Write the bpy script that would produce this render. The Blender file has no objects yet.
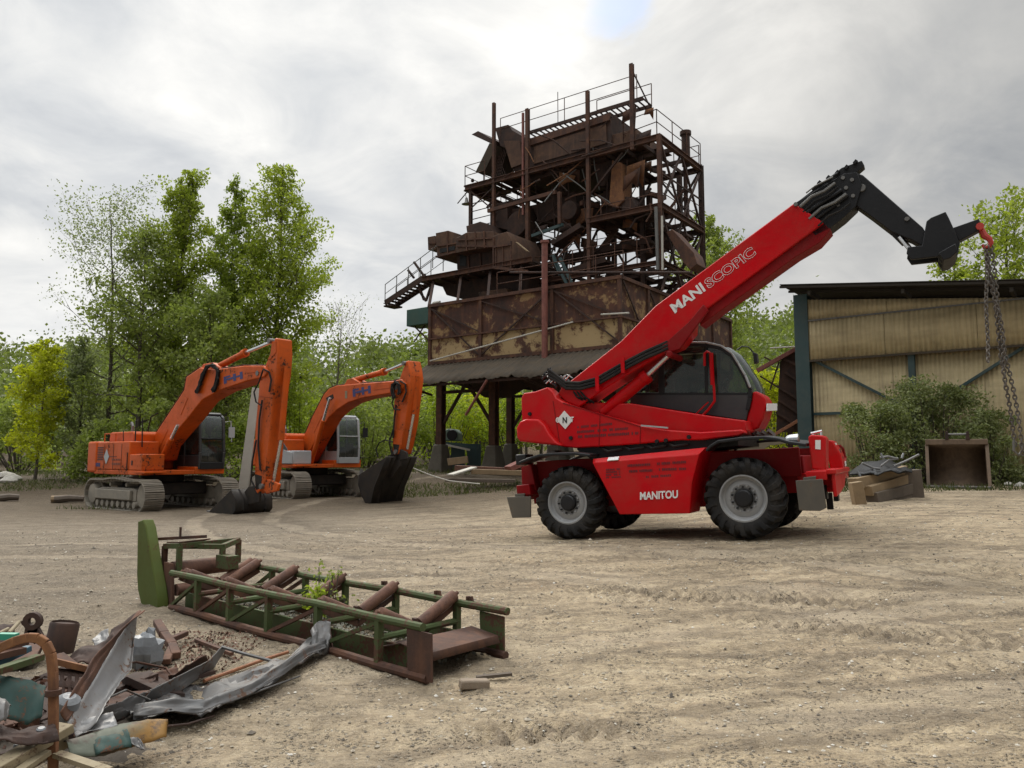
import bpy, bmesh, math, random
import numpy as np
from mathutils import Vector, Matrix, Euler
sin, cos, pi, rad = math.sin, math.cos, math.pi, math.radians
sc = bpy.context.scene
COL = sc.collection
RNG = random.Random(7)

# ------------------------------------------------------------------ camera model
FPX, CAMH, HOR = 765.0, 1.5, 456.0
PITCH = math.atan((HOR - 384.0) / FPX)
CAM = Vector((0, 0, CAMH))
FWD = Vector((0, cos(PITCH), sin(PITCH)))
UPV = Vector((0, -sin(PITCH), cos(PITCH)))
RGT = Vector((1, 0, 0))
def ray(px, py):
    return RGT * ((px - 512) / FPX) + UPV * ((384 - py) / FPX) + FWD
def at_depth(px, py, Y):
    d = ray(px, py)
    return CAM + d * (Y / d.y)

class Frame:
    """a local frame with its own place and heading in the yard"""
    def __init__(s, o, R):
        s.o = Vector(o); s.R = R; s.Ri = R.transposed()
    def loc(s, p): return s.Ri @ (Vector(p) - s.o)
    def w(s, *p):
        return s.o + s.R @ Vector(p)
    def pl(s, px, py, y):                  # point of local plane y = const
        c = s.loc(CAM); d = s.Ri @ ray(px, py)
        t = (y - c.y) / d.y
        return c + d * t
    def px_(s, px, py, x):
        c = s.loc(CAM); d = s.Ri @ ray(px, py)
        return c + d * ((x - c.x) / d.x)
    def plz(s, px, py, z):
        c = s.loc(CAM); d = s.Ri @ ray(px, py)
        return c + d * ((z - c.z) / d.z)
    def poly(s, pts, y):
        return [s.pl(a, b, y) for a, b in pts]
def yaw_R(deg):                            # x axis = (cos, -sin, 0): heading right and nearer
    a = rad(deg)
    return Matrix(((cos(a), sin(a), 0), (-sin(a), cos(a), 0), (0, 0, 1)))

# ------------------------------------------------------------------ mesh builder
class MB:
    def __init__(s): s.v = []; s.f = []
    def add(s, vs, fs):
        n = len(s.v); s.v += [tuple(v) for v in vs]; s.f += [tuple(i + n for i in f) for f in fs]; return s
    def box(s, x0, x1, y0, y1, z0, z1, M=None):
        vs = [Vector((x, y, z)) for x in (x0, x1) for y in (y0, y1) for z in (z0, z1)]
        if M is not None: vs = [M @ v for v in vs]
        return s.add(vs, [(0,1,3,2),(4,6,7,5),(0,4,5,1),(2,3,7,6),(0,2,6,4),(1,5,7,3)])
    def beam(s, p, q, w, h=None, up=(0,0,1), w2=None, h2=None):
        h = w if h is None else h; w2 = w if w2 is None else w2; h2 = h if h2 is None else h2
        p, q = Vector(p), Vector(q); d = (q - p)
        if d.length < 1e-6: return s
        d.normalize(); up = Vector(up)
        if abs(d.dot(up)) > .98: up = Vector((0, 1, 0)) if abs(d.y) < .9 else Vector((1,0,0))
        sd = d.cross(up).normalized(); u = sd.cross(d)
        vs = []
        for c, a, b in ((p, w, h), (q, w2, h2)):
            for i, j in ((-1,-1),(1,-1),(1,1),(-1,1)): vs.append(c + sd * (a/2*i) + u * (b/2*j))
        return s.add(vs, [(3,2,1,0),(4,5,6,7),(0,1,5,4),(1,2,6,5),(2,3,7,6),(3,0,4,7)])
    def ibeam(s, p, q, w, h, t=.02, up=(0,0,1)):
        p, q = Vector(p), Vector(q); d = (q-p).normalized(); upv = Vector(up)
        if abs(d.dot(upv)) > .98: upv = Vector((0,1,0))
        sd = d.cross(upv).normalized(); u = sd.cross(d)
        s.beam(p+u*(h/2-t/2), q+u*(h/2-t/2), w, t, u); s.beam(p-u*(h/2-t/2), q-u*(h/2-t/2), w, t, u)
        return s.beam(p, q, t, h-2*t, u)
    def tube(s, p, q, r, r2=None, n=8, cap=True):
        return s.path([p, q], [r, r if r2 is None else r2], n, cap)
    def path(s, pts, r, n=6, cap=True):
        pts = [Vector(p) for p in pts]; m = len(pts)
        rs = r if isinstance(r, (list, tuple)) else [r]*m
        vs, fs = [], []
        d0 = (pts[1]-pts[0]).normalized()
        a = Vector((0,0,1)) if abs(d0.z) < .9 else Vector((1,0,0))
        a = (a - d0*a.dot(d0)).normalized()
        for i in range(m):
            d = (pts[min(i+1,m-1)] - pts[max(i-1,0)])
            d = d.normalized() if d.length > 1e-9 else d0
            a = (a - d*a.dot(d)); a = a.normalized() if a.length > 1e-6 else d.orthogonal().normalized()
            b = d.cross(a)
            for k in range(n):
                t = 2*pi*k/n
                vs.append(pts[i] + (a*cos(t)+b*sin(t))*rs[i])
        for i in range(m-1):
            for k in range(n):
                k2 = (k+1) % n
                fs.append((i*n+k, i*n+k2, (i+1)*n+k2, (i+1)*n+k))
        if cap: fs += [tuple(range(n-1,-1,-1)), tuple((m-1)*n+k for k in range(n))]
        return s.add(vs, fs)
    def prism(s, pts, y0, y1):             # polygon given by its x and z, extruded along y
        n = len(pts); P = [(p[0], p[-1]) for p in pts]
        vs = [(x, y0, z) for x, z in P] + [(x, y1, z) for x, z in P]
        fs = [tuple(range(n)), tuple(range(2*n-1, n-1, -1))] + [(i, i+n, (i+1) % n + n, (i+1) % n) for i in range(n)]
        return s.add(vs, fs)
    def slab(s, pts, off):                 # any polygon in space, thickened by a vector
        n = len(pts); off = Vector(off); P = [Vector(p) for p in pts]
        vs = P + [p+off for p in P]
        return s.add(vs, [tuple(range(n)), tuple(range(2*n-1, n-1, -1))] + [(i, i+n, (i+1) % n + n, (i+1) % n) for i in range(n)])
    def ribbon(s, A, B, off=None):         # sheet between two polylines, optional thickness
        n = len(A); A = [Vector(a) for a in A]; B = [Vector(b) for b in B]
        if off is None:
            return s.add(A+B, [(i, i+1, n+i+1, n+i) for i in range(n-1)])
        off = Vector(off)
        vs = A + B + [a+off for a in A] + [b+off for b in B]
        fs = []
        for i in range(n-1):
            fs += [(i, i+1, n+i+1, n+i), (2*n+i, 3*n+i, 3*n+i+1, 2*n+i+1), (i, 2*n+i, 2*n+i+1, i+1), (n+i, n+i+1, 3*n+i+1, 3*n+i)]
        fs += [(0, n, 3*n, 2*n), (n-1, 3*n-1, 4*n-1, 2*n-1)]
        return s.add(vs, fs)
    def lathe(s, prof, o, ax=(0,1,0), n=32, cap=True):   # profile of (radius, distance along axis)
        ax = Vector(ax).normalized(); o = Vector(o); a = ax.orthogonal().normalized(); b = ax.cross(a)
        vs, fs = [], []; m = len(prof)
        for r, t in prof:
            for k in range(n):
                q = 2*pi*k/n; vs.append(o + ax*t + (a*cos(q)+b*sin(q))*r)
        for i in range(m-1):
            for k in range(n):
                k2 = (k+1) % n; fs.append((i*n+k, i*n+k2, (i+1)*n+k2, (i+1)*n+k))
        if cap: fs += [tuple(range(n-1,-1,-1)), tuple((m-1)*n+k for k in range(n))]
        return s.add(vs, fs)
    def grid(s, rows, off=None):
        m, n = len(rows), len(rows[0]); vs = [p for r in rows for p in r]
        return s.add(vs, [(i*n+j, i*n+j+1, (i+1)*n+j+1, (i+1)*n+j) for i in range(m-1) for j in range(n-1)])
    def build(s, name, mat, parent=None, bev=0, smooth=35, loc=None, solid=0, seg=2):
        me = bpy.data.meshes.new(name); me.from_pydata(s.v, [], s.f); me.update()
        bm = bmesh.new(); bm.from_mesh(me); bmesh.ops.recalc_face_normals(bm, faces=bm.faces[:]); bm.to_mesh(me); bm.free()
        o = bpy.data.objects.new(name, me); COL.objects.link(o)
        if isinstance(mat, (list, tuple)):
            for m in mat: me.materials.append(m)
        else: me.materials.append(mat)
        if smooth:
            me.polygons.foreach_set('use_smooth', [True]*len(me.polygons))
            me.set_sharp_from_angle(angle=rad(smooth))
        if parent is not None: o.parent = parent
        if loc is not None: o.location = loc
        if solid:
            md = o.modifiers.new('thickness', 'SOLIDIFY'); md.thickness = solid; md.offset = 0
        if bev:
            md = o.modifiers.new('edges', 'BEVEL'); md.width = bev; md.segments = seg; md.limit_method = 'ANGLE'; md.angle_limit = rad(40)
            md.harden_normals = False
        return o

def thing(name, label, cat, frame=None, loc=None, group=None):
    o = bpy.data.objects.new(name, None); COL.objects.link(o); o.empty_display_size = .3
    if frame is not None:
        o.matrix_world = Matrix.Translation(frame.o) @ frame.R.to_4x4()
    elif loc is not None: o.location = loc
    return tag(o, label, cat, group)
def tag(o, label, cat, group=None):
    o['label'] = label; o['category'] = cat
    if group: o['group'] = group
    return o
def kind(o, k, label=None):
    o['kind'] = k
    if label: o['label'] = label
    return o
def copy_thing(src, loc, rotz, label=None, scale=None):
    r = src.copy(); COL.objects.link(r); r.location = loc; r.rotation_euler = (0, 0, rotz)
    if scale: r.scale = (scale,)*3
    if label: r['label'] = label
    for ch in list(src.children):
        c = ch.copy(); COL.objects.link(c); c.parent = r
        for g in list(ch.children):
            d = g.copy(); COL.objects.link(d); d.parent = c
    return r
def copy_part(src, parent, offset, rotz=0):
    r = src.copy(); COL.objects.link(r); r.parent = parent; r.location = Vector(src.location) + Vector(offset); r.rotation_euler.z = rotz
    for ch in list(src.children):
        c = ch.copy(); COL.objects.link(c); c.parent = r
    return r

def text_part(body, O, X, Y, mat, parent, name='lettering', bold=.02, outline=0, shear=0, spacing=1.0):
    """lettering mesh fitted to the rectangle O, O+X, O+Y"""
    cu = bpy.data.curves.new('txt', 'FONT'); cu.body = body; cu.size = 1; cu.offset = bold; cu.shear = shear; cu.space_character = spacing
    cu.resolution_u = 4
    if outline: cu.fill_mode = 'NONE'; cu.bevel_depth = outline; cu.bevel_resolution = 0
    ob = bpy.data.objects.new('txt', cu); COL.objects.link(ob)
    dg = bpy.context.evaluated_depsgraph_get(); dg.update()
    me = bpy.data.meshes.new_from_object(ob.evaluated_get(dg))
    bpy.data.objects.remove(ob); bpy.data.curves.remove(cu)
    co = np.array([v.co[:] for v in me.vertices]); mn = co.min(0); mx = co.max(0)
    O, X, Y = Vector(O), Vector(X), Vector(Y); N = X.cross(Y).normalized()
    for v in me.vertices:
        a = (v.co.x-mn[0])/(mx[0]-mn[0]); b = (v.co.y-mn[1])/(mx[1]-mn[1])
        v.co = O + X*a + Y*b + N*(.003 if not outline else .004*(1 if v.co.z > 0 else 0))
    me.materials.clear(); me.materials.append(mat)
    o = bpy.data.objects.new(name, me); COL.objects.link(o); o.parent = parent
    return o

# ------------------------------------------------------------------ materials
def new_mat(name):
    m = bpy.data.materials.new(name); m.use_nodes = True; nt = m.node_tree; nt.nodes.clear(); return m, nt
class N:
    def __init__(s, nt): s.nt = nt
    def n(s, t, **kw):
        x = s.nt.nodes.new(t)
        for k, v in kw.items(): setattr(x, k, v)
        return x
    def l(s, a, b): s.nt.links.new(a, b)
    def put(s, sock, v):
        if hasattr(v, 'is_linked') or hasattr(v, 'links'): s.l(v, sock)
        elif isinstance(v, (tuple, list)) and len(v) == 3 and sock.type == 'RGBA': sock.default_value = (*v, 1)
        elif sock.type == 'RGBA' and isinstance(v, (int, float)): sock.default_value = (v, v, v, 1)
        else: sock.default_value = v
    def coord(s, which='Object', scale=None, rot=None):
        t = s.n('ShaderNodeTexCoord'); out = t.outputs[which]
        if scale is not None or rot is not None:
            mp = s.n('ShaderNodeMapping')
            if scale is not None: mp.inputs['Scale'].default_value = scale if isinstance(scale, (tuple, list)) else (scale,)*3
            if rot is not None: mp.inputs['Rotation'].default_value = rot
            s.l(out, mp.inputs['Vector']); out = mp.outputs[0]
        return out
    def noise(s, vec, scale, det=4, rough=.6, dist=0):
        x = s.n('ShaderNodeTexNoise'); s.l(vec, x.inputs['Vector'])
        x.inputs['Scale'].default_value = scale; x.inputs['Detail'].default_value = det; x.inputs['Roughness'].default_value = rough; x.inputs['Distortion'].default_value = dist
        return x.outputs['Fac']
    def voro(s, vec, scale, out='Distance', feature='F1'):
        x = s.n('ShaderNodeTexVoronoi', feature=feature); s.l(vec, x.inputs['Vector']); x.inputs['Scale'].default_value = scale
        return x.outputs[out]
    def ramp(s, f, stops, interp='LINEAR'):
        x = s.n('ShaderNodeValToRGB'); x.color_ramp.interpolation = interp
        e = x.color_ramp.elements
        while len(e) < len(stops): e.new(.5)
        for i, (p, c) in enumerate(stops):
            e[i].position = p; e[i].color = (*c, 1) if isinstance(c, (tuple, list)) else (c, c, c, 1)
        s.l(f, x.inputs[0]); return x.outputs[0]
    def mix(s, f, a, b, mode='MIX'):
        x = s.n('ShaderNodeMix', data_type='RGBA', blend_type=mode)
        s.put(x.inputs[0], f); s.put(x.inputs[6], a); s.put(x.inputs[7], b); return x.outputs[2]
    def math(s, op, a, b=0, c=0, clamp=False):
        x = s.n('ShaderNodeMath', operation=op, use_clamp=clamp)
        s.put(x.inputs[0], a); s.put(x.inputs[1], b); s.put(x.inputs[2], c); return x.outputs[0]
    def maprange(s, v, a, b, c=0, d=1, smooth=False):
        x = s.n('ShaderNodeMapRange', interpolation_type='SMOOTHSTEP' if smooth else 'LINEAR'); s.l(v, x.inputs[0])
        for i, q in enumerate((a, b, c, d)): x.inputs[i+1].default_value = q
        return x.outputs[0]
    def bump(s, h, strength=.3, dist=.02, normal=None):
        x = s.n('ShaderNodeBump'); x.inputs['Strength'].default_value = strength; x.inputs['Distance'].default_value = dist
        s.l(h, x.inputs['Height'])
        if normal is not None: s.l(normal, x.inputs['Normal'])
        return x.outputs[0]
    def finish(s, col, rough=.5, metal=0, normal=None, spec=.5, coat=0):
        p = s.n('ShaderNodeBsdfPrincipled'); o = s.n('ShaderNodeOutputMaterial')
        s.put(p.inputs['Base Color'], col); s.put(p.inputs['Roughness'], rough); s.put(p.inputs['Metallic'], metal)
        p.inputs['Specular IOR Level'].default_value = spec
        if coat: p.inputs['Coat Weight'].default_value = coat; p.inputs['Coat Roughness'].default_value = .15
        if normal is not None: s.l(normal, p.inputs['Normal'])
        s.l(p.outputs[0], o.inputs[0]); return p

def paint(name, col, rough=.4, dust=(.22,.18,.13), amt=.35, sc_=1.6, chip=None, chip_at=.66, coat=0, metal=0, var=.12, bump=.08, spec=.5):
    m, nt = new_mat(name); g = N(nt); c = g.coord()
    n1 = g.noise(c, sc_, 6, .65, .4); n2 = g.noise(c, sc_*9, 5, .6); n3 = g.noise(c, sc_*.35, 3)
    base = g.mix(g.maprange(n3, .3, .7), tuple(x*(1-var) for x in col), tuple(min(1, x*(1+var)) for x in col))
    d = g.math('MULTIPLY', g.ramp(n1, [(.38, 0), (.78, 1)]), g.ramp(n2, [(.25, .3), (.75, 1)]))
    d = g.math('MULTIPLY', d, amt)
    base = g.mix(d, base, dust)
    r = g.math('ADD', rough, g.math('MULTIPLY', d, .5), clamp=True)
    if chip is not None:
        k = g.ramp(g.math('ADD', g.math('MULTIPLY', n1, .6), g.math('MULTIPLY', n2, .4)), [(chip_at-.02, 0), (chip_at+.02, 1)])
        base = g.mix(k, base, chip); r = g.mix(k, r, .85)
    g.finish(base, r, metal, g.bump(n2, bump, .01), coat=coat, spec=spec); return m
def rust(name, a=(.10,.045,.025), b=(.21,.085,.035), c_=(.045,.028,.022), sc_=2.0, rough=.85, patch=None, patch_lo=.56, bump=.35):
    m, nt = new_mat(name); g = N(nt); c = g.coord()
    n1 = g.noise(c, sc_, 7, .7, .5); n2 = g.noise(c, sc_*5, 6, .7)
    st = g.noise(g.coord(scale=(3, 3, .35)), sc_*1.4, 5, .6)     # runs down the sheet
    col = g.ramp(n1, [(.3, c_), (.48, a), (.68, b)])
    col = g.mix(g.maprange(n2, .35, .75, 0, .6), col, c_)
    col = g.mix(g.maprange(st, .5, .75, 0, .6), col, b)
    if patch is not None:
        k = g.ramp(g.math('ADD', g.math('MULTIPLY', n1, .55), g.math('MULTIPLY', g.noise(c, sc_*2.3, 6, .7), .45)), [(patch_lo, 0), (patch_lo+.05, 1)])
        col = g.mix(k, col, patch)
    g.finish(col, rough, 0, g.bump(n2, bump, .015)); return m
def plain(name, col, rough=.6, metal=0, sc_=6, var=.25, bump=.15, spec=.5):
    m, nt = new_mat(name); g = N(nt); c = g.coord()
    n1 = g.noise(c, sc_, 6, .65); n2 = g.noise(c, sc_*7, 4)
    base = g.mix(n1, tuple(x*(1-var) for x in col), tuple(min(1, x*(1+var)) for x in col))
    g.finish(base, g.maprange(n2, .2, .8, max(.05, rough-.12), min(1, rough+.12)), metal, g.bump(n2, bump, .008), spec=spec); return m
def glass_mat(name, tint=(.50,.56,.54), rough=.04, dirt=.18):
    m, nt = new_mat(name); g = N(nt); c = g.coord()
    tr = g.n('ShaderNodeBsdfTransparent'); tr.inputs[0].default_value = (*tint, 1)
    gl = g.n('ShaderNodeBsdfGlossy'); gl.inputs['Roughness'].default_value = rough; gl.inputs[0].default_value = (.9,.95,.95,1)
    df = g.n('ShaderNodeBsdfDiffuse'); df.inputs[0].default_value = (.3,.3,.27,1)
    fr = g.n('ShaderNodeLayerWeight'); fr.inputs[0].default_value = .5
    f = g.math('ADD', g.math('MULTIPLY', g.math('POWER', fr.outputs['Facing'], 4.0), .8), .045, clamp=True)
    a = g.n('ShaderNodeMixShader'); g.l(f, a.inputs[0]); g.l(tr.outputs[0], a.inputs[1]); g.l(gl.outputs[0], a.inputs[2])
    b = g.n('ShaderNodeMixShader'); g.l(g.math('MULTIPLY', g.ramp(g.noise(c, 3, 6, .7), [(.35, 0), (.8, 1)]), dirt), b.inputs[0]); g.l(a.outputs[0], b.inputs[1]); g.l(df.outputs[0], b.inputs[2])
    o = g.n('ShaderNodeOutputMaterial'); g.l(b.outputs[0], o.inputs[0]); return m
def leaf_mat(name, dark, lite, trans=.35, hue=None, sc_=.5):
    m, nt = new_mat(name); g = N(nt)
    geo = g.n('ShaderNodeNewGeometry'); n1 = g.noise(g.coord(), sc_, 3)
    f = g.math('ADD', g.math('MULTIPLY', geo.outputs['Random Per Island'], .65), g.math('MULTIPLY', g.maprange(n1, .3, .7), .35))
    col = g.ramp(f, [(0, dark), (.6, tuple((a+b)/2 for a, b in zip(dark, lite))), (1, lite)])
    p = g.n('ShaderNodeBsdfPrincipled'); g.l(col, p.inputs['Base Color']); p.inputs['Roughness'].default_value = .55; p.inputs['Specular IOR Level'].default_value = .3
    t = g.n('ShaderNodeBsdfTranslucent'); g.l(g.mix(1, col, (1.0, 1.1, .55), 'MULTIPLY'), t.inputs[0])
    x = g.n('ShaderNodeMixShader'); x.inputs[0].default_value = trans; g.l(p.outputs[0], x.inputs[1]); g.l(t.outputs[0], x.inputs[2])
    o = g.n('ShaderNodeOutputMaterial'); g.l(x.outputs[0], o.inputs[0]); return m

M = {}
M['red'] = paint('red machine paint', (.50,.0012,.0055), .28, (.17,.085,.055), .45, 1.9, coat=.03, spec=.16)
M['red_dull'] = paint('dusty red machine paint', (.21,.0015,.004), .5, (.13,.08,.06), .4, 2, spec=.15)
M['orange'] = paint('faded orange machine paint', (.56,.090,.008), .40, (.11,.045,.02), .80, 1.3, chip=(.05,.028,.018), chip_at=.60, spec=.2)
M['black'] = plain('black steel', (.010,.010,.011), .5, 0, 4, .4, .2, .3)
M['blackp'] = plain('black plastic', (.012,.012,.013), .45, 0, 6, .3, .1, .35)
M['grey'] = paint('grey cab panel', (.032,.033,.036), .45, (.16,.14,.11), .3, 2)
M['lgrey'] = paint('light grey machine paint', (.38,.40,.41), .45, (.22,.19,.14), .4, 2)
M['rubber'] = paint('tyre rubber', (.012,.012,.0125), .8, (.11,.09,.068), .45, 3.5, bump=.25, spec=.25)
M['rim'] = paint('silver wheel rim', (.30,.305,.31), .42, (.22,.19,.15), .4, 4)
M['chrome'] = plain('chrome rod', (.62,.63,.64), .22, .9, 4, .1, .05)
M['steelw'] = plain('worn grey steel', (.16,.155,.145), .55, .5, 5, .35, .25)
M['padsteel'] = paint('dirty stabiliser steel', (.085,.076,.062), .75, (.18,.15,.11), .6, 3, chip=(.12,.06,.03), chip_at=.62)
M['track'] = paint('dusty track steel', (.21,.19,.155), .75, (.42,.37,.29), .8, 3)
M['bucketd'] = paint('dark muddy bucket steel', (.014,.012,.0105), .65, (.085,.064,.045), .7, 3.0, spec=.3)
M['white'] = plain('white lettering', (.72,.72,.70), .5, 0, 5, .08, .02)
M['decal'] = plain('dark decal print', (.12,.008,.012), .5, 0, 9, .35, .02)
M['darkdecal'] = plain('dark brown decal', (.20,.045,.015), .5, 0, 9, .3, .02)
M['blue'] = plain('blue lettering', (.020,.024,.13), .5, 0, 5, .2, .02)
M['glass'] = glass_mat('cab glass')
M['rust'] = rust('brown rust', (.080,.035,.021), (.145,.062,.030), (.034,.020,.015))
M['rust_dark'] = rust('dark rust', (.046,.024,.017), (.078,.037,.022), (.020,.014,.012))
M['rust_orange'] = rust('orange rust', (.20,.085,.035), (.30,.14,.05), (.09,.045,.028), 3)
M['hopper'] = rust('rusted hopper sheet', (.075,.030,.018), (.15,.060,.028), (.028,.018,.015), .8, .85, patch=(.27,.17,.075), patch_lo=.52)
M['hopper_low'] = rust('rusted hopper sheet with old paint', (.11,.045,.025), (.19,.08,.035), (.045,.026,.020), .8, .85, patch=(.38,.275,.135), patch_lo=.455)
M['rust_box'] = rust('rusted brown casing', (.082,.040,.023), (.135,.070,.037), (.030,.019,.014), 1.2)
M['red_pipe'] = rust('reddish pipe', (.20,.065,.05), (.27,.11,.08), (.11,.04,.03), 2, .7)
M['teal'] = paint('teal steel paint', (.025,.058,.060), .6, (.16,.14,.11), .4, 2, chip=(.09,.05,.03), chip_at=.72)
M['green'] = paint('worn green paint', (.055,.078,.026), .7, (.13,.10,.06), .65, 4, chip=(.085,.042,.026), chip_at=.535, spec=.3)
M['greenp'] = paint('mossy green guard', (.070,.098,.016), .65, (.09,.065,.02), .7, 2.5, chip=(.075,.045,.02), chip_at=.60, spec=.3)
M['tealp'] = paint('torn teal sheet', (.020,.055,.048), .65, (.07,.055,.04), .75, 7, chip=(.10,.05,.03), chip_at=.56, spec=.3)
M['bluep'] = paint('blue teal bar', (.03,.10,.15), .55, (.12,.1,.07), .4, 6, chip=(.12,.06,.03), chip_at=.66)
M['gbox'] = paint('green control box', (.035,.085,.07), .6, (.1,.08,.05), .4, 2, chip=(.09,.05,.03), chip_at=.68)
M['galv'] = paint('weathered galvanised sheet', (.19,.19,.19), .5, (.15,.115,.085), .75, 5, chip=(.13,.07,.042), chip_at=.60, metal=.3)
M['galv_dark'] = paint('dull zinc sheet', (.10,.10,.10), .55, (.12,.09,.065), .6, 5, chip=(.10,.055,.035), chip_at=.58, metal=.25)
M['wood'] = plain('weathered timber', (.22,.155,.085), .8, 0, 5, .35, .5)
M['wood_dark'] = plain('old grey timber', (.10,.078,.058), .85, 0, 5, .4, .5)
M['cream'] = paint('cream painted steel', (.25,.205,.125), .7, (.13,.09,.06), .85, 7, chip=(.10,.06,.04), chip_at=.58)
M['ochre'] = paint('ochre sheet', (.20,.115,.035), .65, (.06,.09,.07), .8, 6, chip=(.09,.05,.03), chip_at=.58, spec=.3)
M['copper'] = rust('orange rod', (.30,.12,.055), (.38,.17,.08), (.16,.07,.04), 6, .6)
M['concrete'] = plain('old concrete', (.10,.088,.068), .9, 0, 3, .4, .5)
M['awning'] = paint('dirty roof sheet', (.066,.056,.044), .88, (.12,.088,.058), .85, 2.2, chip=(.05,.03,.02), chip_at=.62, spec=.1)
M['chainm'] = plain('rusty chain', (.105,.09,.075), .7, 0, 6, .4, .3)
M['polyth'] = plain('crumpled pale plastic', (.17,.18,.19), .5, 0, 6, .4, .4)
M['bark'] = plain('bark', (.085,.070,.055), .9, 0, 5, .4, .6)
M['bark_pale'] = plain('pale bark', (.16,.14,.115), .9, 0, 5, .4, .5)
M['polepale'] = plain('pale weathered board', (.46,.44,.38), .7, 0, 3, .2, .2)
M['seat'] = plain('seat cloth', (.03,.03,.032), .9, 0, 8, .3, .2)
M['brown_roller'] = rust('rusty roller', (.13,.060,.038), (.20,.095,.056), (.055,.03,.022), 6, .8)
M['hook_red'] = paint('red hook', (.42,.03,.02), .5, (.2,.1,.08), .3, 6)
M['roofd'] = plain('dark roof sheet', (.035,.030,.024), .85, 0, 2, .4, .3, .2)
M['rust_tan'] = rust('tan worn bucket steel', (.14,.095,.06), (.21,.145,.09), (.07,.05,.035), 1.6, .75)
# ------------------------------------------------------------------ frames of the big things
P1 = at_depth(742.6, 497.5, 11.0); P2 = at_depth(566.5, 502.0, 12.3)
ux = (P1 - P2).normalized(); uy = Vector((0,0,1)).cross(ux).normalized(); uz = ux.cross(uy)
RT = Matrix((ux, uy, uz)).transposed()
WB = (P1 - P2).length; RW = .585
TF = Frame((P1 + P2) / 2 - uz * (RW+.015), RT)          # telehandler: y = 0 is the near wheel face

R1 = yaw_R(39); E1 = Frame(at_depth(141.5, 474, 23.3) - R1 @ Vector((1.4, -1.35, 1.10)), R1)
R2 = yaw_R(49); E2 = Frame(at_depth(293, 467, 27.3) - R2 @ Vector((1.4, -1.35, 1.10)), R2)
TW = Frame((4.31, 30.0, .70), yaw_R(36))           # tower: origin under the near hopper corner
SH = Frame((at_depth(807, 440, 28).x, 28.0, .70), yaw_R(37.5))

# ------------------------------------------------------------------ ground height
CP = [(0,-8,0),(-8,-4,0),(8,-4,0),(0,3,0),(-4,4,.02),(4,4,0),(-.65,5.2,0),(-3.4,7.8,0),(-2,6.5,0),(.2,6,.0),(3,6.5,.05),(7,7,.12),(12,8,.2),
      (-8,10,-.04),(-14,12,-.08),(-4,15,-.02),(-10,18,-.12),(-20,22,-.1),(-5,24,-.05),(0,20,.12),(0,26,.28),(6,17,.40),
      (12.8,22,.60),(8.5,18,.51),(10.6,28,.7),(17,24,.72),(22,20,.7),(28,30,.9),(17,14,.45),
      (-4,36,.78),(4.3,30,.72),(12,40,.85),(-16,37,.55),(-28,40,.5),(-7,33,.5),(-40,40,.5),(-40,15,0),(40,40,1),(40,10,.5),
      (0,48,1.0),(-25,55,.9),(25,55,1.2),(0,62,1.3),(-50,65,1.2),(50,65,1.5)]
for x in (-WB/2, WB/2):
    for y in (.2, 2.2):
        p = TF.w(x, y, 0); CP.append((p.x, p.y, p.z))
p = TF.w(2.8, .2, 0); CP.append((p.x, p.y, p.z - .02))
for E in (E1, E2):
    for x in (-2, 2):
        for y in (-1.3, 1.3):
            p = E.w(x, y, 0); CP.append((p.x, p.y, p.z))
CP = np.array(CP, float)
def _phi(r2): return np.sqrt(r2 + 1.0)
_D = ((CP[:, None, :2] - CP[None, :, :2])**2).sum(-1)
_n = len(CP); _A = np.zeros((_n+3, _n+3)); _A[:_n,:_n] = _phi(_D); _A[:_n,_n] = 1; _A[:_n,_n+1:] = CP[:,:2]; _A[_n:,:_n] = _A[:_n,_n:].T
_W = np.linalg.solve(_A, np.concatenate([CP[:,2], np.zeros(3)]))
def gza(x, y):
    x = np.asarray(x, float); y = np.asarray(y, float); sh = x.shape; x = x.ravel(); y = y.ravel()
    out = np.zeros(len(x))
    xc = np.clip(x, -45, 45); yc = np.clip(y, -9, 64)
    for i in range(0, len(x), 20000):
        a = xc[i:i+20000]; b = yc[i:i+20000]
        out[i:i+20000] = _phi((a[:,None]-CP[:,0])**2 + (b[:,None]-CP[:,1])**2) @ _W[:_n] + _W[_n] + _W[_n+1]*a + _W[_n+2]*b
    t = np.clip((y-58)/90, 0, 1); out += t*t*(3-2*t)*15 + np.clip((x-8)/25, 0, 1)*np.clip((y-45)/40, 0, 1)*4
    return out.reshape(sh)
def gz(x, y): return float(gza(np.array([x]), np.array([y]))[0])
def on_ground(px, py, lift=0.0):
    d = ray(px, py); t = 5.0
    for _ in range(60):
        p = CAM + d*t
        t += (p.z - gz(p.x, p.y) - lift) / max(.04, -d.z) * .7 if d.z < -.02 else 0
        t = min(max(t, .5), 80)
    return CAM + d*t

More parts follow.
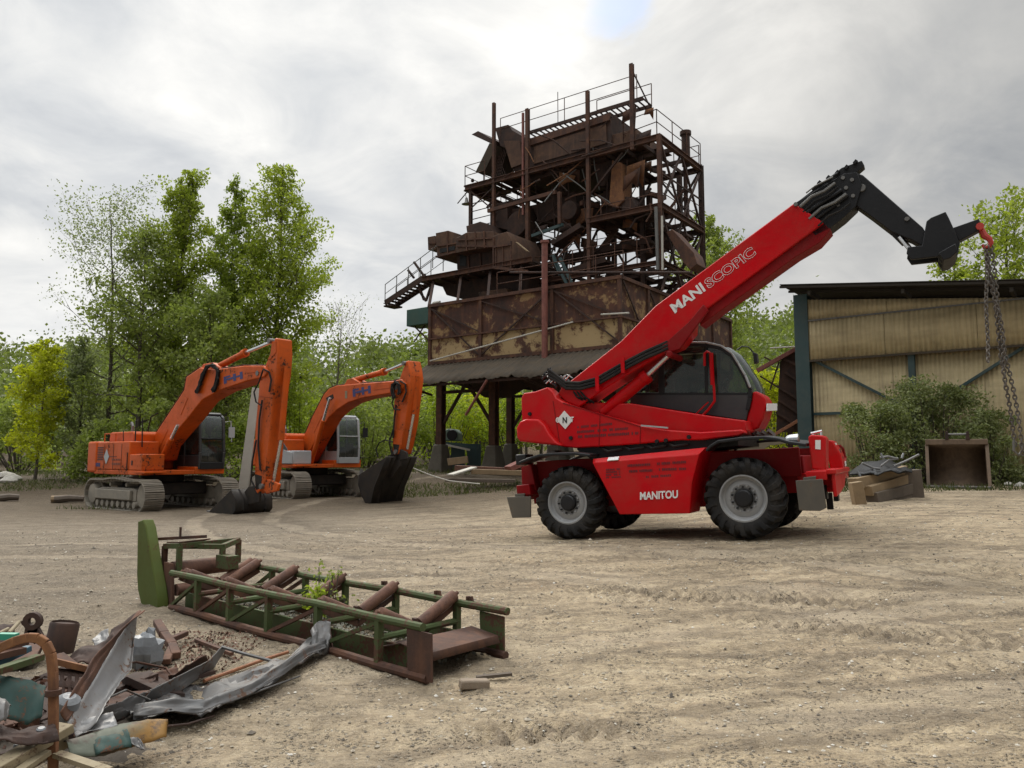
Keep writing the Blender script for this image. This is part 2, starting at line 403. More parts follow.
def hash2(ix, iy, seed):
    n = (ix*374761393 + iy*668265263 + seed*982451653) & 0x7fffffff
    n = ((n ^ (n >> 13)) * 1274126177) & 0x7fffffff
    return ((n ^ (n >> 16)) & 0xffff) / 65535.0
def vnoise(x, y, seed=0):
    ix = np.floor(x).astype(np.int64); iy = np.floor(y).astype(np.int64); fx = x-ix; fy = y-iy
    fx = fx*fx*(3-2*fx); fy = fy*fy*(3-2*fy)
    a = hash2(ix,iy,seed); b = hash2(ix+1,iy,seed); c = hash2(ix,iy+1,seed); d = hash2(ix+1,iy+1,seed)
    return (a*(1-fx)+b*fx)*(1-fy)+(c*(1-fx)+d*fx)*fy - .5
def on_(px, py): p = CAM + ray(px, py)*(CAMH/-ray(px, py).z); return p.x, p.y
def tyre_ruts(x, y):
    z = np.zeros_like(x)
    # cleated tyre tracks pressed into the yard: (point, heading, half length, width)
    for (cx, cy, hd, L, w, dep) in [(on_(715,604)[0],on_(715,604)[1],-16,1.5,.36,.060),(on_(548,730)[0],on_(548,730)[1],8,.55,.26,.055),(on_(900,640)[0],on_(900,640)[1],-22,1.6,.34,.045),(2.2,7.6,-12,3.5,.36,.022),(3.6,5.4,-20,2.0,.32,.022),(-2,10.5,-4,5,.4,.025),(5,8.8,-25,3,.4,.025),(-6,12.5,2,6,.45,.03),(1,9.5,-3,4,.4,.02)]:
        a = rad(hd); u = (x-cx)*cos(a)+(y-cy)*sin(a); v = -(x-cx)*sin(a)+(y-cy)*cos(a)
        v = v + .06*np.sin(u*1.3)
        env = np.exp(-(v/w*1.6)**4)*np.exp(-(u/L)**4)
        z += env*(-dep*.5 + dep*.7*np.sin(2*pi*(u+.5*np.abs(v))/.14))
    return z
def relief(x, y):
    e = np.clip(1.2 - y/40, .3, 1)
    w = vnoise(x*.9+3, y*2.0, 8)*1.2
    return e*(.045*vnoise(x*.55, y*1.0, 1) + .026*vnoise(x*1.5+9, y*2.4+w, 2) +   .024*vnoise(x*3.6+1, y*6, 3) + .022*np.maximum(0, vnoise(x*6+5, y*9+3, 6)) + .018*vnoise(x*11, y*17, 4) + .014*vnoise(x*24, y*30, 5)) + tyre_ruts(x, y)
def ghigh(x, y): return gza(x, y) + relief(np.asarray(x, float), np.asarray(y, float))

def quick_mesh(name, verts, faces_n, mat, parent=None):
    """verts: (F*k,3), every k verts are one face"""
    k = faces_n; nv = len(verts); nf = nv//k
    me = bpy.data.meshes.new(name); me.vertices.add(nv); me.vertices.foreach_set('co', np.ascontiguousarray(verts, dtype=np.float32).ravel())
    me.loops.add(nv); me.loops.foreach_set('vertex_index', np.arange(nv, dtype=np.int32))
    me.polygons.add(nf); me.polygons.foreach_set('loop_start', np.arange(0, nv, k, dtype=np.int32))
    me.update(calc_edges=True); me.materials.append(mat)
    o = bpy.data.objects.new(name, me); COL.objects.link(o)
    if parent is not None: o.parent = parent
    return o

# ------------------------------------------------------------------ ground sheet
def make_ground():
    ys = [-6.0]
    while ys[-1] < 230:
        y = ys[-1]; ys.append(y + (.12 if y < 2.2 else max(.026, .0085*y)))
    ys = np.array(ys); nc = 620
    s = np.linspace(-1, 1, nc); s = np.sign(s)*np.abs(s)**1.15
    Y = np.repeat(ys[:,None], nc, 1); X = s[None,:]*(np.abs(ys)[:,None]*1.0+9)
    Z = ghigh(X, Y); nr = len(ys)
    V = np.stack([X,Y,Z],-1).reshape(-1,3)
    me = bpy.data.meshes.new('ground'); me.vertices.add(len(V)); me.vertices.foreach_set('co', V.astype(np.float32).ravel())
    i = np.arange((nr-1)*(nc-1)); r = i//(nc-1); c = i % (nc-1); a = r*nc+c
    Q = np.stack([a, a+1, a+nc+1, a+nc], -1).astype(np.int32)
    me.loops.add(Q.size); me.loops.foreach_set('vertex_index', Q.ravel()); me.polygons.add(len(Q)); me.polygons.foreach_set('loop_start', np.arange(0, Q.size, 4, dtype=np.int32))
    me.polygons.foreach_set('use_smooth', np.ones(len(Q), bool)); me.update(calc_edges=True)
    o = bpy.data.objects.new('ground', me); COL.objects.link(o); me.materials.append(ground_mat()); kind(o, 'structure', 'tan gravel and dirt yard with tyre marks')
def ground_mat():
    m, nt = new_mat('gravel yard'); g = N(nt); c = g.coord()
    big = g.noise(c, .22, 5, .6, .3); mid = g.noise(c, .9, 6, .65); st0 = g.noise(g.coord(scale=(1, 3.0, 1)), 1.5, 6, .7, .5)
    def arcs(cx, cy, kr, ka):                      # wheel marks swinging round the yard
        sub = g.n('ShaderNodeVectorMath', operation='SUBTRACT'); g.l(c, sub.inputs[0]); sub.inputs[1].default_value = (cx, cy, 0)
        sp = g.n('ShaderNodeSeparateXYZ'); g.l(sub.outputs[0], sp.inputs[0])
        r_ = g.math('POWER', g.math('ADD', g.math('MULTIPLY', sp.outputs[0], sp.outputs[0]), g.math('MULTIPLY', sp.outputs[1], sp.outputs[1])), .5)
        an = g.math('ARCTAN2', sp.outputs[1], sp.outputs[0]); cb = g.n('ShaderNodeCombineXYZ'); g.l(g.math('MULTIPLY', r_, kr), cb.inputs[0]); g.l(g.math('MULTIPLY', an, ka), cb.inputs[1])
        return g.noise(cb.outputs[0], 1.0, 6, .7, .3)
    a1 = arcs(3, -16, 2.3, 5.0); a2 = arcs(-7, 34, 1.7, 6.0)
    st = g.math('ADD', g.math('MULTIPLY', st0, .34), g.math('ADD', g.math('MULTIPLY', a1, .36), g.math('MULTIPLY', a2, .30)))
    fine = g.noise(c, 9, 6, .7); grit = g.noise(c, 42, 3, .7)
    v1 = g.n('ShaderNodeTexVoronoi'); g.l(c, v1.inputs['Vector']); v1.inputs['Scale'].default_value = 38
    v2 = g.n('ShaderNodeTexVoronoi'); g.l(c, v2.inputs['Vector']); v2.inputs['Scale'].default_value = 90
    tan = g.ramp(big, [(.3, (.35,.275,.175)), (.5, (.43,.34,.22)), (.7, (.485,.388,.252))])
    col = g.mix(g.maprange(st, .475, .585, 0, .9), tan, (.130,.100,.068))
    col = g.mix(g.maprange(st, .49, .40, 0, .55), col, (.50,.42,.30))
    col = g.mix(g.maprange(mid, .55, .75, 0, .45), col, (.34,.23,.145))
    # greyer and browner towards the left half of the yard
    sx = g.n('ShaderNodeSeparateXYZ'); g.l(c, sx.inputs[0])
    ex = g.math('ADD', sx.outputs[0], g.math('MULTIPLY', g.math('SUBTRACT', mid, .5), 5))
    col = g.mix(g.math('MULTIPLY', g.maprange(ex, .8, -4.5, 0, 1), .72), col, (.150,.126,.098))
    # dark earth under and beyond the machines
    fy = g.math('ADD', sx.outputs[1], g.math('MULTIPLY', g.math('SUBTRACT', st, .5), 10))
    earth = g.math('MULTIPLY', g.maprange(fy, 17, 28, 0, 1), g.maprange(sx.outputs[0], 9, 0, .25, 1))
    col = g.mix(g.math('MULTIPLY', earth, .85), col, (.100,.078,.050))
    peb = g.math('MULTIPLY', g.ramp(v1.outputs['Distance'], [(.18, 1), (.40, 0)]), g.maprange(g.noise(c, 3.2, 4), .42, .62))
    pc = g.ramp(v1.outputs['Color'], [(.0, (.13,.115,.10)), (.4, (.27,.24,.19)), (.8, (.42,.38,.31)), (1, (.55,.52,.46))])
    col = g.mix(g.math('MULTIPLY', peb, .75), col, pc)
    pc2 = g.ramp(v2.outputs['Color'], [(.1, (.10,.085,.07)), (.5, (.30,.25,.18)), (.95, (.52,.47,.38))])
    col = g.mix(g.math('MULTIPLY', g.ramp(v2.outputs['Distance'], [(.15, 1), (.42, 0)]), .5), col, pc2)
    col = g.mix(g.maprange(fine, .40, .66, .0, .55), col, (.12,.093,.064))
    col = g.mix(g.maprange(grit, .52, .70, 0, .55), col, (.47,.40,.30))
    g2 = g.noise(c, 21, 4, .75); col = g.mix(g.maprange(g2, .53, .68, 0, .6), col, (.115,.09,.064))
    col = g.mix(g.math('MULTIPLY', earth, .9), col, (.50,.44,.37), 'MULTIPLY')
    # long flattened wheel tracks sweeping across the yard, paler in the middle with loose dark edges
    def circ(A, B, C):
        (ax,ay),(bx,by),(cx,cy) = A,B,C; d = 2*(ax*(by-cy)+bx*(cy-ay)+cx*(ay-by))
        x = ((ax*ax+ay*ay)*(by-cy)+(bx*bx+by*by)*(cy-ay)+(cx*cx+cy*cy)*(ay-by))/d; y = ((ax*ax+ay*ay)*(cx-bx)+(bx*bx+by*by)*(ax-cx)+(cx*cx+cy*cy)*(bx-ax))/d
        return x, y, math.hypot(ax-x, ay-y)
    for tri in (((-8.6,12.9),(-.2,11.0),(4.6,6.2)), ((-6,17),(3,9.0),(10,8.2)), ((-3,3.2),(1.6,5.6),(8,6.0))):
        X, Y, R0 = circ(*tri)
        dx = g.math('SUBTRACT', sx.outputs[0], X); dy = g.math('SUBTRACT', sx.outputs[1], Y)
        rr = g.math('POWER', g.math('ADD', g.math('MULTIPLY', dx, dx), g.math('MULTIPLY', dy, dy)), .5)
        rr = g.math('ADD', rr, g.math('MULTIPLY', g.math('SUBTRACT', big, .5), 1.2))
        for off in (-.95, .95):
            t_ = g.math('ABSOLUTE', g.math('SUBTRACT', rr, R0+off)); brk = g.maprange(mid, .34, .56)
            col = g.mix(g.math('MULTIPLY', g.math('MULTIPLY', g.maprange(t_, .14, .24, 1, 0, True), brk), .34), col, (.42,.35,.255))
            ed_ = g.math('MULTIPLY', g.maprange(t_, .20, .27, 0, 1, True), g.maprange(t_, .30, .42, 1, 0, True))
            col = g.mix(g.math('MULTIPLY', g.math('MULTIPLY', ed_, brk), .48), col, (.135,.108,.08))
    # pressed cleat prints of the tyres: dark bars mixed into the colour
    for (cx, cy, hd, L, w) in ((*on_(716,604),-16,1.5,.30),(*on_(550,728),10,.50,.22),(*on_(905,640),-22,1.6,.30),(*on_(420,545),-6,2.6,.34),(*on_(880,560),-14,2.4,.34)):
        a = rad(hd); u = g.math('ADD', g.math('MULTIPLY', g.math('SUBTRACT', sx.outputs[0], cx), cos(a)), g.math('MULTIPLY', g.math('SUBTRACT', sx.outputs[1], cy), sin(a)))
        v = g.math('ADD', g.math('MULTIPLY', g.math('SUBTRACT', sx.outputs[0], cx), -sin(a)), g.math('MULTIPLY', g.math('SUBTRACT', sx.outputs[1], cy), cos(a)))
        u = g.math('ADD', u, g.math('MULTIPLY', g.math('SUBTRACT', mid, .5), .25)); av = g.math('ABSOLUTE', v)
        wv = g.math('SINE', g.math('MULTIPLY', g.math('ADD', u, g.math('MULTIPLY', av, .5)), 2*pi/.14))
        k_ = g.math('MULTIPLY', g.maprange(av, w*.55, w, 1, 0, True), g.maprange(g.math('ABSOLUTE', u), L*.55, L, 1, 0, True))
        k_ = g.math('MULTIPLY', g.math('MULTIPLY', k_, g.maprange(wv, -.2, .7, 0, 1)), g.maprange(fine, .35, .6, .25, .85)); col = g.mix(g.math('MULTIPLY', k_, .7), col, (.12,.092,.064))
    h = g.math('ADD', g.math('MULTIPLY', fine, .7), g.math('ADD', g.math('MULTIPLY', peb, .5), g.math('MULTIPLY', grit, .35)))
    h = g.math('ADD', h, g.math('MULTIPLY', st, 3.0))
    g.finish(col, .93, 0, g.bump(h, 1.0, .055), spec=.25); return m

def gravel():
    rng = np.random.default_rng(3); n = 26000
    y = 2.6 + 14*rng.random(n)**1.7; x = (rng.random(n)*2-1)*(y*.75+1)
    keep = vnoise(x*.8, y*.8, 21) + .45*rng.random(n) > -.15
    x, y = x[keep], y[keep]; n = len(x)
    s = (.0035 + .011*rng.random(n)**3)*(1+.05*y)
    big = rng.random(n) < .012; s[big] *= 2.2
    z = ghigh(x, y) + s*.15
    base = np.array([(1,0,0),(-1,0,0),(0,1,0),(0,-1,0),(0,0,1),(0,0,-1)], float)
    F = [(0,2,4),(2,1,4),(1,3,4),(3,0,4),(2,0,5),(1,2,5),(3,1,5),(0,3,5)]
    jit = 1 + .45*(rng.random((n,6,3))-.5); a = rng.random(n)*6.28
    P = base[None]*jit*np.array([1,.8,.55]); 
    xr = P[...,0]*np.cos(a)[:,None]-P[...,1]*np.sin(a)[:,None]; yr = P[...,0]*np.sin(a)[:,None]+P[...,1]*np.cos(a)[:,None]
    P = np.stack([xr,yr,P[...,2]],-1)*s[:,None,None] + np.stack([x,y,z],-1)[:,None,:]
    V = P[:, np.array(F).ravel(), :].reshape(-1,3)
    m, nt = new_mat('loose stones'); g = N(nt); geo = g.n('ShaderNodeNewGeometry')
    # every stone has its own tone, from a cell noise on its place
    w = g.n('ShaderNodeTexWhiteNoise'); mp = g.coord(scale=14); sn = g.n('ShaderNodeVectorMath', operation='SNAP'); g.l(mp, sn.inputs[0]); sn.inputs[1].default_value = (1,1,1); g.l(sn.outputs[0], w.inputs[0])
    col = g.ramp(w.outputs['Value'], [(0,(.10,.085,.07)),(.45,(.27,.23,.17)),(.85,(.42,.37,.29)),(1,(.62,.59,.53))])
    g.finish(col, .9)
    o = quick_mesh('gravel', V, 3, m); kind(o, 'stuff', 'loose pale stones scattered over the yard')

# ------------------------------------------------------------------ leaves and trees
def leaf_quads(C, size, rng, asp=.55, flat=0.0):
    n = len(C); t = rng.normal(size=(n,3)); t /= np.linalg.norm(t, axis=1)[:,None]
    q = rng.normal(size=(n,3)); q[:,2] += flat*2; b = np.cross(t, q); b /= np.linalg.norm(b, axis=1)[:,None]+1e-9
    s = (size*(.6+.8*rng.random(n)))[:,None]
    return np.stack([C-t*s, C+b*s*asp, C+t*s, C-b*s*asp], 1).reshape(-1,3)
def tree(name, label, loc, h, r, base, nleaf, ls, seed, mat, bark='bark', tr=.13, nb=34, lean=(0,0), el=(25,60), shape='oval', group=None, cat='tree', spread=.16, twist=.5):
    rng = np.random.default_rng(seed); root = thing(name, label, cat, loc=loc, group=group)
    tb = MB(); npt = 12; pts = []
    wob = rng.normal(size=2)*.0
    for i in range(npt):
        t = i/(npt-1); wob = wob + rng.normal(size=2)*.035*h/10*twist*2
        pts.append(Vector((lean[0]*h*t**1.3 + wob[0], lean[1]*h*t**1.3 + wob[1], h*.97*t - (.15 if i == 0 else 0))))
    tb.path(pts, [tr*(1.25 if i == 0 else 1)*(1-.93*i/(npt-1)) for i in range(npt)], 7)
    C = []; W = []
    for k in range(nb):
        t = base + (.97-base)*((k+.5*rng.random())/nb)**.9
        f = t*(npt-1); i = min(int(f), npt-2); p0 = pts[i].lerp(pts[i+1], f-i)
        u = (t-base)/(1-base)
        sh = {'oval': (max(0, sin(pi*min(1, (u*.86+.13)**.8)))**.75), 'poplar': (1-u)**.55*(.55+.6*min(1, u*2.5)), 'loose': .6+.4*sin(pi*u)}[shape]
        L = r*max(.18, sh)*(.65+.5*rng.random()); az = k*2.4+rng.random()*.8
        e = rad(el[0]+(el[1]-el[0])*(u*.7+.3*rng.random()))
        d = Vector((cos(az)*cos(e), sin(az)*cos(e), sin(e)))
        bp = [p0]; dd = d.copy()
        for j in range(4):
            dd = (dd + Vector(rng.normal(size=3))*.16 + Vector((0,0,.06))).normalized(); bp.append(bp[-1]+dd*(L/4))
        br = tr*(1-.93*t)*.5
        tb.path(bp, [max(.008, br*(1-.85*j/4)) for j in range(5)], 5)
        for j in range(1,5): C.append(bp[j]); W.append((L*.5, L))
        ntw = 2 + int(L*1.6)
        for q in range(ntw):
            s_ = .25+.75*rng.random(); f2 = s_*4; j = min(int(f2), 3); q0 = bp[j].lerp(bp[j+1], f2-j)
            d2 = (dd + Vector(rng.normal(size=3))*.75).normalized(); L2 = L*(.22+.25*rng.random()); q1 = q0+d2*L2*.5; q2 = q1+(d2+Vector((0,0,.1))+Vector(rng.normal(size=3))*.2).normalized()*L2*.5
            tb.path([q0,q1,q2], [max(.006, br*.4), .006, .004], 4, False)
            C += [q1, q2, q2]; W += [(L2, L)]*3
    tb.build('trunk', M[bark], root, smooth=60)
    C = np.array([c[:] for c in C]); w = np.array([a[0] for a in W]); Lw = np.array([a[1] for a in W])
    keep = rng.random(len(C)) > .12; C = C[keep]; w = w[keep]; Lw = Lw[keep]
    idx = rng.choice(len(C), nleaf, p=w/w.sum())
    sg = spread*(.35+Lw[idx]*.55)
    P = C[idx] + np.clip(rng.normal(size=(nleaf,3)), -1.5, 1.5)*sg[:,None]*np.array([1,1,.75])
    quick_mesh('crown', leaf_quads(P, ls, rng, .55), 4, mat, root)
    return root
def shrub(name, label, loc, rx, ry, h, nleaf, ls, seed, mat, nclump=26, cat='shrub', group=None, spread=.17, floor=.05, bark='bark', tall=.0):
    rng = np.random.default_rng(seed); root = thing(name, label, cat, loc=loc, group=group)
    sb = MB(); C = []
    for k in range(nclump):
        a = rng.random()*6.28; q = rng.random()**.5; zt = (floor+(1-floor)*rng.random()**.8)
        e = math.sqrt(max(.05, 1-(zt*.93)**2)); 
        c = np.array([cos(a)*rx*q*e, sin(a)*ry*q*e, h*zt*(1+tall*rng.normal()*.2)]); C.append(c)
        b0 = Vector((c[0]*.25, c[1]*.25, -.08)); b2 = Vector(c); b1 = b0.lerp(b2, .5)+Vector((c[0]*.12, c[1]*.12, h*.06))
        sb.path([b0,b1,b2], [.018*h/2,.012*h/2,.005], 4, False)
    sb.build('stem', M[bark], root, smooth=60)
    C = np.array(C); idx = rng.integers(0, nclump, nleaf); sg = spread*(rx+h)*.5*(.6+.8*rng.random(nclump))[idx]
    P = C[idx] + np.clip(rng.normal(size=(nleaf,3)), -1.7, 1.7)*sg[:,None]*np.array([1,1,.8]); P[:,2] = np.abs(P[:,2])
    quick_mesh('foliage', leaf_quads(P, ls, rng, .5), 4, mat, root)
    return root
# ================================================================== red rotating telehandler
def wheel_parts(root, R=.585, Wd=.42, rimR=.325):
    """a wheel whose outer face looks towards -y and lies near y = 0"""
    w = bpy.data.objects.new('wheel', None); COL.objects.link(w); w.parent = root
    t = MB(); Rc = R-.055
    t.lathe([(rimR-.01,.05),(rimR+.02,.015),(rimR+.05,.0),(rimR+.12,-.02),(Rc-.06,-.012),(Rc-.015,.03),(Rc,.09),(Rc+.004,Wd/2),(Rc,Wd-.09),(Rc-.015,Wd-.03),(Rc-.06,Wd+.012),(rimR+.05,Wd),(rimR-.01,Wd-.05)], (0,0,0), (0,1,0), 56, False)
    nl = 19
    for k in range(nl):
        for sd in (0, 1):
            a0 = 2*pi*(k+.5*sd)/nl; path = []
            for j, (yy, rr, da) in enumerate([(-.030, Rc-.115, -.02), (-.022, Rc-.01, .03), (.045, Rc+.034, .07), (.13, Rc+.053, .15), (Wd*.56, Rc+.056, .27)]):
                if sd: yy = Wd-yy
                a = a0+da; path.append((yy, rr, a))
            vs = []
            for j, (yy, rr, a) in enumerate(path):
                hw = (.052, .050, .046, .044, .042)[j]
                for dr, ww in ((-.05, 1.15), (.0, .8)):
                    for sg in (-1, 1):
                        aa = a + sg*hw*ww/R; r2 = rr+dr
                        vs.append(Vector((r2*cos(aa), yy + (0 if dr == 0 else (.03 if not sd else -.03)*(j < 2)), r2*sin(aa))))
            fs = []
            for j in range(4):
                b = j*4; c = b+4
                fs += [(b+2,b+3,c+3,c+2),(b,b+2,c+2,c),(b+3,b+1,c+1,c+3)]
            fs += [(0,1,3,2),(16,18,19,17)]
            t.add(vs, fs)
    t.build('tyre', M['rubber'], w, smooth=40)
    r = MB()
    r.lathe([(rimR-.02,.10),(rimR-.004,.05),(rimR+.012,.035),(rimR+.014,.022),(rimR-.006,.018),(rimR-.022,.04),(rimR-.03,.085),(rimR-.055,.10),(rimR-.075,.085),(.20,.075),(.15,.10),(.12,.10),(.1,.12)], (0,0,0), (0,1,0), 48)
    for k in range(10):
        a = 2*pi*k/10; r.lathe([(.013,.05),(.013,.08)], (.185*cos(a), 0, .185*sin(a)), (0,1,0), 6)
    r.build('rim', M['rim'], w, smooth=30)
    hb = MB(); hb.lathe([(.06,.018),(.105,.022),(.125,.04),(.13,.10)], (0,0,0), (0,1,0), 24)
    for k in range(10):
        a = 2*pi*(k+.5)/10; hb.lathe([(.016,.045),(.016,.08)], (.165*cos(a), 0, .165*sin(a)), (0,1,0), 6)
    hb.build('hub', M['blackp'], w, smooth=30)
    return w

def make_telehandler():
    T = thing('telehandler', 'red rotating telehandler with its boom raised and a black jib at the tip', 'telehandler', TF)
    F = TF; W2 = 2.30
    # ---- wheels: near and far side, the far ones turned round
    w0 = wheel_parts(T); w0.location = (WB/2, 0, RW)
    for (x, far) in ((-WB/2, 0), (WB/2, 1), (-WB/2, 1)):
        c = copy_part(w0, T, (0,0,0)); c.location = (x, W2 if far else 0, RW); c.rotation_euler = (0, .37+x, pi if far else 0)
    # ---- chassis
    zc = lambda px, py, y=.5: F.pl(px, py, y).z
    ch = MB()
    ch.box(-2.15, 2.15, .62, 1.78, .62, 1.16)
    ch.box(-.95, .95, .5, 1.9, .5, .95)
    for s in (-1, 1):                                 # wheel wells and axles
        ch.box(s*WB/2-.75, s*WB/2+.75, .50, .56, .86, 1.28); ch.box(s*WB/2-.75, s*WB/2+.75, 1.84, 1.90, .86, 1.28)
        ch.tube((s*WB/2, .2, RW), (s*WB/2, 2.2, RW), .12, n=12)
    ch.build('chassis', M['red_dull'], T, .015)
    # ---- side panel with the maker's name: upper strip leans in, two creases
    tl, tr_ = F.pl(592.5, 459, .10), F.pl(705.5, 447.5, .10)
    a0, a1 = F.pl(592.5, 463, .0), F.pl(698.5, 454.5, .0)
    b0, b1 = F.pl(604.5, 486, -.02), F.pl(691, 482.5, -.02)
    c0, c1 = F.pl(619.5, 514.5, -.01), F.pl(690, 513.5, -.01)
    p = MB(); D = Vector((0,.55,0))
    rows = [[tl+D, tl, a0, b0, c0, c0+D], [tr_+D, tr_, a1, b1, c1, c1+D]]
    P = rows[0]+rows[1]
    p.add(P, [(i, i+1, 7+i, 6+i) for i in range(5)] + [(0,1,2,3,4,5), (11,10,9,8,7,6), (0,6,11,5)])
    sp = p.build('side_panel', M['red'], T, .012)
    far = MB(); Q = [Vector((v.x, W2-v.y, v.z)) for v in P]
    far.add(Q, [(i, 6+i, 7+i, i+1) for i in range(5)] + [(5,4,3,2,1,0), (6,7,8,9,10,11), (0,5,11,6)]); far.build('side_panel', M['red'], T, .012)
    def sheet_text(body, quad, mat, par, y, **kw):
        o_, x_, y_ = [F.pl(a, b, y) for a, b in quad]
        return text_part(body, o_, x_-o_, y_-o_, mat, par, **kw)
    sheet_text('MANITOU', [(640, 500), (678, 498.2), (640, 492)], M['white'], sp, -.024, bold=.032)
    # sticker prints too worn to read: rows of small dark strokes
    def strokes(rows_, y, par, mat, seed, nm='lettering'):
        r = random.Random(seed); m_ = MB()
        for (x0, y0, x1, y1, hh) in rows_:
            x = x0
            while x < x1-.8:
                wd = r.uniform(.9, 1.7); t = (x-x0)/(x1-x0); yy = y0+(y1-y0)*t
                if r.random() > .12:
                    q = [F.pl(x, yy, y), F.pl(x+wd, yy, y), F.pl(x+wd, yy-hh*r.uniform(.7,1), y), F.pl(x, yy-hh, y)]
                    m_.slab(q, (0,-.0025,0))
                x += wd+.45
        m_.build(nm, mat, par, smooth=0)
    strokes([(626,467,651,465.5,2.6),(657,465,687,463,2.6),(629,472.5,653,471.5,2.6),(659,470.8,687,469.8,2.6),(646,478.2,671,476.6,2.6)], -.013, sp, M['decal'], 4)
    strokes([(606,470.5,621,469.7,1.6),(606,473,621,472.2,1.6),(606,475.6,621,474.8,1.6),(606,478.3,621,477.5,1.6)], -.014, sp, M['decal'], 5)
    lab = MB(); lab.slab([F.pl(607.5,461.3,.0), F.pl(618.5,460.4,.0), F.pl(619.5,457.2,.075), F.pl(609,458.2,.075)], (0,-.02,.012)); lab.build('plate', M['white'], sp, smooth=0)
    # ---- mudguards
    for pts in ([(706,452),(711,447.5),(718,443.3),(741.5,440.2),(764,439.2),(778,441),(789,444.4),(806,446.8)], [(518.5,464.6),(528,460.5),(538.7,457),(552.7,455.6),(575.6,455.2),(590,457)]):
        A = F.poly(pts, -.05); f = MB()
        for off in (0, W2-.45):
            g_ = MB(); B0 = [v+Vector((0,off,0)) for v in A]; B1 = [v+Vector((0,.52+off,.02)) for v in B0]
            g_.ribbon(B0, B1, (0,0,.045)); g_.build('mudguard', M['blackp'], T, .01)
    # ---- slew ring and turret
    sr = MB(); sr.lathe([(.62,0),(.62,.14)], (-.1, 1.2, 1.16), (0,0,1), 40); sr.box(-1.0, .95, .62, 1.75, 1.14, 1.27); sr.box(-1.5, 1.5, .9, 1.5, 1.155, 1.22); sr.build('slew_ring', M['black'], T, .01)
    A = F.poly([(521,398),(523.5,393),(535,391.5),(547.5,387),(553,392),(556,398),(563,402),(584,409.5),(612,417.5),(640.6,425.5),(662,429.5),(700,432),(742,429.5),(745,433),(738,436),(701,440),(680,440.2),(635,444.2),(575.6,448.2),(560.6,446.5),(553,440),(522,430)], .25)
    tb = MB(); tb.prism(A, .25, .50); side = tb.build('turret_side', M['red'], T, .02)
    B = F.poly([(556,400),(600,402.5),(632,403.5),(711,416),(745,420.5),(747,431),(735,436.5),(690,440),(640,443),(570,446)], .55)
    tb = MB(); tb.prism(B, .55, 2.05); tb.prism(F.poly([(528,396),(560,396),(560,440),(530,432)], .55), .5, 2.1); tb.build('turret_body', M['red'], T, .02)
    Cw = F.poly([(516.5,438),(516,428),(519.5,421.5),(526,418.8),(538,419),(544,425),(549,434),(555,441),(561,446),(536,443.5),(519.5,441.5)], .12)
    cw = MB(); cw.prism(Cw, .12, 2.25); cw.build('counterweight', M['red'], T, .09, seg=4)
    gp = MB(); gp.prism(F.poly([(577,450),(577,446),(640,441),(700,438),(738,434),(738,446),(705,449.5),(640,455),(592,460)], .34), .34, 2.0); gp.build('dark_gap_fill', M['black'], T, .01)  # black block added to keep the shaded gap under the turret dark
    # seams, latch and hoses on the turret
    sm = MB()
    for a, b in (((600,414.5),(599,446)),((640.6,426),(640,443.5)),((553,401),(560,445))): sm.beam(F.pl(*a,.247), F.pl(*b,.247), .012, .006, up=(0,1,0))
    sm.beam(F.pl(563,403,.247), F.pl(640,426.5,.247), .02, .006, up=(0,1,0)); sm.build('panel_seam', M['red_dull'], side, smooth=0)
    for k in range(4):
        h_ = MB(); h_.path([F.pl(600+k*22, 447-k*1.6, .33), F.pl(608+k*22, 451.5-k*1.7, .25), F.pl(622+k*22, 449-k*1.6, .3)], .02, 6); h_.build('hose', M['rubber'], T)
    for k in range(3):
        h_ = MB(); h_.path([F.pl(571+k*3, 387, .5), F.pl(577+k*4, 397, .42), F.pl(588+k*3, 403, .5)], .018, 6); h_.build('hose', M['rubber'], T)
    hb_ = MB(); hb_.beam(F.pl(641,425.5,.22), F.pl(668,427.8,.22), .025, .025); hb_.build('grab_rail', M['lgrey'], side)
    # diamond badge and dark worn lines
    q = F.poly([(564.5,410.8),(573,420),(565.5,429.2),(557,420)], .248); bd = MB(); bd.slab(q, (0,-.012,0)); bdo = bd.build('badge', M['white'], side, smooth=0)
    for ch_, quad, mt in (('C', [(555.8,422.6),(559.3,422.6),(555.8,417.4)], M['white']), ('N', [(562.6,423.2),(567,423.1),(562.6,417.2)], M['black']), ('T', [(570.2,422.2),(573.8,422),(570.2,416.9)], M['white'])):
        o_, x_, y_ = [F.pl(a, b, .232) for a, b in quad]; text_part(ch_, o_, x_-o_, y_-o_, mt, bdo, bold=.03)
    strokes([(577.5,428.2,614,424.6,2.4),(577,433.2,629,429.5,2.6),(578,438,639,434.3,2.8)], .248, side, M['decal'], 8)
    for px, py in ((571,438),(657,441.5),(666,440.5),(689,437),(530,414)):
        c = F.pl(px, py, .249); b_ = MB(); b_.lathe([(.035,.0),(.03,.03)], c, (0,-1,0), 10); b_.build('pin', M['black'], side)
    # ---- boom
    yb0, yb1 = .45, .92
    Bm = F.poly([(558,394),(562,386),(571,380.5),(621,341),(655,306),(794,203),(824,222.5),(691,320),(690,331),(678,346),(666,351),(649,361.5),(605,388.5),(579,407),(566,402)], yb0)
    bm_ = MB(); bm_.prism(Bm, yb0, yb1); boom = bm_.build('boom', M['red'], T, .018)
    # lower lip under the boom and the two pale step edges
    lip = MB(); L0 = F.poly([(700,314),(824,222.5),(831,229.5),(819,243),(797,256),(720,311),(700,326)], yb0+.06); lip.prism(L0, yb0+.06, yb1-.06); lip.build('boom_lip', M['red_dull'], boom, .01)
    O_, X_, Y_ = [F.pl(a, b, yb0-.002) for a, b in ((675,313.5),(706,290.5),(669.5,305.2))]
    text_part('MANI', O_, X_-O_, Y_-O_, M['white'], boom, bold=.03)
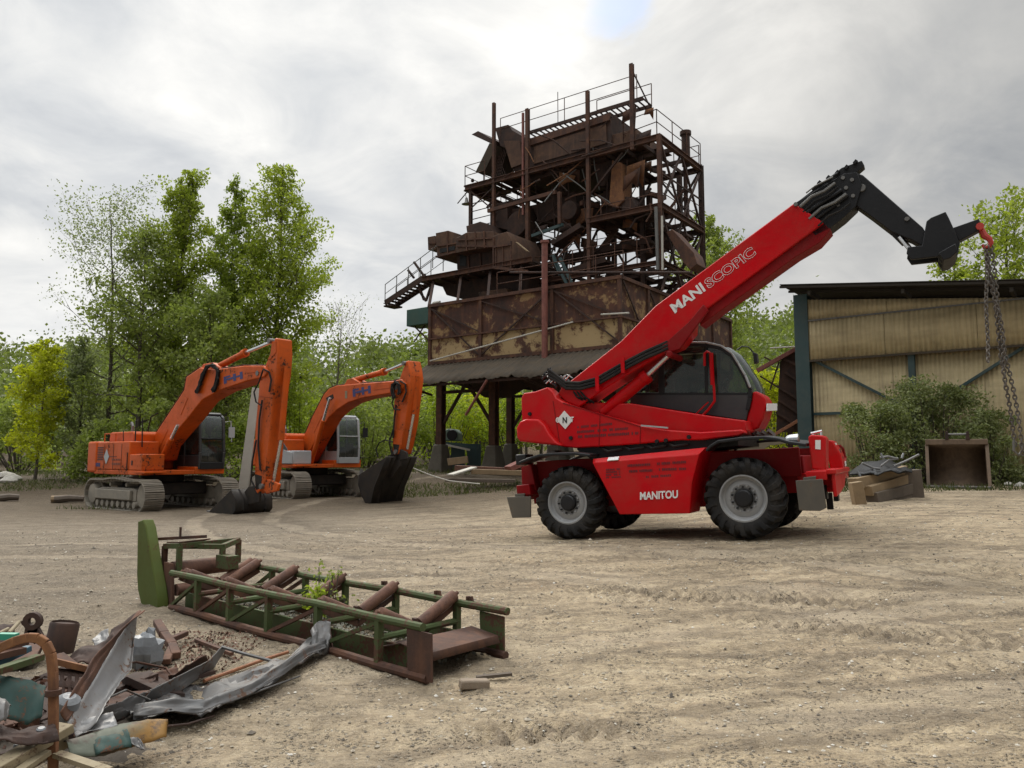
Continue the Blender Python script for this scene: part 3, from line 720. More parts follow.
    O_, X_, Y_ = [F.pl(a, b, yb0-.002) for a, b in ((709,289),(757,254.3),(703.3,281))]
    text_part('SCOPIC', O_, X_-O_, Y_-O_, M['white'], boom, outline=.017, bold=.03)
    # pivot bracket where the cylinder meets the boom
    br = MB(); br.prism(F.poly([(688,322),(703,304),(708,310),(690,334),(679,349),(664,353),(660,347)], .36), .38, .44); br.tube(F.pl(669,354,.34), F.pl(669,354,.34)+Vector((0,.62,0)), .05, n=12); br.build('cylinder_bracket', M['red_dull'], boom, .01)
    ht = MB()
    for k, dy in enumerate((0, .035, .07)):
        pts = F.poly([(548,372+k),(556,378),(566,385.5),(580,386),(597,381.5),(623,366.5),(645,355),(668,345)], .40-dy*.2)
        pts = [v + Vector((0,0,.05-.05*k)) for v in pts]; ht.path(pts, .026, 6)
    ht.build('hose_bundle', M['rubber'], boom)
    for a, b in (((597,376),(597.6,391)), ((622.4,357),(623.2,373))):
        c = MB(); c.beam(F.pl(*a, .36), F.pl(*b, .36), .06, .03); c.build('hose_clip', M['red'], boom)
    r = random.Random(3); hb = MB()
    for k in range(12):
        x = 540+r.uniform(-4,22); y = 381+r.uniform(-7,3)
        pts = [F.pl(x, y, .55+.05*k%.4), F.pl(x+r.uniform(3,8), y-r.uniform(2,7), .5+.04*k), F.pl(x+r.uniform(9,14), y+r.uniform(-3,5), .6), F.pl(x+r.uniform(14,20), y+r.uniform(4,9), .6)]
        hb.path(pts, .016, 5)
    hb.build('rear_hoses', M['black'], T)
    hs = MB()
    for k in range(5): hs.tube(F.pl(546+k*4.4, 383.5-k*.4, .46), F.pl(553+k*4.2, 376.5-k*.4, .46), .012)
    hs.build('hose_fitting', M['chrome'], T)
    # ---- black boom stages
    st = MB(); st.prism(F.poly([(790,206),(806,196),(844,173.5),(857,172),(862,185),(856,206),(844,217.5),(829,229),(815,236)], yb0+.06), yb0+.06, yb1-.06)
    st.prism(F.poly([(798,203.5),(801,200.5),(842,169),(862,161.8),(864.8,167),(858,173),(846,179),(812,206)], yb0+.16), yb0+.10, yb1-.20)
    for (a, b, rr) in (((812,190),(838,173),.02),((806,213),(842,190),.035),((812,222),(848,195),.03)):
        st.tube(F.pl(*a, yb0+.03), F.pl(*b, yb0+.03), rr)
    stg = st.build('boom_stage', M['black'], T, .008)
    for k, (a, b) in enumerate((((800,207),(835,183)),((803,212),(838,187)),((809,219),(846,194)),((818,226),(850,203)))):
        h_ = MB(); A_, B_ = F.pl(*a, yb0+.01), F.pl(*b, yb0+.01); h_.path([A_, A_.lerp(B_,.35)+Vector((0,-.02,.03)), A_.lerp(B_,.7)+Vector((0,-.03,-.02)), B_], .016 if k % 2 else .024, 6); h_.build('hose', M['rubber'] if k % 2 else M['steelw'], stg)
    for k in range(5):
        h_ = MB(); c_ = F.pl(818+k*9, 184.5-k*5.2, yb0+.08); h_.beam(c_, c_+Vector((.04,0,.04)), .05, .04); h_.build('chain_guide', M['black'], stg)
    for px, py in ((843,178),(852,180),(846,188),(853,196),(838,205)):
        h_ = MB(); c_ = F.pl(px, py, yb0+.058); h_.lathe([(.03,0),(.028,.02)], c_, (0,-1,0), 8); h_.build('bolt', M['steelw'], stg)
    tk = MB(); tk.path(F.poly([(806,193),(815,186),(823,182),(833,177)], yb0), .012, 5); tk.tube(F.pl(795.5,204,.4), F.pl(795.5,204,.4)+Vector((0,.3,0)), .03); tk.build('stage_pipe', M['steelw'], stg)
    # ---- jib
    j = MB(); j.prism(F.poly([(850,198),(851,182),(857,173),(863,175),(895,203),(923,227.5),(930,240),(922,246),(912,240),(891,231.5),(872,217),(856,205.5)], yb0+.1), yb0+.1, yb1-.12)
    jib = j.build('jib', M['black'], T, .012)
    pn = MB(); c = F.pl(861.5,188,yb0+.09); pn.lathe([(.06,0),(.05,.02)], c, (0,-1,0), 12); c = F.pl(907,219,yb0+.09); pn.lathe([(.035,0),(.03,.02)], c, (0,-1,0), 10); pn.build('jib_pin', M['steelw'], jib)
    j = MB(); Hd = F.poly([(911,259.5),(906.5,253),(907.5,247),(922,245.5),(926.5,221),(931,217.5),(945.6,211.5),(949,218),(954,229),(960,243.5),(957,255),(950,260),(941,262.8),(938,256.5)], yb0+.04)
    j.prism(Hd, yb0+.04, yb0+.10); j.prism(Hd, yb1-.12, yb1-.06); j.prism(F.poly([(928,224),(944,215),(952,232),(957,245),(940,252),(925,247)], yb0+.1), yb0+.1, yb1-.12)
    j.prism(F.poly([(938,256.5),(955,247),(957,255),(950,261.5),(943,263.5)], yb0+.06), yb0-.15, yb1+.12)
    j.prism(F.poly([(952,228),(979,218.5),(982.5,228.5),(959,241)], yb0+.14), yb0+.14, yb1-.16)
    jh = j.build('jib_head', M['black'], T, .01)
    c = MB(); c.tube(F.pl(892,231,.64), F.pl(905,244,.64), .045, n=10); c.build('jib_cylinder', M['black'], jib)
    c = MB(); c.tube(F.pl(899,237,.55), F.pl(909,249.5,.55), .022, n=8); c.tube(F.pl(902.5,238,.75), F.pl(911,248.5,.75), .022, n=8); c.build('cylinder_rod', M['chrome'], jib)
    hk = MB(); hk.path([F.pl(a, b, .66) for a, b in ((979,226),(982,231),(984.5,236),(989.5,239),(991,243),(988.5,247),(984,247.5),(982.5,244.5))], [.035,.04,.045,.038,.034,.03,.024,.015], 8)
    hk.tube(F.pl(980,226,.56), F.pl(980,226,.56)+Vector((0,.2,0)), .05); hk.build('hook', M['hook_red'], jh)
    # ---- lift cylinder
    lc = MB(); lc.tube(F.pl(603,413,.62), F.pl(647,376,.62), .105, n=14); lc.lathe([(.12,-.06),(.12,.06)], F.pl(645.5,377,.62), F.pl(647,376,.62)-F.pl(603,413,.62), 14)
    lco = lc.build('lift_cylinder', M['red'], T, .01)
    lr = MB(); lr.tube(F.pl(646,376.5,.62), F.pl(669,354.5,.62), .05, n=12); lr.build('rod', M['chrome'], lco)
    # ---- cab
    y0, y1 = 1.02, 1.92
    cab = bpy.data.objects.new('cab', None); COL.objects.link(cab); cab.parent = T
    curve = [(636,352),(660,346.5),(689,344.6),(706,344.8),(721,348.2),(731.6,355.6),(738,365.7),(745,377.6),(750,390),(750,398),(747.5,410),(746,420)]
    low = F.poly([(630,394.5),(744,393.8),(750,394),(748.5,408),(746,420.5),(709.6,415.2),(630,403.5)], y0)
    c = MB(); c.prism(low, y0, y0+.05); c.prism(low, y1-.05, y1); c.prism(F.poly([(630,400),(746,410),(746,421),(709.6,416),(630,404.5)], y0), y0+.05, y1-.05); c.build('cab_panel', M['grey'], cab, .01)
    cv = F.poly(curve, y0)
    fr = MB()
    for yy in (y0-.005, y1-.055):
        pts = [Vector((v.x, yy+.03, v.z)) for v in cv[:11]]
        for a, b in zip(pts[1:], pts[2:]): fr.beam(a, b, .06, .085, up=(0,1,0))
        for (a, b, w_) in (((660.5,348),(661.5,395),.10),((706,347),(706.5,395),.05),((630,394),(748,394),.05),((636,352),(630,394),.06)):
            p0, p1 = F.pl(*a, y0), F.pl(*b, y0); fr.beam(Vector((p0.x, yy+.03, p0.z)), Vector((p1.x, yy+.03, p1.z)), w_, .05, up=(0,1,0))
    fr.build('cab_frame', M['blackp'], cab, .008)
    rf = MB(); rc = cv[0:5]; rf.ribbon([v+Vector((0,.02,.015)) for v in rc], [Vector((v.x, y1-.02, v.z+.015)) for v in rc], (0,0,.045)); rf.build('roof', M['grey'], cab, .015)
    tr = MB(); pts = [v + Vector((.01,-.012,.035)) for v in cv[1:9]]
    for a, b in zip(pts, pts[1:]): tr.beam(a, b, .03, .05, up=(0,1,0))
    tr.build('roof_trim', M['lgrey'], cab, .01)
    def glass(name, poly, yy):
        g_ = MB(); g_.prism(F.poly(poly, y0) if yy is None else [Vector((v.x, 0, v.z)) for v in F.poly(poly, y0)], yy, yy+.006); g_.build(name, M['glass'], cab, smooth=0)
    side_g = [(663,394),(663,349),(704.5,346.5),(704.5,394)]; door_g = [(708,394),(708,346.8),(720,349.8),(730,356.8),(736.5,366.5),(743,378),(747.5,390),(747,394)]; rear_g = [(633,393),(638,354),(659,348.5),(659,394)]
    for yy in (y0+.012, y1-.02):
        for gg in (side_g, door_g, rear_g): glass('window', gg, yy)
    ws = []
    for k in range(7):                                # windscreen bulges forward between the pillars
        t = k/6; bul = .16*(1-(2*t-1)**2); yy = y0+.03+(y1-y0-.06)*t
        ws.append([Vector((v.x+bul*(.3+.7*i/5), yy, v.z+bul*.35*(1-i/5))) for i, v in enumerate(cv[4:10])])
    wm = MB(); wm.grid(ws); wm.build('windscreen', M['glass'], cab, smooth=60)
    se = MB(); cx = F.pl(690, 400, y0).x; cz = F.pl(690, 400, y0).z
    se.box(cx-.25, cx+.25, 1.22, 1.70, cz-.05, cz+.10); se.box(cx-.32, cx-.20, 1.24, 1.68, cz+.05, cz+.62); se.box(cx-.33, cx-.22, 1.33, 1.59, cz+.64, cz+.82); se.build('seat', M['seat'], cab, .04)
    sw = MB(); s0 = F.pl(727, 396, y0); sw.tube((s0.x, 1.46, s0.z-.1), (s0.x-.12, 1.46, s0.z+.18), .025)
    for k in range(16):
        a, b = 2*pi*k/16, 2*pi*(k+1)/16
        sw.tube((s0.x-.12+.06*sin(a), 1.46+.17*cos(a), s0.z+.18+.14*sin(a)), (s0.x-.12+.06*sin(b), 1.46+.17*cos(b), s0.z+.18+.14*sin(b)), .013, n=5)
    sw.build('steering_wheel', M['blackp'], cab)
    hr = MB(); rr = [F.pl(a, b, .93) for a, b in ((704.6,366),(704.5,353.5),(707,351.5),(710.5,353),(712,372),(714,388),(714.6,401),(708,410),(692.6,425.5))]
    hr.path(rr, .022, 7); hr.path([F.pl(a, b, .93) for a, b in ((711,353),(711.3,362),(712.5,385))], .035, 6); hr.path([F.pl(a, b, .93) for a, b in ((708.5,402),(700,410),(696,414))], .012, 5); hr.build('handrail', M['red'], cab)
    mr = MB(); mr.path([F.pl(a, b, y0) for a, b in ((737,350),(742,346.5),(748.5,347),(753,352),(755,358))], .012, 6); mr.build('mirror_arm', M['blackp'], cab)
    mr = MB(); q = F.poly([(752.5,352),(756.5,353),(757.5,362),(754,364)], y0-.05); mr.prism(q, y0-.05, y0+.10); mr.build('mirror', M['blackp'], cab, .01)
    # ---- red nose in front of the cab, with its plate
    ns = F.poly([(746,421),(751,401),(752.5,391.5),(757,391.5),(762,394.5),(765.5,400),(766,408),(763.5,418),(758.5,428),(752,431),(744,431)], y0+.02)
    nm = MB(); nm.prism(ns, y0+.02, 1.66); nose = nm.build('cab_nose', M['red'], T, .03)
    c1 = F.px_(766.5, 411, ns[6].x+.008); c2 = F.px_(776.5, 410.5, ns[6].x+.008); c3 = F.px_(766.5, 403.5, ns[6].x+.008); c4 = c2 + (c3-c1)
    pl = MB(); pl.slab([c1, c2, c4, c3], (.012,0,0)); plo = pl.build('plate', M['white'], nose, smooth=0)
    cl = MB(); rr_ = random.Random(9)
    for k in range(6): cl.beam(F.pl(738+k*6, 431+rr_.uniform(-1,2), 1.1), F.pl(744+k*6, 436+rr_.uniform(-2,2), 1.2), .05, .05)
    cl.build('slew_gear', M['steelw'], T)
    # ---- head lamp
    hl = MB(); a = F.pl(786.5,440,.2); hl.lathe([(.055,0),(.075,.05),(.08,.16),(.07,.17)], a, (1,0,0), 18); hl.build('headlight', M['chrome'], T)
    # ---- front stabiliser frame
    xf = F.pl(826, 480, .1).x
    def fz(py, y=.1, px=826): return F.pl(px, py, y).z
    a = MB(); a.prism(F.poly([(808,437),(811,434.5),(823,435.5),(826,438),(826,471),(812,469)], .10), .10, .45); hs_ = a.build('stabilizer_housing', M['red'], T, .02)
    q = F.poly([(815.3,440),(820.6,440),(820.6,449.5),(815.3,449)], .097); b_ = MB(); b_.slab(q, (0,-.004,0)); b_.build('label_plate', M['white'], hs_, smooth=0)
    b_ = MB(); b_.tube(F.pl(811,433.5,.2), F.pl(822,431,.2), .018); b_.tube(F.pl(813,436,.2), F.pl(813,432,.2), .015); b_.tube(F.pl(821,436,.2), F.pl(821,431,.2), .015); b_.build('hydraulic_port', M['chrome'], hs_)
    x0 = F.pl(809,436,.1).x
    a = MB(); h2 = [Vector((x0+.05,0,fz(436)-.02)), Vector((xf+.0,0,fz(437)-.02)), Vector((xf+.10,0,fz(455))), Vector((xf+.12,0,fz(473))), Vector((x0+.1,0,fz(473)))]
    a.prism(h2, 1.45, 1.95); h2o = a.build('stabilizer_housing', M['red'], T, .02)
    b_ = MB(); b_.lathe([(.085,0),(.08,.02)], (xf+.07, 1.70, fz(454)), (1,0,.3), 14); b_.build('port_hole', M['black'], h2o)
    b_ = MB(); b_.box(xf+.015, xf+.03, 1.55, 1.72, fz(445), fz(441)); b_.box(xf+.125, xf+.135, 1.62, 1.76, fz(468), fz(462)); b_.build('label_plate', M['white'], h2o, smooth=0)
    b_ = MB(); zz = fz(455); b_.path([(xf+.05,1.95,zz+.15),(xf+.08,2.08,zz+.1),(xf+.1,2.10,zz-.05),(xf+.1,1.96,zz-.12)], .022, 6); b_.build('tie_loop', M['red_dull'], h2o)
    a = MB(); zt, zb = fz(473), fz(497); ym = 1.2
    pl_ = [(xf+.12,.12,zt),(xf+.12,2.15,zt+.0),(xf+.12,2.15,zb+.20),(xf+.12,1.75,zb+.28),(xf+.12,1.35,zb+.10),(xf+.12,.6,zb+.02),(xf+.12,.12,zb)]
    a.slab(pl_, (-.05,0,0)); a.build('front_plate', M['red'], T, .012)
    a = MB(); a.box(x0-.02, xf+.14, .08, 2.2, zt-.02, zt+.05); a.box(F.pl(806,474,.06).x, xf+.02, .02, .5, fz(480), fz(470.5)); a.box(2.05, xf+.05, .6, 1.8, .62, zt); a.build('stabilizer_beam', M['red'], T, .015)
    a = MB(); a.box(xf-.05, xf+.02, 1.3, 1.5, zb-.12, zb+.1); a.build('tow_lug', M['black'], T, .01); a = MB(); a.box(xf-.3, xf-.05, .5, .7, zb-.05, zb+.15); a.build('tow_lug', M['black'], T, .01)
    # near front pad, turned up against the frame
    def pad(poly, y):
        a = MB(); a.prism(F.poly(poly, y), y, y+.035); a.prism(F.poly([(poly[0][0]+7, poly[0][1]-3),(poly[1][0]-7, poly[1][1]-3),(poly[1][0]-9, poly[1][1]+8),(poly[0][0]+9, poly[0][1]+8)], y), y+.035, y+.10)
        return a.build('stabilizer_pad', M['padsteel'], T, .008)
    pad([(795.5,480.5),(822.5,479),(826.5,508),(820,511),(799,510.5)], -.12)
    pad([(506.5,497),(530.5,496.5),(530.5,517.5),(512,518)], .05)
    a = MB(); a.box(F.pl(815,490,.1).x-.1, F.pl(815,490,.1).x+.0, 2.20, 2.24, .28, .55); a.build('stabilizer_pad', M['black'], T, .008)
    # ---- rear stabiliser frame
    a = MB(); a.prism(F.poly([(516,485.5),(529,484),(531,495),(517,496)], .12), .12, 2.2); a.prism(F.poly([(521,467),(531,464),(536,490),(530,500),(522,494)], .3), .3, .6); a.prism(F.poly([(521,467),(531,464),(536,490),(530,500),(522,494)], .3), 1.7, 2.0)
    a.prism(F.poly([(530,470),(548,462),(548,500),(534,504)], .6), .6, 1.8); a.build('rear_frame', M['red_dull'], T, .015)
    a = MB(); q = F.pl(523,459,.35); a.box(q.x-.12, q.x+.08, .3, .6, q.z-.10, q.z+.08); a.build('rear_lamp', M['blackp'], T, .02)
    a = MB(); a.tube(F.pl(528,497,.35), F.pl(529,480,.35), .05, n=10); a.build('stabilizer_ram', M['black'], T)
    a = MB(); x_ = F.pl(596,455,.5).x; a.box(x_-.5, x_+.3, .7, 1.0, 1.17, 1.25); q = F.pl(550,454,.6); a.box(q.x-.06, q.x+.1, .6, .9, q.z-.03, q.z+.06); a.build('deck_box', M['steelw'], T, .01)
    return T
telehandler = make_telehandler()

# ---- the chain bunch on its hook
def make_chain(name, label, a, b, n_links, side, loc_sway, r=.010, L=.074):
    o = MB(); a, b = Vector(a), Vector(b)
    m = max(2, int((b-a).length/(L*.72)))
    for i in range(m):
        t0 = i/m; t1 = (i+1)/m
        w = lambda t: Vector((loc_sway*sin(t*9+side), loc_sway*cos(t*7+side*2), 0))
        p, q = a.lerp(b, t0)+w(t0), a.lerp(b, t1)+w(t1); d = (q-p).normalized(); c = (p+q)/2
        u = d.orthogonal().normalized(); u = (Matrix.Rotation(side+i*pi/2, 3, d) @ u)
        ring = []
        for k in range(8):
            an = 2*pi*k/8; ring.append(c + d*(cos(an)*L*.5) + u*(sin(an)*L*.30))
        ring.append(ring[0]); o.path(ring, r, 5, False)
    return o
def chains():
    hook = TF.w(*TF.pl(987, 246, .66)); dp = hook.y
    end = at_depth(1018, 446, dp+.15); sh = at_depth(988, 362, dp-.05)
    fr = Frame(hook, Matrix.Identity(3))
    c = thing('chain', 'long rusty chain bunch hanging from the red hook at the jib tip', 'chain', fr)
    for k in range(3):
        off = Vector((.035*sin(k*1.7), .05*cos(k*1.7), 0)); e = end - hook + Vector((.05*sin(k*2.1), .06*cos(k*2), .0 - .12*(k == 1) ))
        make_chain('', '', off*.6, e if k != 2 else e*.72, 0, k*1.3, .02).build('chain_leg', M['chainm'], c, smooth=60)
    make_chain('', '', (-.02,0,0), sh-hook, 0, .4, .012).build('chain_leg', M['chainm'], c, smooth=60)
    h = MB(); e = end-hook; h.path([e+Vector((-.05,0,.08)), e+Vector((-.06,0,-.06)), e+Vector((0,0,-.12)), e+Vector((.05,0,-.06)), e+Vector((.04,0,.04))], .018, 6); h.build('grab_hook', M['steelw'], c)
chains()
# ================================================================== orange crawler excavators
def track_mesh(x0, x1, R, y0, y1, sag=.05):
    """crawler belt around a stadium path, shoe by shoe"""
    b = MB(); pts = []
    n = 60
    for i in range(n): pts.append((x0+(x1-x0)*i/n, 0.0))                       # bottom run
    for i in range(n//3): a = -pi/2+pi*i/(n//3); pts.append((x1+R*cos(a), R+R*sin(a)))
    for i in range(n):
        t = i/n; pts.append((x1+(x0-x1)*t, 2*R+.055*math.exp(-((t-.5)/.22)**2)-sag*.4*sin(pi*t)*(1 if abs(t-.5) > .2 else 0)))
    for i in range(n//3): a = pi/2+pi*i/(n//3); pts.append((x0+R*cos(a), R+R*sin(a)))
    P = [Vector((x, 0, z)) for x, z in pts]; L = [0]
    for i in range(len(P)): L.append(L[-1]+(P[(i+1) % len(P)]-P[i]).length)
    tot = L[-1]; ns = int(tot/.19); 
    def at(s):
        s %= tot
        for i in range(len(P)):
            if L[i+1] >= s: return P[i].lerp(P[(i+1) % len(P)], (s-L[i])/max(1e-9, L[i+1]-L[i]))
    for k in range(ns):
        a, c = at(k*tot/ns), at((k+.93)*tot/ns); d = (c-a).normalized(); nrm = Vector((d.z, 0, -d.x))
        q = [a+Vector((0,y0,0)), c+Vector((0,y0,0)), c+Vector((0,y1,0)), a+Vector((0,y1,0))]
        b.slab(q, nrm*.03)
        for f in (.12, .5, .88):
            m = a.lerp(c, f); b.beam(m+Vector((0,y0+.01,0))+nrm*.042, m+Vector((0,y1-.01,0))+nrm*.042, .022, .03, up=nrm)
        m = a.lerp(c, .5); ym = (y0+y1)/2; b.beam(m+Vector((0,ym-.12,0))-nrm*.04, m+Vector((0,ym+.12,0))-nrm*.04, .15, .08, up=nrm)
    return b
def hose(pts, r=.022):
    return MB().path(pts, r, 6)
def excavator(name, label, F, S):
    T = thing(name, label, 'excavator', F, group=None)
    body = M['orange']; q = lambda a, b, y: F.pl(a, b, y)
    # ---- crawlers
    R = .44
    for s in (-1, 1):
        y0, y1 = (-1.55, -.95) if s < 0 else (.95, 1.55)
        tr = track_mesh(-1.62, 1.62, R, y0, y1).build('track', M['track'], T, smooth=0)
        fr = MB(); ym = (y0+y1)/2; o = -1 if s < 0 else 1
        fr.prism([(-1.45,.26),(1.25,.26),(1.25,.60),(1.05,.66),(-1.1,.66),(-1.45,.58)], ym-.17, ym+.17); fr.prism([(-1.40,.30),(1.05,.30),(1.05,.60),(-1.40,.60)], ym+o*.17, ym+o*.27)
        fr.build('track_frame', M['track'], tr, .02)
        for k in range(8): rl = MB(); rl.tube((-1.25+k*.36, ym-.24, .16), (-1.25+k*.36, ym+.24, .16), .10, n=12); rl.build('roller', M['track'], tr)
        for x in (-.5, .6): rl = MB(); rl.tube((x, ym-.18, .76), (x, ym+.18, .76), .06, n=10); rl.build('roller', M['track'], tr)
        iw = MB(); iw.lathe([(.20,-.16),(.36,-.14),(.385,-.05),(.385,.05),(.36,.14),(.20,.16)], (1.62, ym, R), (0,1,0), 24); iw.build('idler', M['track'], tr)
        sp = MB(); sp.lathe([(.16,-.26),(.30,-.24),(.33,-.06),(.37,-.03),(.37,.03),(.33,.06),(.30,.24),(.16,.26)], (-1.62, ym, R), (0,1,0), 22); sp.build('sprocket', M['track'], tr)
    cb = MB(); cb.box(-1.0, 1.0, -1.0, 1.0, .42, .80); cb.lathe([(.66,.8),(.66,1.06)], (0,0,0), (0,0,1), 28)
    cb.build('carbody', M['bucketd'], T, .04)
    # ---- upper structure
    up = MB(); up.box(-1.9, 1.4, -1.35, 1.35, 1.06, 1.20); up.build('deck', body, T, .02)
    cw = MB(); arc = [(-1.75,-1.37)] + [(-2.75+.32*abs(t)**3, 1.37*t) for t in [-1,-.8,-.5,0,.5,.8,1]] + [(-1.75,1.37)]
    cw.v = []; A = [Vector((x, y, 1.10)) for x, y in arc]; cw.slab(A, (0,0,S['h_cw']-1.10)); cwo = cw.build('counterweight', body, T, .07, seg=3)
    hd = MB(); hd.box(-1.75, .55 if not S['new'] else .35, -1.35, -.42, 1.20, S['h_cw']-.02); hd.box(-1.75, -.35, -.42, 1.2, 1.20, S['h_cw']-.02)
    hdo = hd.build('side_house', body if not S['new'] else body, T, .035)
    ln = MB()
    for x in (-1.2, -.55, .02): ln.box(x, x+.012, -1.362, -1.355, 1.22, S['h_cw']-.10)
    ln.box(-.9, -.3, -1.362, -1.355, 1.62, 1.635); ln.build('door_seam', M['black'], hdo, smooth=0)
    ho = MB(); ho.prism([(-1.85,S['h_cw']-.03),(-1.80,S['h_hood']-.06),(-1.70,S['h_hood']),(-.15,S['h_hood']),(-.05,S['h_hood']-.08),(-.05,S['h_cw']-.03)], -.95, 1.0); ho.build('engine_hood', body, T, .04)
    gl = MB()
    for k in range(8): gl.box(-1.68, -1.28, -1.364, -1.352, 1.52+k*.055, 1.545+k*.055)
    gl.build('grille', M['black'], hdo, smooth=0)
    gl = MB(); gl.path([(-1.7,-1.15,S['h_cw']-.03),(-1.7,-1.15,S['h_cw']+.25),(-.9,-1.15,S['h_cw']+.25),(-.9,-1.15,S['h_cw']-.03)], .018, 6); gl.build('handrail', body, hdo)
    ex = MB(); p = Vector((-1.05,-.55,S['h_hood']-.02)); ex.path([p, p+Vector((0,0,.22)), p+Vector((-.10,0,.34))], .05, 9); ex.build('exhaust', M['steelw'], T)
    tb = MB(); tb.box(.55 if not S['new'] else .35, 1.4, -1.35, -.65, 1.20, 1.20+S['h_box']); tbo = tb.build('tool_box', M['lgrey'] if S['new'] else body, T, .03)
    st = MB(); st.box(1.0, 1.62, -1.37, -.7, 1.12, 1.17); st.build('step', body, tbo, .008)
    if S['new']:
        sd = MB(); sd.prism([(-.65,1.22),(1.36,1.22),(1.36,1.62),(.75,1.68),(.25,S['h_cw']-.04),(-.65,S['h_cw']-.04)], -1.385, -1.35); sd.build('side_panel', M['lgrey'], T, .01)
        sd = MB(); sd.prism([(.30,S['h_cw']-.12),(.68,1.72),(1.0,1.68),(.95,1.75),(.55,S['h_cw']-.1)], -1.392, -1.38); sd.build('vent_panel', M['grey'], T)
    else:
        d = MB(); d.slab([(-1.02,-1.358,1.86),(-.83,-1.358,1.62),(-1.02,-1.358,1.38),(-1.21,-1.358,1.62)], (0,-.006,0)); d.build('badge', M['lgrey'], hdo, smooth=0)
        d = MB()
        for k in range(6): d.box(-2.28+k*.14, -2.18+k*.14, -1.362, -1.35, 1.30, 1.42)
        d.build('lettering', M['blue'], cwo, smooth=0)
        d = MB()
        for k in range(5): d.box(-.62+k*.12, -.53+k*.12, -1.362, -1.35, 1.36+.0*k, 1.43); d.box(-.62+k*.12, -.54+k*.12, -1.362, -1.35, 1.50, 1.56)
        d.build('lettering', M['darkdecal'], hdo, smooth=0)
        d = MB()
        for k in range(3): d.box(-2.3, -1.85, -1.362, -1.35, 1.62+k*.09, 1.65+k*.09)
        d.build('lettering', M['darkdecal'], cwo, smooth=0)
        d = MB(); d.box(.72, .80, -1.362, -1.35, 1.36, 1.50); d.build('label_plate', M['black'], tbo, smooth=0)
        hr = MB(); hr.path([(.35,-1.1,S['h_cw']-.03),(.35,-1.1,S['h_hood']+.32),(.55,-1.0,S['h_hood']+.40),(.62,-1.0,S['h_cw']-.2)], .02, 6)
        hr.path([(.0,-1.3,S['h_cw']-.25),(-.05,-1.3,S['h_hood']+.02),(-.3,-1.05,S['h_hood']+.05)], .014, 5); hr.path([(.45,-1.37,1.18),(.45,-1.37,1.75)], .014, 5); hr.build('handrail', M['black'], T)
    # ---- cab on the far side of the boom
    cab = bpy.data.objects.new('cab', None); COL.objects.link(cab); cab.parent = T
    cy0, cy1 = S['cab_y']; x0, x1, z0, z1 = -.15, 1.45, 1.22, S['z_cab']
    prof = [(x0,z0),(x1-.04,z0),(x1,z0+.55),(x1-.10,z1-.12),(x1-.28,z1),(x0+.05,z1),(x0,z1-.1)]
    cm = M['lgrey'] if S['new'] else M['grey']
    for yy in (cy0, cy1-.05):
        fr = MB(); pp = [Vector((x, yy+.025, z)) for x, z in prof]
        for a, b in zip(pp, pp[1:]+pp[:1]): fr.beam(a, b, .06, .09, up=(0,1,0))
        fr.beam((.5, yy+.025, z0), (.5, yy+.025, z1), .05, .09, up=(0,1,0)); fr.box(x0, x1-.06, yy, yy+.05, z0, z0+.62 if yy > cy0 else z0+.45)
        fr.build('cab_frame', cm, cab, .02)
        gl = MB(); gl.prism([(x+.0, z) for x, z in [(x0+.05,z0+.45),(x1-.02,z0+.5),(x1-.12,z1-.1),(x0+.08,z1-.08)]], yy+.02, yy+.026); gl.build('window', M['glass'], cab, smooth=0)
    rf = MB(); rf.prism([(x0,z1-.04),(x1-.26,z1-.04),(x1-.24,z1+.02),(x1-.34,z1+.07),(x0+.1,z1+.07),(x0,z1+.02)], cy0-.01, cy1+.01); rf.build('roof', cm, cab, .03)
    bk = MB(); bk.box(x0, x0+.05, cy0+.05, cy1-.05, z0, z1-.05); bk.build('rear_wall', cm, cab)
    fl = MB(); fl.box(x1-.10, x1+.02, cy0+.04, cy1-.04, z0, z0+.22); fl.beam((x1-.02,cy0+.05,z0+S['split']),(x1-.02,cy1-.05,z0+S['split']), .05, .05); fl.beam((x1-.24,cy0,z1-.02),(x1-.24,cy1,z1-.02), .06, .08); fl.build('front_rail', M['blackp'] if not S['new'] else cm, cab, .01)
    ws = MB(); f0 = [Vector((x1-.03, 0, z0+.22)), Vector((x1-.01, 0, z0+.55)), Vector((x1-.11, 0, z1-.14)), Vector((x1-.24, 0, z1-.03))]
    ws.grid([[v+Vector((0,cy0+.06,0)), v+Vector((0,cy1-.06,0))] for v in f0]); ws.build('windscreen', M['glass'], cab, smooth=60)
    se = MB(); ym = (cy0+cy1)/2; se.box(.2,.75,ym-.25,ym+.25,z0+.45,z0+.6); se.box(.15,.28,ym-.23,ym+.23,z0+.6,z0+1.2); se.box(.85,1.2,ym-.35,ym-.2,z0,z0+.75); se.box(.85,1.2,ym+.2,ym+.35,z0,z0+.75); se.build('seat', M['seat'], cab, .04)
    if not S['new']:
        bl = MB(); bl.box(.05, .06, cy0+.05, cy1-.05, z0+.8, z1-.1); bl.build('sun_blind', M['lgrey'], cab)
    ba = MB(); ba.box(.45 if S['new'] else .3, 1.42, cy0-.12, 1.36, 1.06, 1.06+S['base']); ba.build('cab_base', body, T, .02)
    m_ = MB(); m_.path([(x1-.15,cy1,z1-.25),(x1+.05,cy1+.16,z1-.2),(x1+.06,cy1+.2,z1-.9)], .018, 6); m_.box(x1+.02,x1+.07,cy1+.10,cy1+.30,z1-.75,z1-.40); m_.build('mirror', M['blackp'] if S['new'] else M['lgrey'], cab)
    # ---- boom
    w = .29
    bo = MB(); bo.prism([q(a, b, -w) for a, b in S['boom']], -w, w); boom = bo.build('boom', body, T, .03)
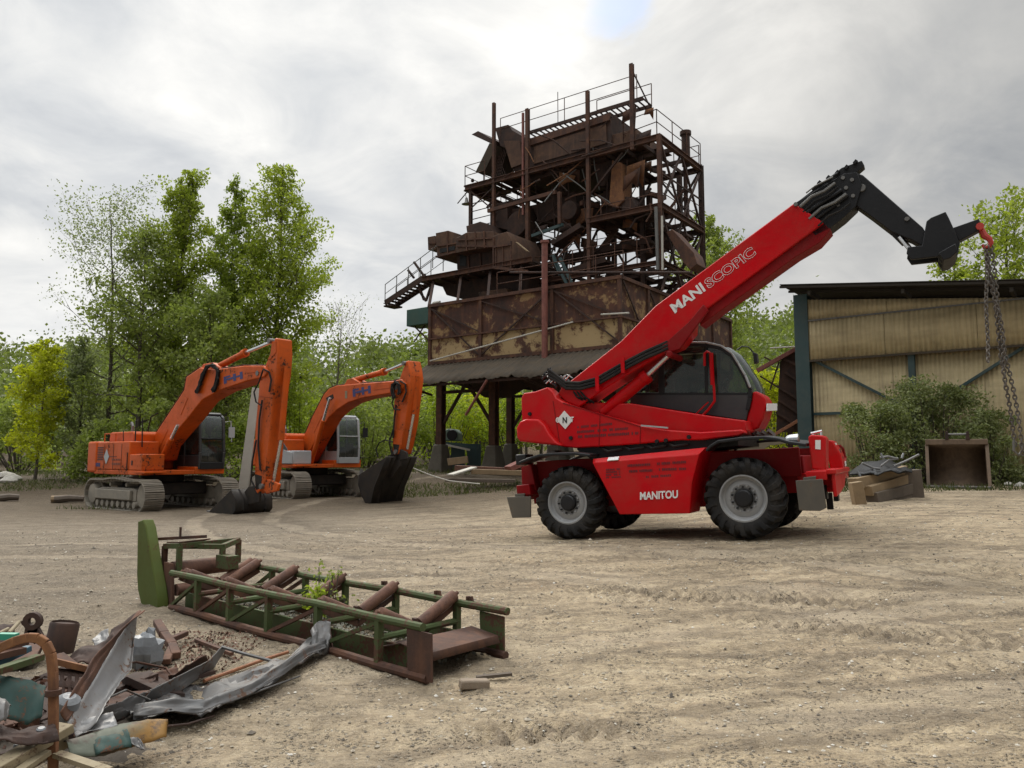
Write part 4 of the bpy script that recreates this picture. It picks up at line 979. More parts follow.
    for p0, p1 in S['lift']:
        for yy in (-w-.16, w+.04):
            a, b = q(*p0, yy), q(*p1, yy); c = MB(); c.tube(a, a.lerp(b, .66), .085, n=12); co_ = c.build('lift_cylinder', body, T)
            c = MB(); c.tube(a.lerp(b, .64), b, .05, n=10); c.build('rod', M['chrome'], co_)
    a, b, e = S['dip']; c = MB(); A, B, Ee = q(*a, 0), q(*b, 0), q(*e, 0); c.tube(A, B, .095, n=12); c.lathe([(.125,0),(.125,.14)], B-(B-A).normalized()*.14, B-A, 12)
    dc = c.build('dipper_cylinder', body, boom); c = MB(); c.tube(B, Ee, .05, n=10); c.build('rod', M['chrome'], dc)
    c = MB(); c.prism([q(u, v, -.2) for u, v in S['lug']], -.2, .2); c.build('cylinder_lug', body, boom, .02)
    o_, x_, y_ = [q(u, v, -w-.004) for u, v in S['logo']]
    for ch_, f0_, f1_ in (('F', 0, .36), ('H', .50, 1.0)):
        text_part(ch_, o_+(x_-o_)*f0_, (x_-o_)*(f1_-f0_), y_-o_, M['blue'], boom, bold=.05)
    c = MB(); m0 = o_+(x_-o_)*.22+(y_-o_)*.36; m1 = o_+(x_-o_)*.62+(y_-o_)*.36; c.slab([m0, m1, m1+(y_-o_)*.28, m0+(y_-o_)*.28], (0,-.006,0)); c.build('logo_bar', M['blue'], boom, smooth=0)
    if 'tagp' in S:
        c = MB(); c.slab([q(u, v, -w-.003) for u, v in S['tagp']], (0,-.005,0)); c.build('label_plate', M['cream'], boom, smooth=0)
    # hoses over the elbow
    r = random.Random(S['seed'])
    for k in range(13):
        yy = -w-.03-.03*(k % 3); pts = [q(u+r.uniform(-2,2)*S['hs'], v+r.uniform(-1.5,1.5)*S['hs'], yy) for u, v in S['hose']]
        hose(pts, .02).build('hose', M['rubber'], boom)
    hose([q(u, v, -w-.1) for u, v in S['hose2']], .022).build('hose', M['rubber'], boom)
    hose([q(u, v, -w-.12) for u, v in S['hose3']], .022).build('hose', M['rubber'], boom)
    # weld seams, oil pipes and grease runs along the boom
    B_ = S['boom']; top = [q(u, v, -.16) for u, v in B_[1:S['ntop']]]
    for dy in (0, .10, .30):
        c = MB(); c.path([p+Vector((0,dy,.015)) for p in top], .017, 6); c.build('oil_pipe', M['rust'], boom)
    for i, (u, v) in enumerate(S['plates']):
        a_ = [q(x, y, -w-.002) for x, y in v]; c = MB(); c.slab(a_, (0,-.010,0)); c.build('plate', body if u else M['bucketd'], boom, .004)
    # ---- dipper arm, plated sides
    wa = .24
    ar = MB(); ar.prism([q(a, b, -wa) for a, b in S['arm']], -wa, wa); arm = ar.build('arm', body, T, .03)
    for u, v in S['pins']:
        c = MB(); p = q(u, v, 0); c.tube(p+Vector((0,-wa-.07,0)), p+Vector((0,wa+.07,0)), .075, n=12); c.build('pin', M['steelw'], arm)
    for v in S['aplates']:
        c = MB(); c.slab([q(x, y, -wa-.002) for x, y in v], (0,-.012,0)); c.build('plate', body, arm, .004)
    for k, hp in enumerate(S['ahose']):
        for dy in (0, .05): hose([q(x+dy*8, y, -wa-.05-dy*.5) for x, y in hp], .02).build('hose', M['rubber'], arm)
    c = MB(); c.slab([q(x, y, -wa-.001) for x, y in S['grease']], (0,-.006,0)); c.build('grease_stain', M['bucketd'], arm, smooth=0)
    a, b, e = S['bcyl']; c = MB(); A, B, Ee = q(*a, 0), q(*b, 0), q(*e, 0); c.tube(A, B, .085, n=12); bc = c.build('bucket_cylinder', body, arm); c = MB(); c.tube(B, Ee, .05, n=10); c.build('rod', M['chrome'], bc)
    c = MB()
    for yy in (-.22, .14): c.prism([q(u, v, yy) for u, v in S['link']], yy, yy+.08)
    c.build('linkage', body if not S['new'] else M['bucketd'], arm, .02)
    # ---- bucket: shell bent from plate, side plates and teeth
    wb = .58; bk = MB(); outl = [q(u, v, -wb) for u, v in S['bucket']]
    bk.ribbon(outl, [p+Vector((0,2*wb,0)) for p in outl], None)
    bko = bk.build('bucket', M['bucketd'], T, 0, solid=.05, smooth=60)
    for yy in (-wb, wb-.03):
        c = MB(); c.prism([Vector((p.x, yy, p.z)) for p in outl], yy, yy+.03); c.build('side_plate', M['bucketd'], bko, .006)
    for yy in (-.35, .35):
        c = MB(); c.path([p+Vector((0, wb+yy, 0)) for p in outl], .045, 6); c.build('wear_rib', M['bucketd'], bko)
    c = MB()
    for yy in (-.22, .15): c.prism([q(u, v, yy) for u, v in S['ears']], yy, yy+.07)
    c.build('bucket_ear', M['bucketd'], bko, .01)
    tip = outl[-1]; d = (outl[-1]-outl[-2]).normalized(); n_ = Vector((-d.z, 0, d.x))
    for k in range(5):
        yy = .1+k*(2*wb-.2)/4; c = MB(); c.beam(tip+Vector((0,yy,0))-d*.08, tip+Vector((0,yy,0))+d*.20, .13, .09, up=n_, w2=.09, h2=.02); c.build('tooth', M['steelw'], bko)
    return T
S1 = dict(new=False, ntop=8, plates=[(1,[(176,412),(184,396),(188,398),(181,415)]),(1,[(155,446),(165,428),(168,430),(159,449)]),(1,[(246,368),(262,367.5),(262,372),(247,373)])],
    aplates=[[(260,380),(274,384),(273,398),(259,396)],[(256,452),(267,455),(266,470),(256,470)],[(272,342),(276,341),(276.5,352),(270,360)]], ahose=[[(263,369),(269,372),(271,380),(269,392)],[(262,400),(259,420),(258,445),(260,470)],[(256,440),(252,462),(251,480),(255,488)]], grease=[(255,474),(262,476),(261,488),(256,490)], h_cw=2.12, h_hood=2.43, h_box=.50, cab_y=(.45, 1.33), z_cab=3.0, split=.98, base=.24, seed=3, hs=1,
    boom=[(149,449),(151,440),(184,390),(186,377),(200,367.5),(214,369.5),(244,365.5),(263,365.5),(268,371),(264,377),(247,381),(219,390.5),(202,400),(187,419),(164,446),(160,460),(153,462)],
    lift=[((158,466),(178,425))], dip=((214,369),(246,352.5),(274,341)), lug=[(198,372),(203,364),(212,362.5),(222,369),(214,373)],
    logo=[(224,384),(243,378.5),(223.5,377)], hose=[(196,392),(200,383),(203,374),(207,367),(213,365),(217,370),(217,380),(213,391)], hose2=[(147,446),(148,430),(151,417),(158,413)], hose3=[(263,370),(259,382),(254,392),(256,402),(262,406)],
    arm=[(275,337.8),(277.5,338.5),(278,354),(276.5,375),(273.5,391),(271,420),(267.5,460),(266,480),(262,488),(257,494),(255,490),(254.5,470),(255,430),(258,398),(263.5,370),(270,353)],
    pins=[(266.5,374),(278,342),(270,486)], bcyl=((287.5,366),(281,440),(273,482)), link=[(262,478),(270,480),(279,484),(277,491),(266,494),(259,486)],
    bucket=[(231,490),(235.5,500),(235.5,510),(231,516),(222,517),(214,515.5),(208,512.5)], ears=[(240,497),(249,486),(260,486),(259,502),(242,506)])
S2 = dict(new=True, ntop=9, plates=[(1,[(311,430),(319,414),(322,416),(314,433)]),(0,[(326,398),(333,394),(334,398),(328,403)]),(1,[(374,385),(390,384),(390,388),(374,390)])],
    aplates=[[(396,392),(407,394),(406,404),(395.5,402)],[(393.5,430),(403,432),(402,445),(393,444)]], ahose=[[(400,381),(405,384),(406,392),(402,402)],[(396,405),(394,420),(393,438)],[(393,430),(389,442),(391,452)]], grease=[(393,440),(400,441),(398,453),(394,454)], h_cw=2.12, h_hood=2.34, h_box=.48, cab_y=(.36, 1.28), z_cab=2.95, split=1.0, base=.28, seed=8, hs=.8,
    boom=[(302.5,449),(303,438),(312,417),(324,394),(329,388.5),(336,385.5),(365,383),(393,381),(401,379),(406,384),(401,391),(386,394),(362,398),(348,402.5),(337,409.5),(328,418),(315,441),(304,462),(300,461)],
    lift=[((311,463),(330,398))], dip=((353,380.5),(385,371.5),(407,362.5)), lug=[(344,385),(347,379.5),(352,378),(360,383),(352,386)],
    logo=[(353,397),(371,393),(352.5,389.5)], tagp=[(345,391),(347.3,390.8),(347.3,398.3),(345,398.5)], hose=[(394,398),(392,391),(393,385),(396,382),(399,385),(399,394)], hose2=[(378,457),(376,449),(379,443),(385,440),(393,442)], hose3=[(395,395),(392,403),(394,409),(400,410)],
    arm=[(404,366),(406,361),(408,360.5),(410,370),(411,379),(409,396),(405.5,424),(401,446),(398.5,454),(394,455),(392.5,451),(392.5,430),(394,401),(397,386),(400,377)],
    pins=[(404,388),(411,364),(403,452)], bcyl=((417,376),(413.5,414),(407,449)), link=[(391,450),(398,448),(406,452),(407,459),(397,461),(390,457)],
    bucket=[(386,457),(381,470),(374,487),(371,502.5),(366,503.5),(361.5,495),(358.5,485),(358.5,475)], ears=[(378,470),(388,455),(400,454),(400,466),(392,478),(382,478)])
excavator('excavator', 'older orange crawler excavator with dark cab frame and bucket lying flat on the ground', E1, S1)
excavator('excavator', 'orange crawler excavator with pale grey cab and grey side panel, muddy bucket curled', E2, S2)
# ================================================================== rusty screening plant
def make_plant():
    F = TW; T = thing('screening_plant', 'tall rusty gravel screening plant of open steel decks above a long hopper', 'industrial plant', F)
    q = lambda a, b, y=3.2: F.pl(a, b, y)
    rd, rb, ru = M['rust_dark'], M['rust_box'], M['rust']
    r = random.Random(11)
    def part(mb, name, mat, parent=T, bev=0, smooth=35): return mb.build(name, mat, parent, bev, smooth)
    # ---- hopper: four walls of sheet with ribs, set on legs
    XL, YB = -10.1, 12.2
    zt, zb = F.pl(622, 277, 0).z, F.pl(428, 364, 0).z
    zm = zb + (zt-zb)*.42
    def wall(name, a, b, z0, z1, mat):
        a, b = Vector(a), Vector(b); n = (b-a).cross(Vector((0,0,1))).normalized(); m = MB()
        m.slab([a+Vector((0,0,z0)), b+Vector((0,0,z0)), b+Vector((0,0,z1)), a+Vector((0,0,z1))], -n*.04); return part(m, name, mat)
    for a, b in (((XL,0,0),(0,0,0)), ((0,0,0),(0,YB,0)), ((0,YB,0),(XL,YB,0)), ((XL,YB,0),(XL,0,0))):
        wall('hopper_wall', a, b, zm, zt, M['hopper']); wall('hopper_wall', a, b, zb, zm-.004, M['hopper_low'])
    # vertical stiffeners, top and bottom rails, diagonals lying on the sheets
    for x in (XL, -7.05, -3.2, -.0): 
        m = MB(); m.beam((x, -.05, zb-.1), (x, -.05, zt+.05), .16, .10, up=(0,1,0)); part(m, 'hopper_rib', ru)
    for y in (2.4, 4.9, 7.3, 9.7, YB): 
        m = MB(); m.beam((.05, y, zb-.1), (.05, y, zt+.05), .10, .16, up=(0,1,0)); part(m, 'hopper_rib', ru)
    for z in (zt, zm, zb):
        h = .10 if z != zm else .05
        m = MB(); m.beam((XL-.05, -.065, z), (.1, -.065, z), .12, h*1.4); part(m, 'hopper_rail', ru)
        m = MB(); m.beam((.065, 0, z), (.065, YB, z), .12, h*1.4); part(m, 'hopper_rail', ru)
    for x0, x1, up_ in ((XL,-7.05,1),(-7.05,-3.2,0),(-3.2,0,1)):
        m = MB(); m.beam((x0+.1, -.075, zt-.15 if up_ else zb+.2), (x1-.1, -.075, zb+.2 if up_ else zt-.15), .06, .05, up=(0,1,0)); part(m, 'brace', rd)
        m = MB(); m.beam((x0+.1, -.075, zt-.15), (x1-.1, -.075, zm+.1), .05, .05, up=(0,1,0)); part(m, 'brace', rd)
    for y0, y1 in ((0,2.4),(2.4,4.9),(4.9,7.3)):
        m = MB(); m.beam((.075, y0+.1, zt-.1), (.075, y1-.1, zb+.3), .05, .07); part(m, 'brace', rd)
    # outlets and bed beams below
    for xc in (-8.4,-5.1,-1.7):
        for yc in (3.0, 9.0):
            m = MB(); w = 1.6; c0 = [(xc-w,yc-2.7,zb),(xc+w,yc-2.7,zb),(xc+w,yc+2.7,zb),(xc-w,yc+2.7,zb)]; c1 = [(xc-.4,yc-.5,zb-1.5),(xc+.4,yc-.5,zb-1.5),(xc+.4,yc+.5,zb-1.5),(xc-.4,yc+.5,zb-1.5)]
            m.add(c0+c1, [(0,1,2,3),(4,7,6,5)]+[(i,(i+1)%4,(i+1)%4+4,i+4) for i in range(4)]); part(m, 'hopper_outlet', rd)
    for y in (.3, 4.2, 8, YB-.3):
        m = MB(); m.ibeam((XL-.2,y,zb-.22), (.2,y,zb-.22), .25, .40); part(m, 'girder', rd)
    for x in (XL+.2, -6.7, -3.4, -.2):
        m = MB(); m.ibeam((x,0,zb-.55), (x,YB,zb-.55), .22, .30); part(m, 'girder', rd)
    # legs with flared concrete feet
    for x in (XL+.25, -6.7, -3.4, -.25):
        for y in (.5, 6.1, YB-.5):
            w = F.w(x, y, 0); g0 = gz(w.x, w.y)-F.o.z
            m = MB(); m.ibeam((x,y,g0+.4), (x,y,zb-.5), .34, .34, .05, up=(0,1,0)); lg = part(m, 'leg', ru)
            m = MB(); m.beam((x,y,g0-.3), (x,y,g0+1.25), 1.0, 1.0, w2=.5, h2=.5, up=(0,1,0)); part(m, 'footing', M['concrete'], lg, .05)
    for (x, y, sx) in ((XL+.25,.5,1),(XL+.25,6.1,1),(-6.7,.5,-1),(-6.7,6.1,1),(-3.4,6.1,-1),(-3.4,.5,1),(-6.7,YB-.5,1)):
        for dz in (0,):
            m = MB(); m.beam((x+sx*.15,y,2.3), (x+sx*1.7,y,zb-.75), .12, .12); part(m, 'brace', rd)
    m = MB(); m.beam((XL+.3,.5,zb-1.35), (-6.7,.5,zb-1.35), .14, .14); part(m, 'brace', rd)
    m = MB(); m.beam((XL+.3,6.1,zb-1.2), (-.3,6.1,zb-1.2), .14, .14); part(m, 'brace', rd)
    # awning: corrugated grey roof in front of the hopper foot
    rows = []; nx = 130
    zaw0, zaw1 = F.pl(424,366,-.12).z, F.pl(421,384,-1.9).z
    for j in range(4):
        t = j/3; rows.append([Vector((XL-.15+(10.6)*i/nx, -.12-1.8*t, zaw0+(zaw1-zaw0)*t + .025*sin(i*1.9) + (.05*sin(i*.31+j)*j/3 + (.05*vnoise(np.array([i*.35]), np.array([j*1.0]), 3)[0]*j) if j else 0))) for i in range(nx+1)])
    m = MB(); m.grid(rows); a = m.build('awning', M['awning'], T, solid=.02)
    for x in (XL+.2,-7,-3.5,-.2):
        m = MB(); m.beam((x,-.1,zb-1.5), (x,-1.75,zaw1-.06), .09, .09); part(m, 'awning_strut', rd)
    m = MB(); m.beam((XL-.1,-1.75,zaw1-.06), (.4,-1.75,zaw1-.06), .08, .10); part(m, 'awning_strut', rd)
    # pipes leaning about
    m = MB(); m.tube(q(544.7,242,-.35), q(544.7,359,-.35), .13, n=10); m.lathe([(.19,0),(.19,.1)], q(544.7,243,-.35), (0,0,1), 10); part(m, 'downpipe', M['red_pipe'])
    m = MB(); m.tube(q(430,361,-.3), q(573,322,-.3), .035, n=6); part(m, 'pipe', M['polepale'])
    m = MB(); m.tube(q(601,314.5,-.3), q(629,313,-.3), .035, n=6); part(m, 'pipe', M['polepale'])
    m = MB(); m.tube(q(465.7,415,-1.9), q(487,380,-1.9), .06, n=7); part(m, 'pipe', M['red_pipe'])
    # green electrical box hung at the left end
    b0, b1 = q(405.5,327,.4), q(428,307,.4); m = MB(); m.box(b0.x+.15, b1.x+.1, .3, 1.3, b0.z, b1.z); part(m, 'control_box', M['gbox'], T, .03)
    m = MB(); m.beam((b0.x+.5,.5,b0.z), (XL,.2,b0.z-1.1), .06, .06); m.beam((b0.x+1.2,.5,b0.z), (b0.x+.6,.4,b0.z-.8), .05, .05); part(m, 'bracket', rd)
    m = MB(); m.path([q(430,307,.6), q(434,303,.6), q(440,302,.6)], .07, 7); part(m, 'pipe', M['polepale'])
    # ---- upper frame. Front plane y = 3.2, back plane y = 7.9
    y0, y1 = 3.2, 7.9
    def zz(px, py, y=y0): return F.pl(px, py, y).z
    zP = (zz(465,191)+zz(659,134))/2; zM = (zz(590,221)+zz(657,206))/2; zL = F.pl(600, 272, y0).z
    xl, xr = q(465,191).x, q(659,134).x
    # posts, each from hopper level upwards
    for px, top, bot, w in ((494,103,262,.15),(523,113,215,.10),(527.5,109,330,.18),(587.5,91,285,.16),(631.5,64,150,.18),(659,134,276,.18)):
        a, b = q(px, top), q(px, bot); b = Vector((a.x, a.y, max(zt-.3, b.z))); m = MB(); m.ibeam(b, a, w, w, .05, up=(0,1,0)); part(m, 'post', ru if px != 523 else M['red_pipe'])
    for x in (xl+.4, xl+3.2, xl+6.2, xr):
        m = MB(); m.ibeam((x,y1,zt-.4), (x,y1,zP+ (.0 if x < xr else .2)), .22, .22, .04, up=(0,1,0)); part(m, 'post', rd)
    m = MB(); m.ibeam((xr-1.6,y0+1.5,zt-.4), (xr-1.6,y0+1.5,zP), .2, .2, .04, up=(0,1,0)); part(m, 'post', rd)
    m = MB(); m.ibeam((xl+.35,y0+.05,zt), (xl+.35,y0+.05,zP), .16, .16, .04, up=(0,1,0)); part(m, 'post', rd)
    # decks: edge beams, joists, some plates left
    def deck(z, x0, x1, name, plates, h=.26, ya=y0, yb=y1, jst=.85):
        m = MB(); m.ibeam((x0,ya,z), (x1,ya,z), .2, h, .03); dk = part(m, name, ru)
        m = MB(); m.ibeam((x0,yb,z), (x1,yb,z), .2, h, .03); part(m, 'edge_beam', rd, dk)
        for x in (x0, x1):
            m = MB(); m.ibeam((x,ya,z), (x,yb,z), .2, h, .03); part(m, 'edge_beam', ru, dk)
        n = int((x1-x0)/jst)
        for i in range(1, n):
            x = x0+(x1-x0)*i/n; m = MB(); m.beam((x,ya,z-.02), (x,yb,z-.02), .08, .16); part(m, 'joist', rd, dk)
        for i in (.33,.66):
            m = MB(); y = ya+(yb-ya)*i; m.beam((x0,y,z-.03), (x1,y,z-.03), .1, .18); part(m, 'joist', rd, dk)
        for (u0,u1,v0,v1) in plates:
            m = MB(); m.box(x0+(x1-x0)*u0, x0+(x1-x0)*u1, ya+(yb-ya)*v0, ya+(yb-ya)*v1, z+h/2+.004, z+h/2+.03); part(m, 'floor_plate', rd, dk)
        return dk
    deck(zP, xl, xr, 'deck', [(.0,.12,0,.5),(.17,.78,0,1),(.80,.95,.3,.55)])
    deck(zM, q(588,221).x, xr+.05, 'deck', [(.0,.9,.0,.45),(.1,.6,.5,1)])
    deck(zL, -9.4, xr, 'deck', [(.0,.45,0,1),(.5,.8,.3,.9)], .2)
    # railings
    def rail(pts, h=1.05, n=2, step=1.4, name='railing', rr=.022):
        m = MB(); pts = [Vector(p) for p in pts]; up = Vector((0,0,h))
        for a, b in zip(pts, pts[1:]):
            for k in range(n): m.tube(a+up*((k+1)/n), b+up*((k+1)/n), rr, n=5)
            c = max(1, int((b-a).length/step))
            for i in range(c+1):
                p = a.lerp(b, i/c); m.tube(p, p+up, rr*1.1, n=5)
        return part(m, name, M['rust'])
    rail([(xr-1.9,y0+1.4,zP+.15),(xr-1.9,y0+.3,zP+.15),(xr-.1,y0+.0,zP+.15),(xr,y1,zP+.15)], 1.15)
    rail([(xl,y0,zP+.15),(xl+1.3,y0,zP+.15)], 1.05); rail([(xl,y0,zP+.15),(xl,y1,zP+.15)], 1.05)
    rail([(q(600,221).x,y0+.1,zM+.14),(xr,y0+.1,zM+.14)], .5, 1); rail([(xr,y0,zM+.14),(xr,y1,zM+.14)], 1.05)
    rail([(-6.3,.2,zt+.08),(.05,.2,zt+.08)], 1.05, 2, 1.1); rail([(-6.3,y0-.1,zL+.1),(xr,y0-.1,zL+.1)], 1.1, 2, 1.0); rail([(-.0,y1,zL+.1),(-6,y1,zL+.1)], 1.0, 2, 1.0)
    m = MB(); m.tube(F.pl(510,272.5,.1), F.pl(690,272.5,.1), .05, n=6); part(m, 'pipe', rd)
    # chimney stub, chairs and boxes on the deck
    p = q(688.5,155,6.6); m = MB(); m.lathe([(.20,-.2),(.20,1.3),(.27,1.32),(.27,1.5),(.2,1.52)], (xr-.2, 6.6, zP), (0,0,1), 14); part(m, 'vent_stack', rd)
    m = MB(); m.tube((xr-.25,6.6,zP), (xr-.25,6.6,zM), .11, n=8); part(m, 'pipe', rd)
    # topmost walkway carried along the screen box
    wa, wb_ = q(529,131,y0+.5), q(643,100.5,y0+.5); zW = (wa.z+wb_.z)/2; wa.z = wb_.z = zW; xw0, xw1 = wa.x, wb_.x
    m = MB(); m.beam(wa, wb_, .08, .16); m.beam(wa+Vector((0,.9,0)), wb_+Vector((0,.9,0)), .08, .16)
    n = 22
    for i in range(n+1): p = wa.lerp(wb_, i/n); m.beam(p, p+Vector((0,.9,0)), .06, .05)
    part(m, 'walkway', rd)
    rail([(q(494.6,137).x,y0+.5,zW+.08),(xw1-.3,y0+.5,zW+.08)], 1.15, 2, 3.1, rr=.02); rail([(q(597,118,y0+1.4).x,y0+1.4,zW+.08),(xw1,y0+1.4,zW+.08)], 1.0, 2, 1.9); m = MB(); a = q(632,70,y0+.05); m.beam(a, (xw1-.05,y0+1.2,zW), .05, .05); part(m, 'brace', rd)
    m = MB(); a = q(557.8,92,y0+.6); m.tube(a, (a.x,a.y,zW), .02, n=5); part(m, 'aerial', rd)
    # the inclined screen box under the walkway
    def xz(pts, y=y0): return [q(a, b, y) for a, b in pts]
    m = MB(); m.prism(xz([(529,139),(560,131),(610,111.5),(611.5,146),(529,168)], y0+.35), y0+.35, y1-.6); part(m, 'screen_box', rd, T, .02)
    m = MB(); m.prism(xz([(534,147),(606,124),(607,143),(534,164)], y0+.30), y0+.28, y0+.34); part(m, 'screen_panel', rb)
    m = MB(); m.prism(xz([(529,139),(610,113.5),(610,120),(529,146)], y0+.25), y0+.22, y0+.34); part(m, 'screen_rail', ru)
    m = MB(); m.prism(xz([(611,135),(636,128),(637,142),(612,148)], y0+.5), y0+.5, y0+2.8); part(m, 'screen_box', rb, T, .02)
    m = MB(); m.prism(xz([(495,128),(508,124.5),(512,130),(524,137),(527,170),(513,171),(510,150),(500,146)], y0+.5), y0+.5, y0+3.0); part(m, 'screen_head', rd, T, .02)
    m = MB(); m.prism(xz([(504,141),(520,141),(523,164),(512,168)], y0+.4), y0+.35, y0+.48); part(m, 'screen_panel', rb)
    m = MB(); m.slab(xz([(489.5,143),(496.5,145.5),(484.5,171),(475.5,172)], y0+.2), (.2,2.0,.1)); part(m, 'chute', M['awning'])
    m = MB(); m.slab(xz([(471.5,134.5),(478,131),(492,139),(491,143.5)], y0+.2), (.1,1.6,.05)); part(m, 'screen_flap', rd)
    m = MB()
    for k in range(5):
        t = k/4; a = q(488+8*t,150,y0+.6); m.beam((a.x,y0+.6,zP), (a.x+.8,y0+.6,zP+1.9), .04, .04); m.beam((a.x+.8,y0+.6,zP), (a.x,y0+.6,zP+1.9), .04, .04)
    part(m, 'lattice', rd)
    # second pair of sloping screens between the decks, and big chutes
    m = MB(); m.prism(xz([(531,206),(575,191),(577,204),(566,214),(540,224)], y0+1.2), y0+1.2, y1-.8); part(m, 'screen_box', rd, T, .02)
    m = MB(); m.prism(xz([(529,172),(604,150),(606,158),(529,182)], y0+.6), y0+.6, y1-.6); part(m, 'screen_tray', rd, T, .02)
    m = MB(); m.prism(xz([(612,160),(622,163),(624,200),(616,208),(609,203)], y0+.6), y0+.6, y0+1.5); part(m, 'chute', M['rust_orange'], T, .02)
    m = MB(); m.prism(xz([(590,150),(612,146),(612,170),(604,186),(598,186)], y0+1.0), y0+1.0, y0+3.2); part(m, 'chute', rd, T, .02)
    m = MB(); m.prism(xz([(620,196),(631,197),(636,206),(634,214),(622,214)], y0+.7), y0+.7, y0+1.8); part(m, 'motor', rd, T, .03)
    m = MB(); m.prism(xz([(600,195),(611,190),(612,212),(602,214)], y0+1.6), y0+1.6, y0+2.6); part(m, 'drive_box', M['rust_dark'], T, .02)
    m = MB(); m.prism(xz([(490,212),(508,212),(512,232),(500,238),(490,230)], y0+.8), y0+.8, y0+2.4); part(m, 'chute', rd, T, .02)
    m = MB(); m.beam(q(488,211,y0-.1), q(556,192,y0-.1), .14, .18); part(m, 'girder', ru)
    m = MB(); m.beam(q(487,208,y0+.5), q(500,192,y0+.5), .1, .1); part(m, 'brace', rd)
    m = MB(); m.beam(q(532,236,y0-.1), q(563,224.5,y0-.1), .12, .14); part(m, 'girder', M['teal'])
    m = MB(); m.ibeam(q(559.5,192,y0-.15), q(560,224,y0-.15), .16, .16, .04, up=(0,1,0)); part(m, 'post', ru)
    m = MB(); m.prism(xz([(666,232),(672,229),(694,253),(697,264),(690,270),(683,262)], y0+.2), y0+.2, y0+1.2); part(m, 'chute', ru, T, .02)
    m = MB(); m.tube(q(655.8,207,y0-.25), q(658,270,y0-.25), .075, n=7); part(m, 'pipe', M['steelw'])
    m = MB(); m.tube(q(662,216,y0-.25), q(662.5,270,y0-.25), .05, n=6); part(m, 'pipe', M['polepale'])
    # inclined belt conveyors down low inside the frame, handrails
    for (a, b, yy) in (((560,262),(655,243),y0+1.8),((548,282),(610,262),y0+1),((556,246),(585,228),y0+.5),((640,258),(690,236),y0+3)):
        m = MB(); A, B = q(*a, yy), q(*b, yy); m.beam(A, B, .8, .12); m.beam(A+Vector((0,-.42,.05)), B+Vector((0,-.42,.05)), .06, .26); m.beam(A+Vector((0,.42,.05)), B+Vector((0,.42,.05)), .06, .26); part(m, 'belt_conveyor', M['rust_dark'] if yy < y0+2 else rd)
    for (a, b) in (((553,255),(560,275)),((556,262),(571,292)),((560,258),(574,288))):
        m = MB(); m.beam(q(*a, 2.0), q(*b, 2.0), .1, .12); part(m, 'brace', M['teal'])
    # cross bracing of the open bays
    def xb(p, s, w=.09):
        m = MB(); m.beam(p, s, w, w); part(m, 'brace', rd)
    for xa, xb_, za, zc_ in ((xr,xr,zM,zP),(xr,xr,zt,zM)):
        ym = (y0+y1)/2
        xb((xr,y0,za), (xr,ym,zc_)); xb((xr,ym,za), (xr,y0,zc_)); xb((xr,ym,za), (xr,y1,zc_)); xb((xr,y1,za), (xr,ym,zc_)); xb((xr,y0,(za+zc_)/2), (xr,y1,(za+zc_)/2), .06)
    for x0_, x1_ in ((xr-2.2,xr),):
        xb((x0_,y1,zM), (x1_,y1,zP)); xb((x1_,y1,zM), (x0_,y1,zP)); xb((x0_,y1-.2,zt), (x1_,y1-.2,zM)); xb((x0_+.3,y0+.2,zP-.2), (x0_-1.6,y0+.3,zM+1.2))
    for k, (x0_, x1_) in enumerate(((xl+.4,xl+2.4),(xl+2.4,xl+4.4),(xl+4.4,xl+6.4),(xl+6.4,xl+8.4),(xl+8.4,xr))):
        xb((x0_,y1,zt), (x1_,y1,zM-.3), .10); xb((x1_,y1,zt), (x0_,y1,zM-.3), .10)
        if k < 4: xb((x0_,y1,zM-.3), (x1_,y1,zP), .10); xb((x1_,y1,zM-.3), (x0_,y1,zP), .10); xb((x0_,y1,zM), (x1_,y1,zM), .12)
        xb((x0_,y0+.3,zL), (x1_,y0+2.4,zM-.4), .08)
    xb((xl+.35,y0,zP-.2), (xl+1.9,y0,zz(487,212)), .06); xb((xl+.35,y0,zz(487,205)), (xl+2.1,y0,zP-.2), .05)
    for k in range(5): xb((xl+.35,y0,zP-.5-.42*k), (xl+2.4,y0+.4,zP-.3-.42*k), .035)
    # torn sheets, bent rods and loose ends hanging about the upper decks
    for k in range(46):
        px = r.uniform(500, 655); lo = 190-(px-465)*.29; py = r.choice([lo-r.uniform(-4,8), lo+r.uniform(8,60), lo+r.uniform(60,95)]); a = q(px, py, y0+r.uniform(-.15,.6)); L_ = r.uniform(.8,2.6)
        d = Vector((r.uniform(-1,1), r.uniform(-.3,.3), r.uniform(-1,.5))).normalized()*L_; mdl = a+d*.5+Vector((r.uniform(-.2,.2),0,r.uniform(-.25,.15)))
        m = MB(); m.path([a, mdl, a+d], r.choice([.025,.03,.045]), 5); part(m, 'bent_rod', r.choice([ru, rd, M['steelw'], M['rust_orange']]))
    for k in range(22):
        px = r.uniform(492, 650); py = 200-(px-465)*.29+r.uniform(-45,75); a = q(px, py, y0+r.uniform(.2,1.2)); s = r.uniform(.3,.9); t_ = r.uniform(-.5,.5)
        m = MB(); m.add([a, a+Vector((s,.1,t_*s)), a+Vector((s*.8,.2,-s*r.uniform(.6,1.5))), a+Vector((s*.4,.15,-s*r.uniform(.4,.9))), a+Vector((-.1,.05,-s*r.uniform(.5,1.3)))], [(0,1,2,3,4)]); o_ = m.build('torn_plate', r.choice([rb, ru, rd, M['rust_orange']]), T, solid=.02)
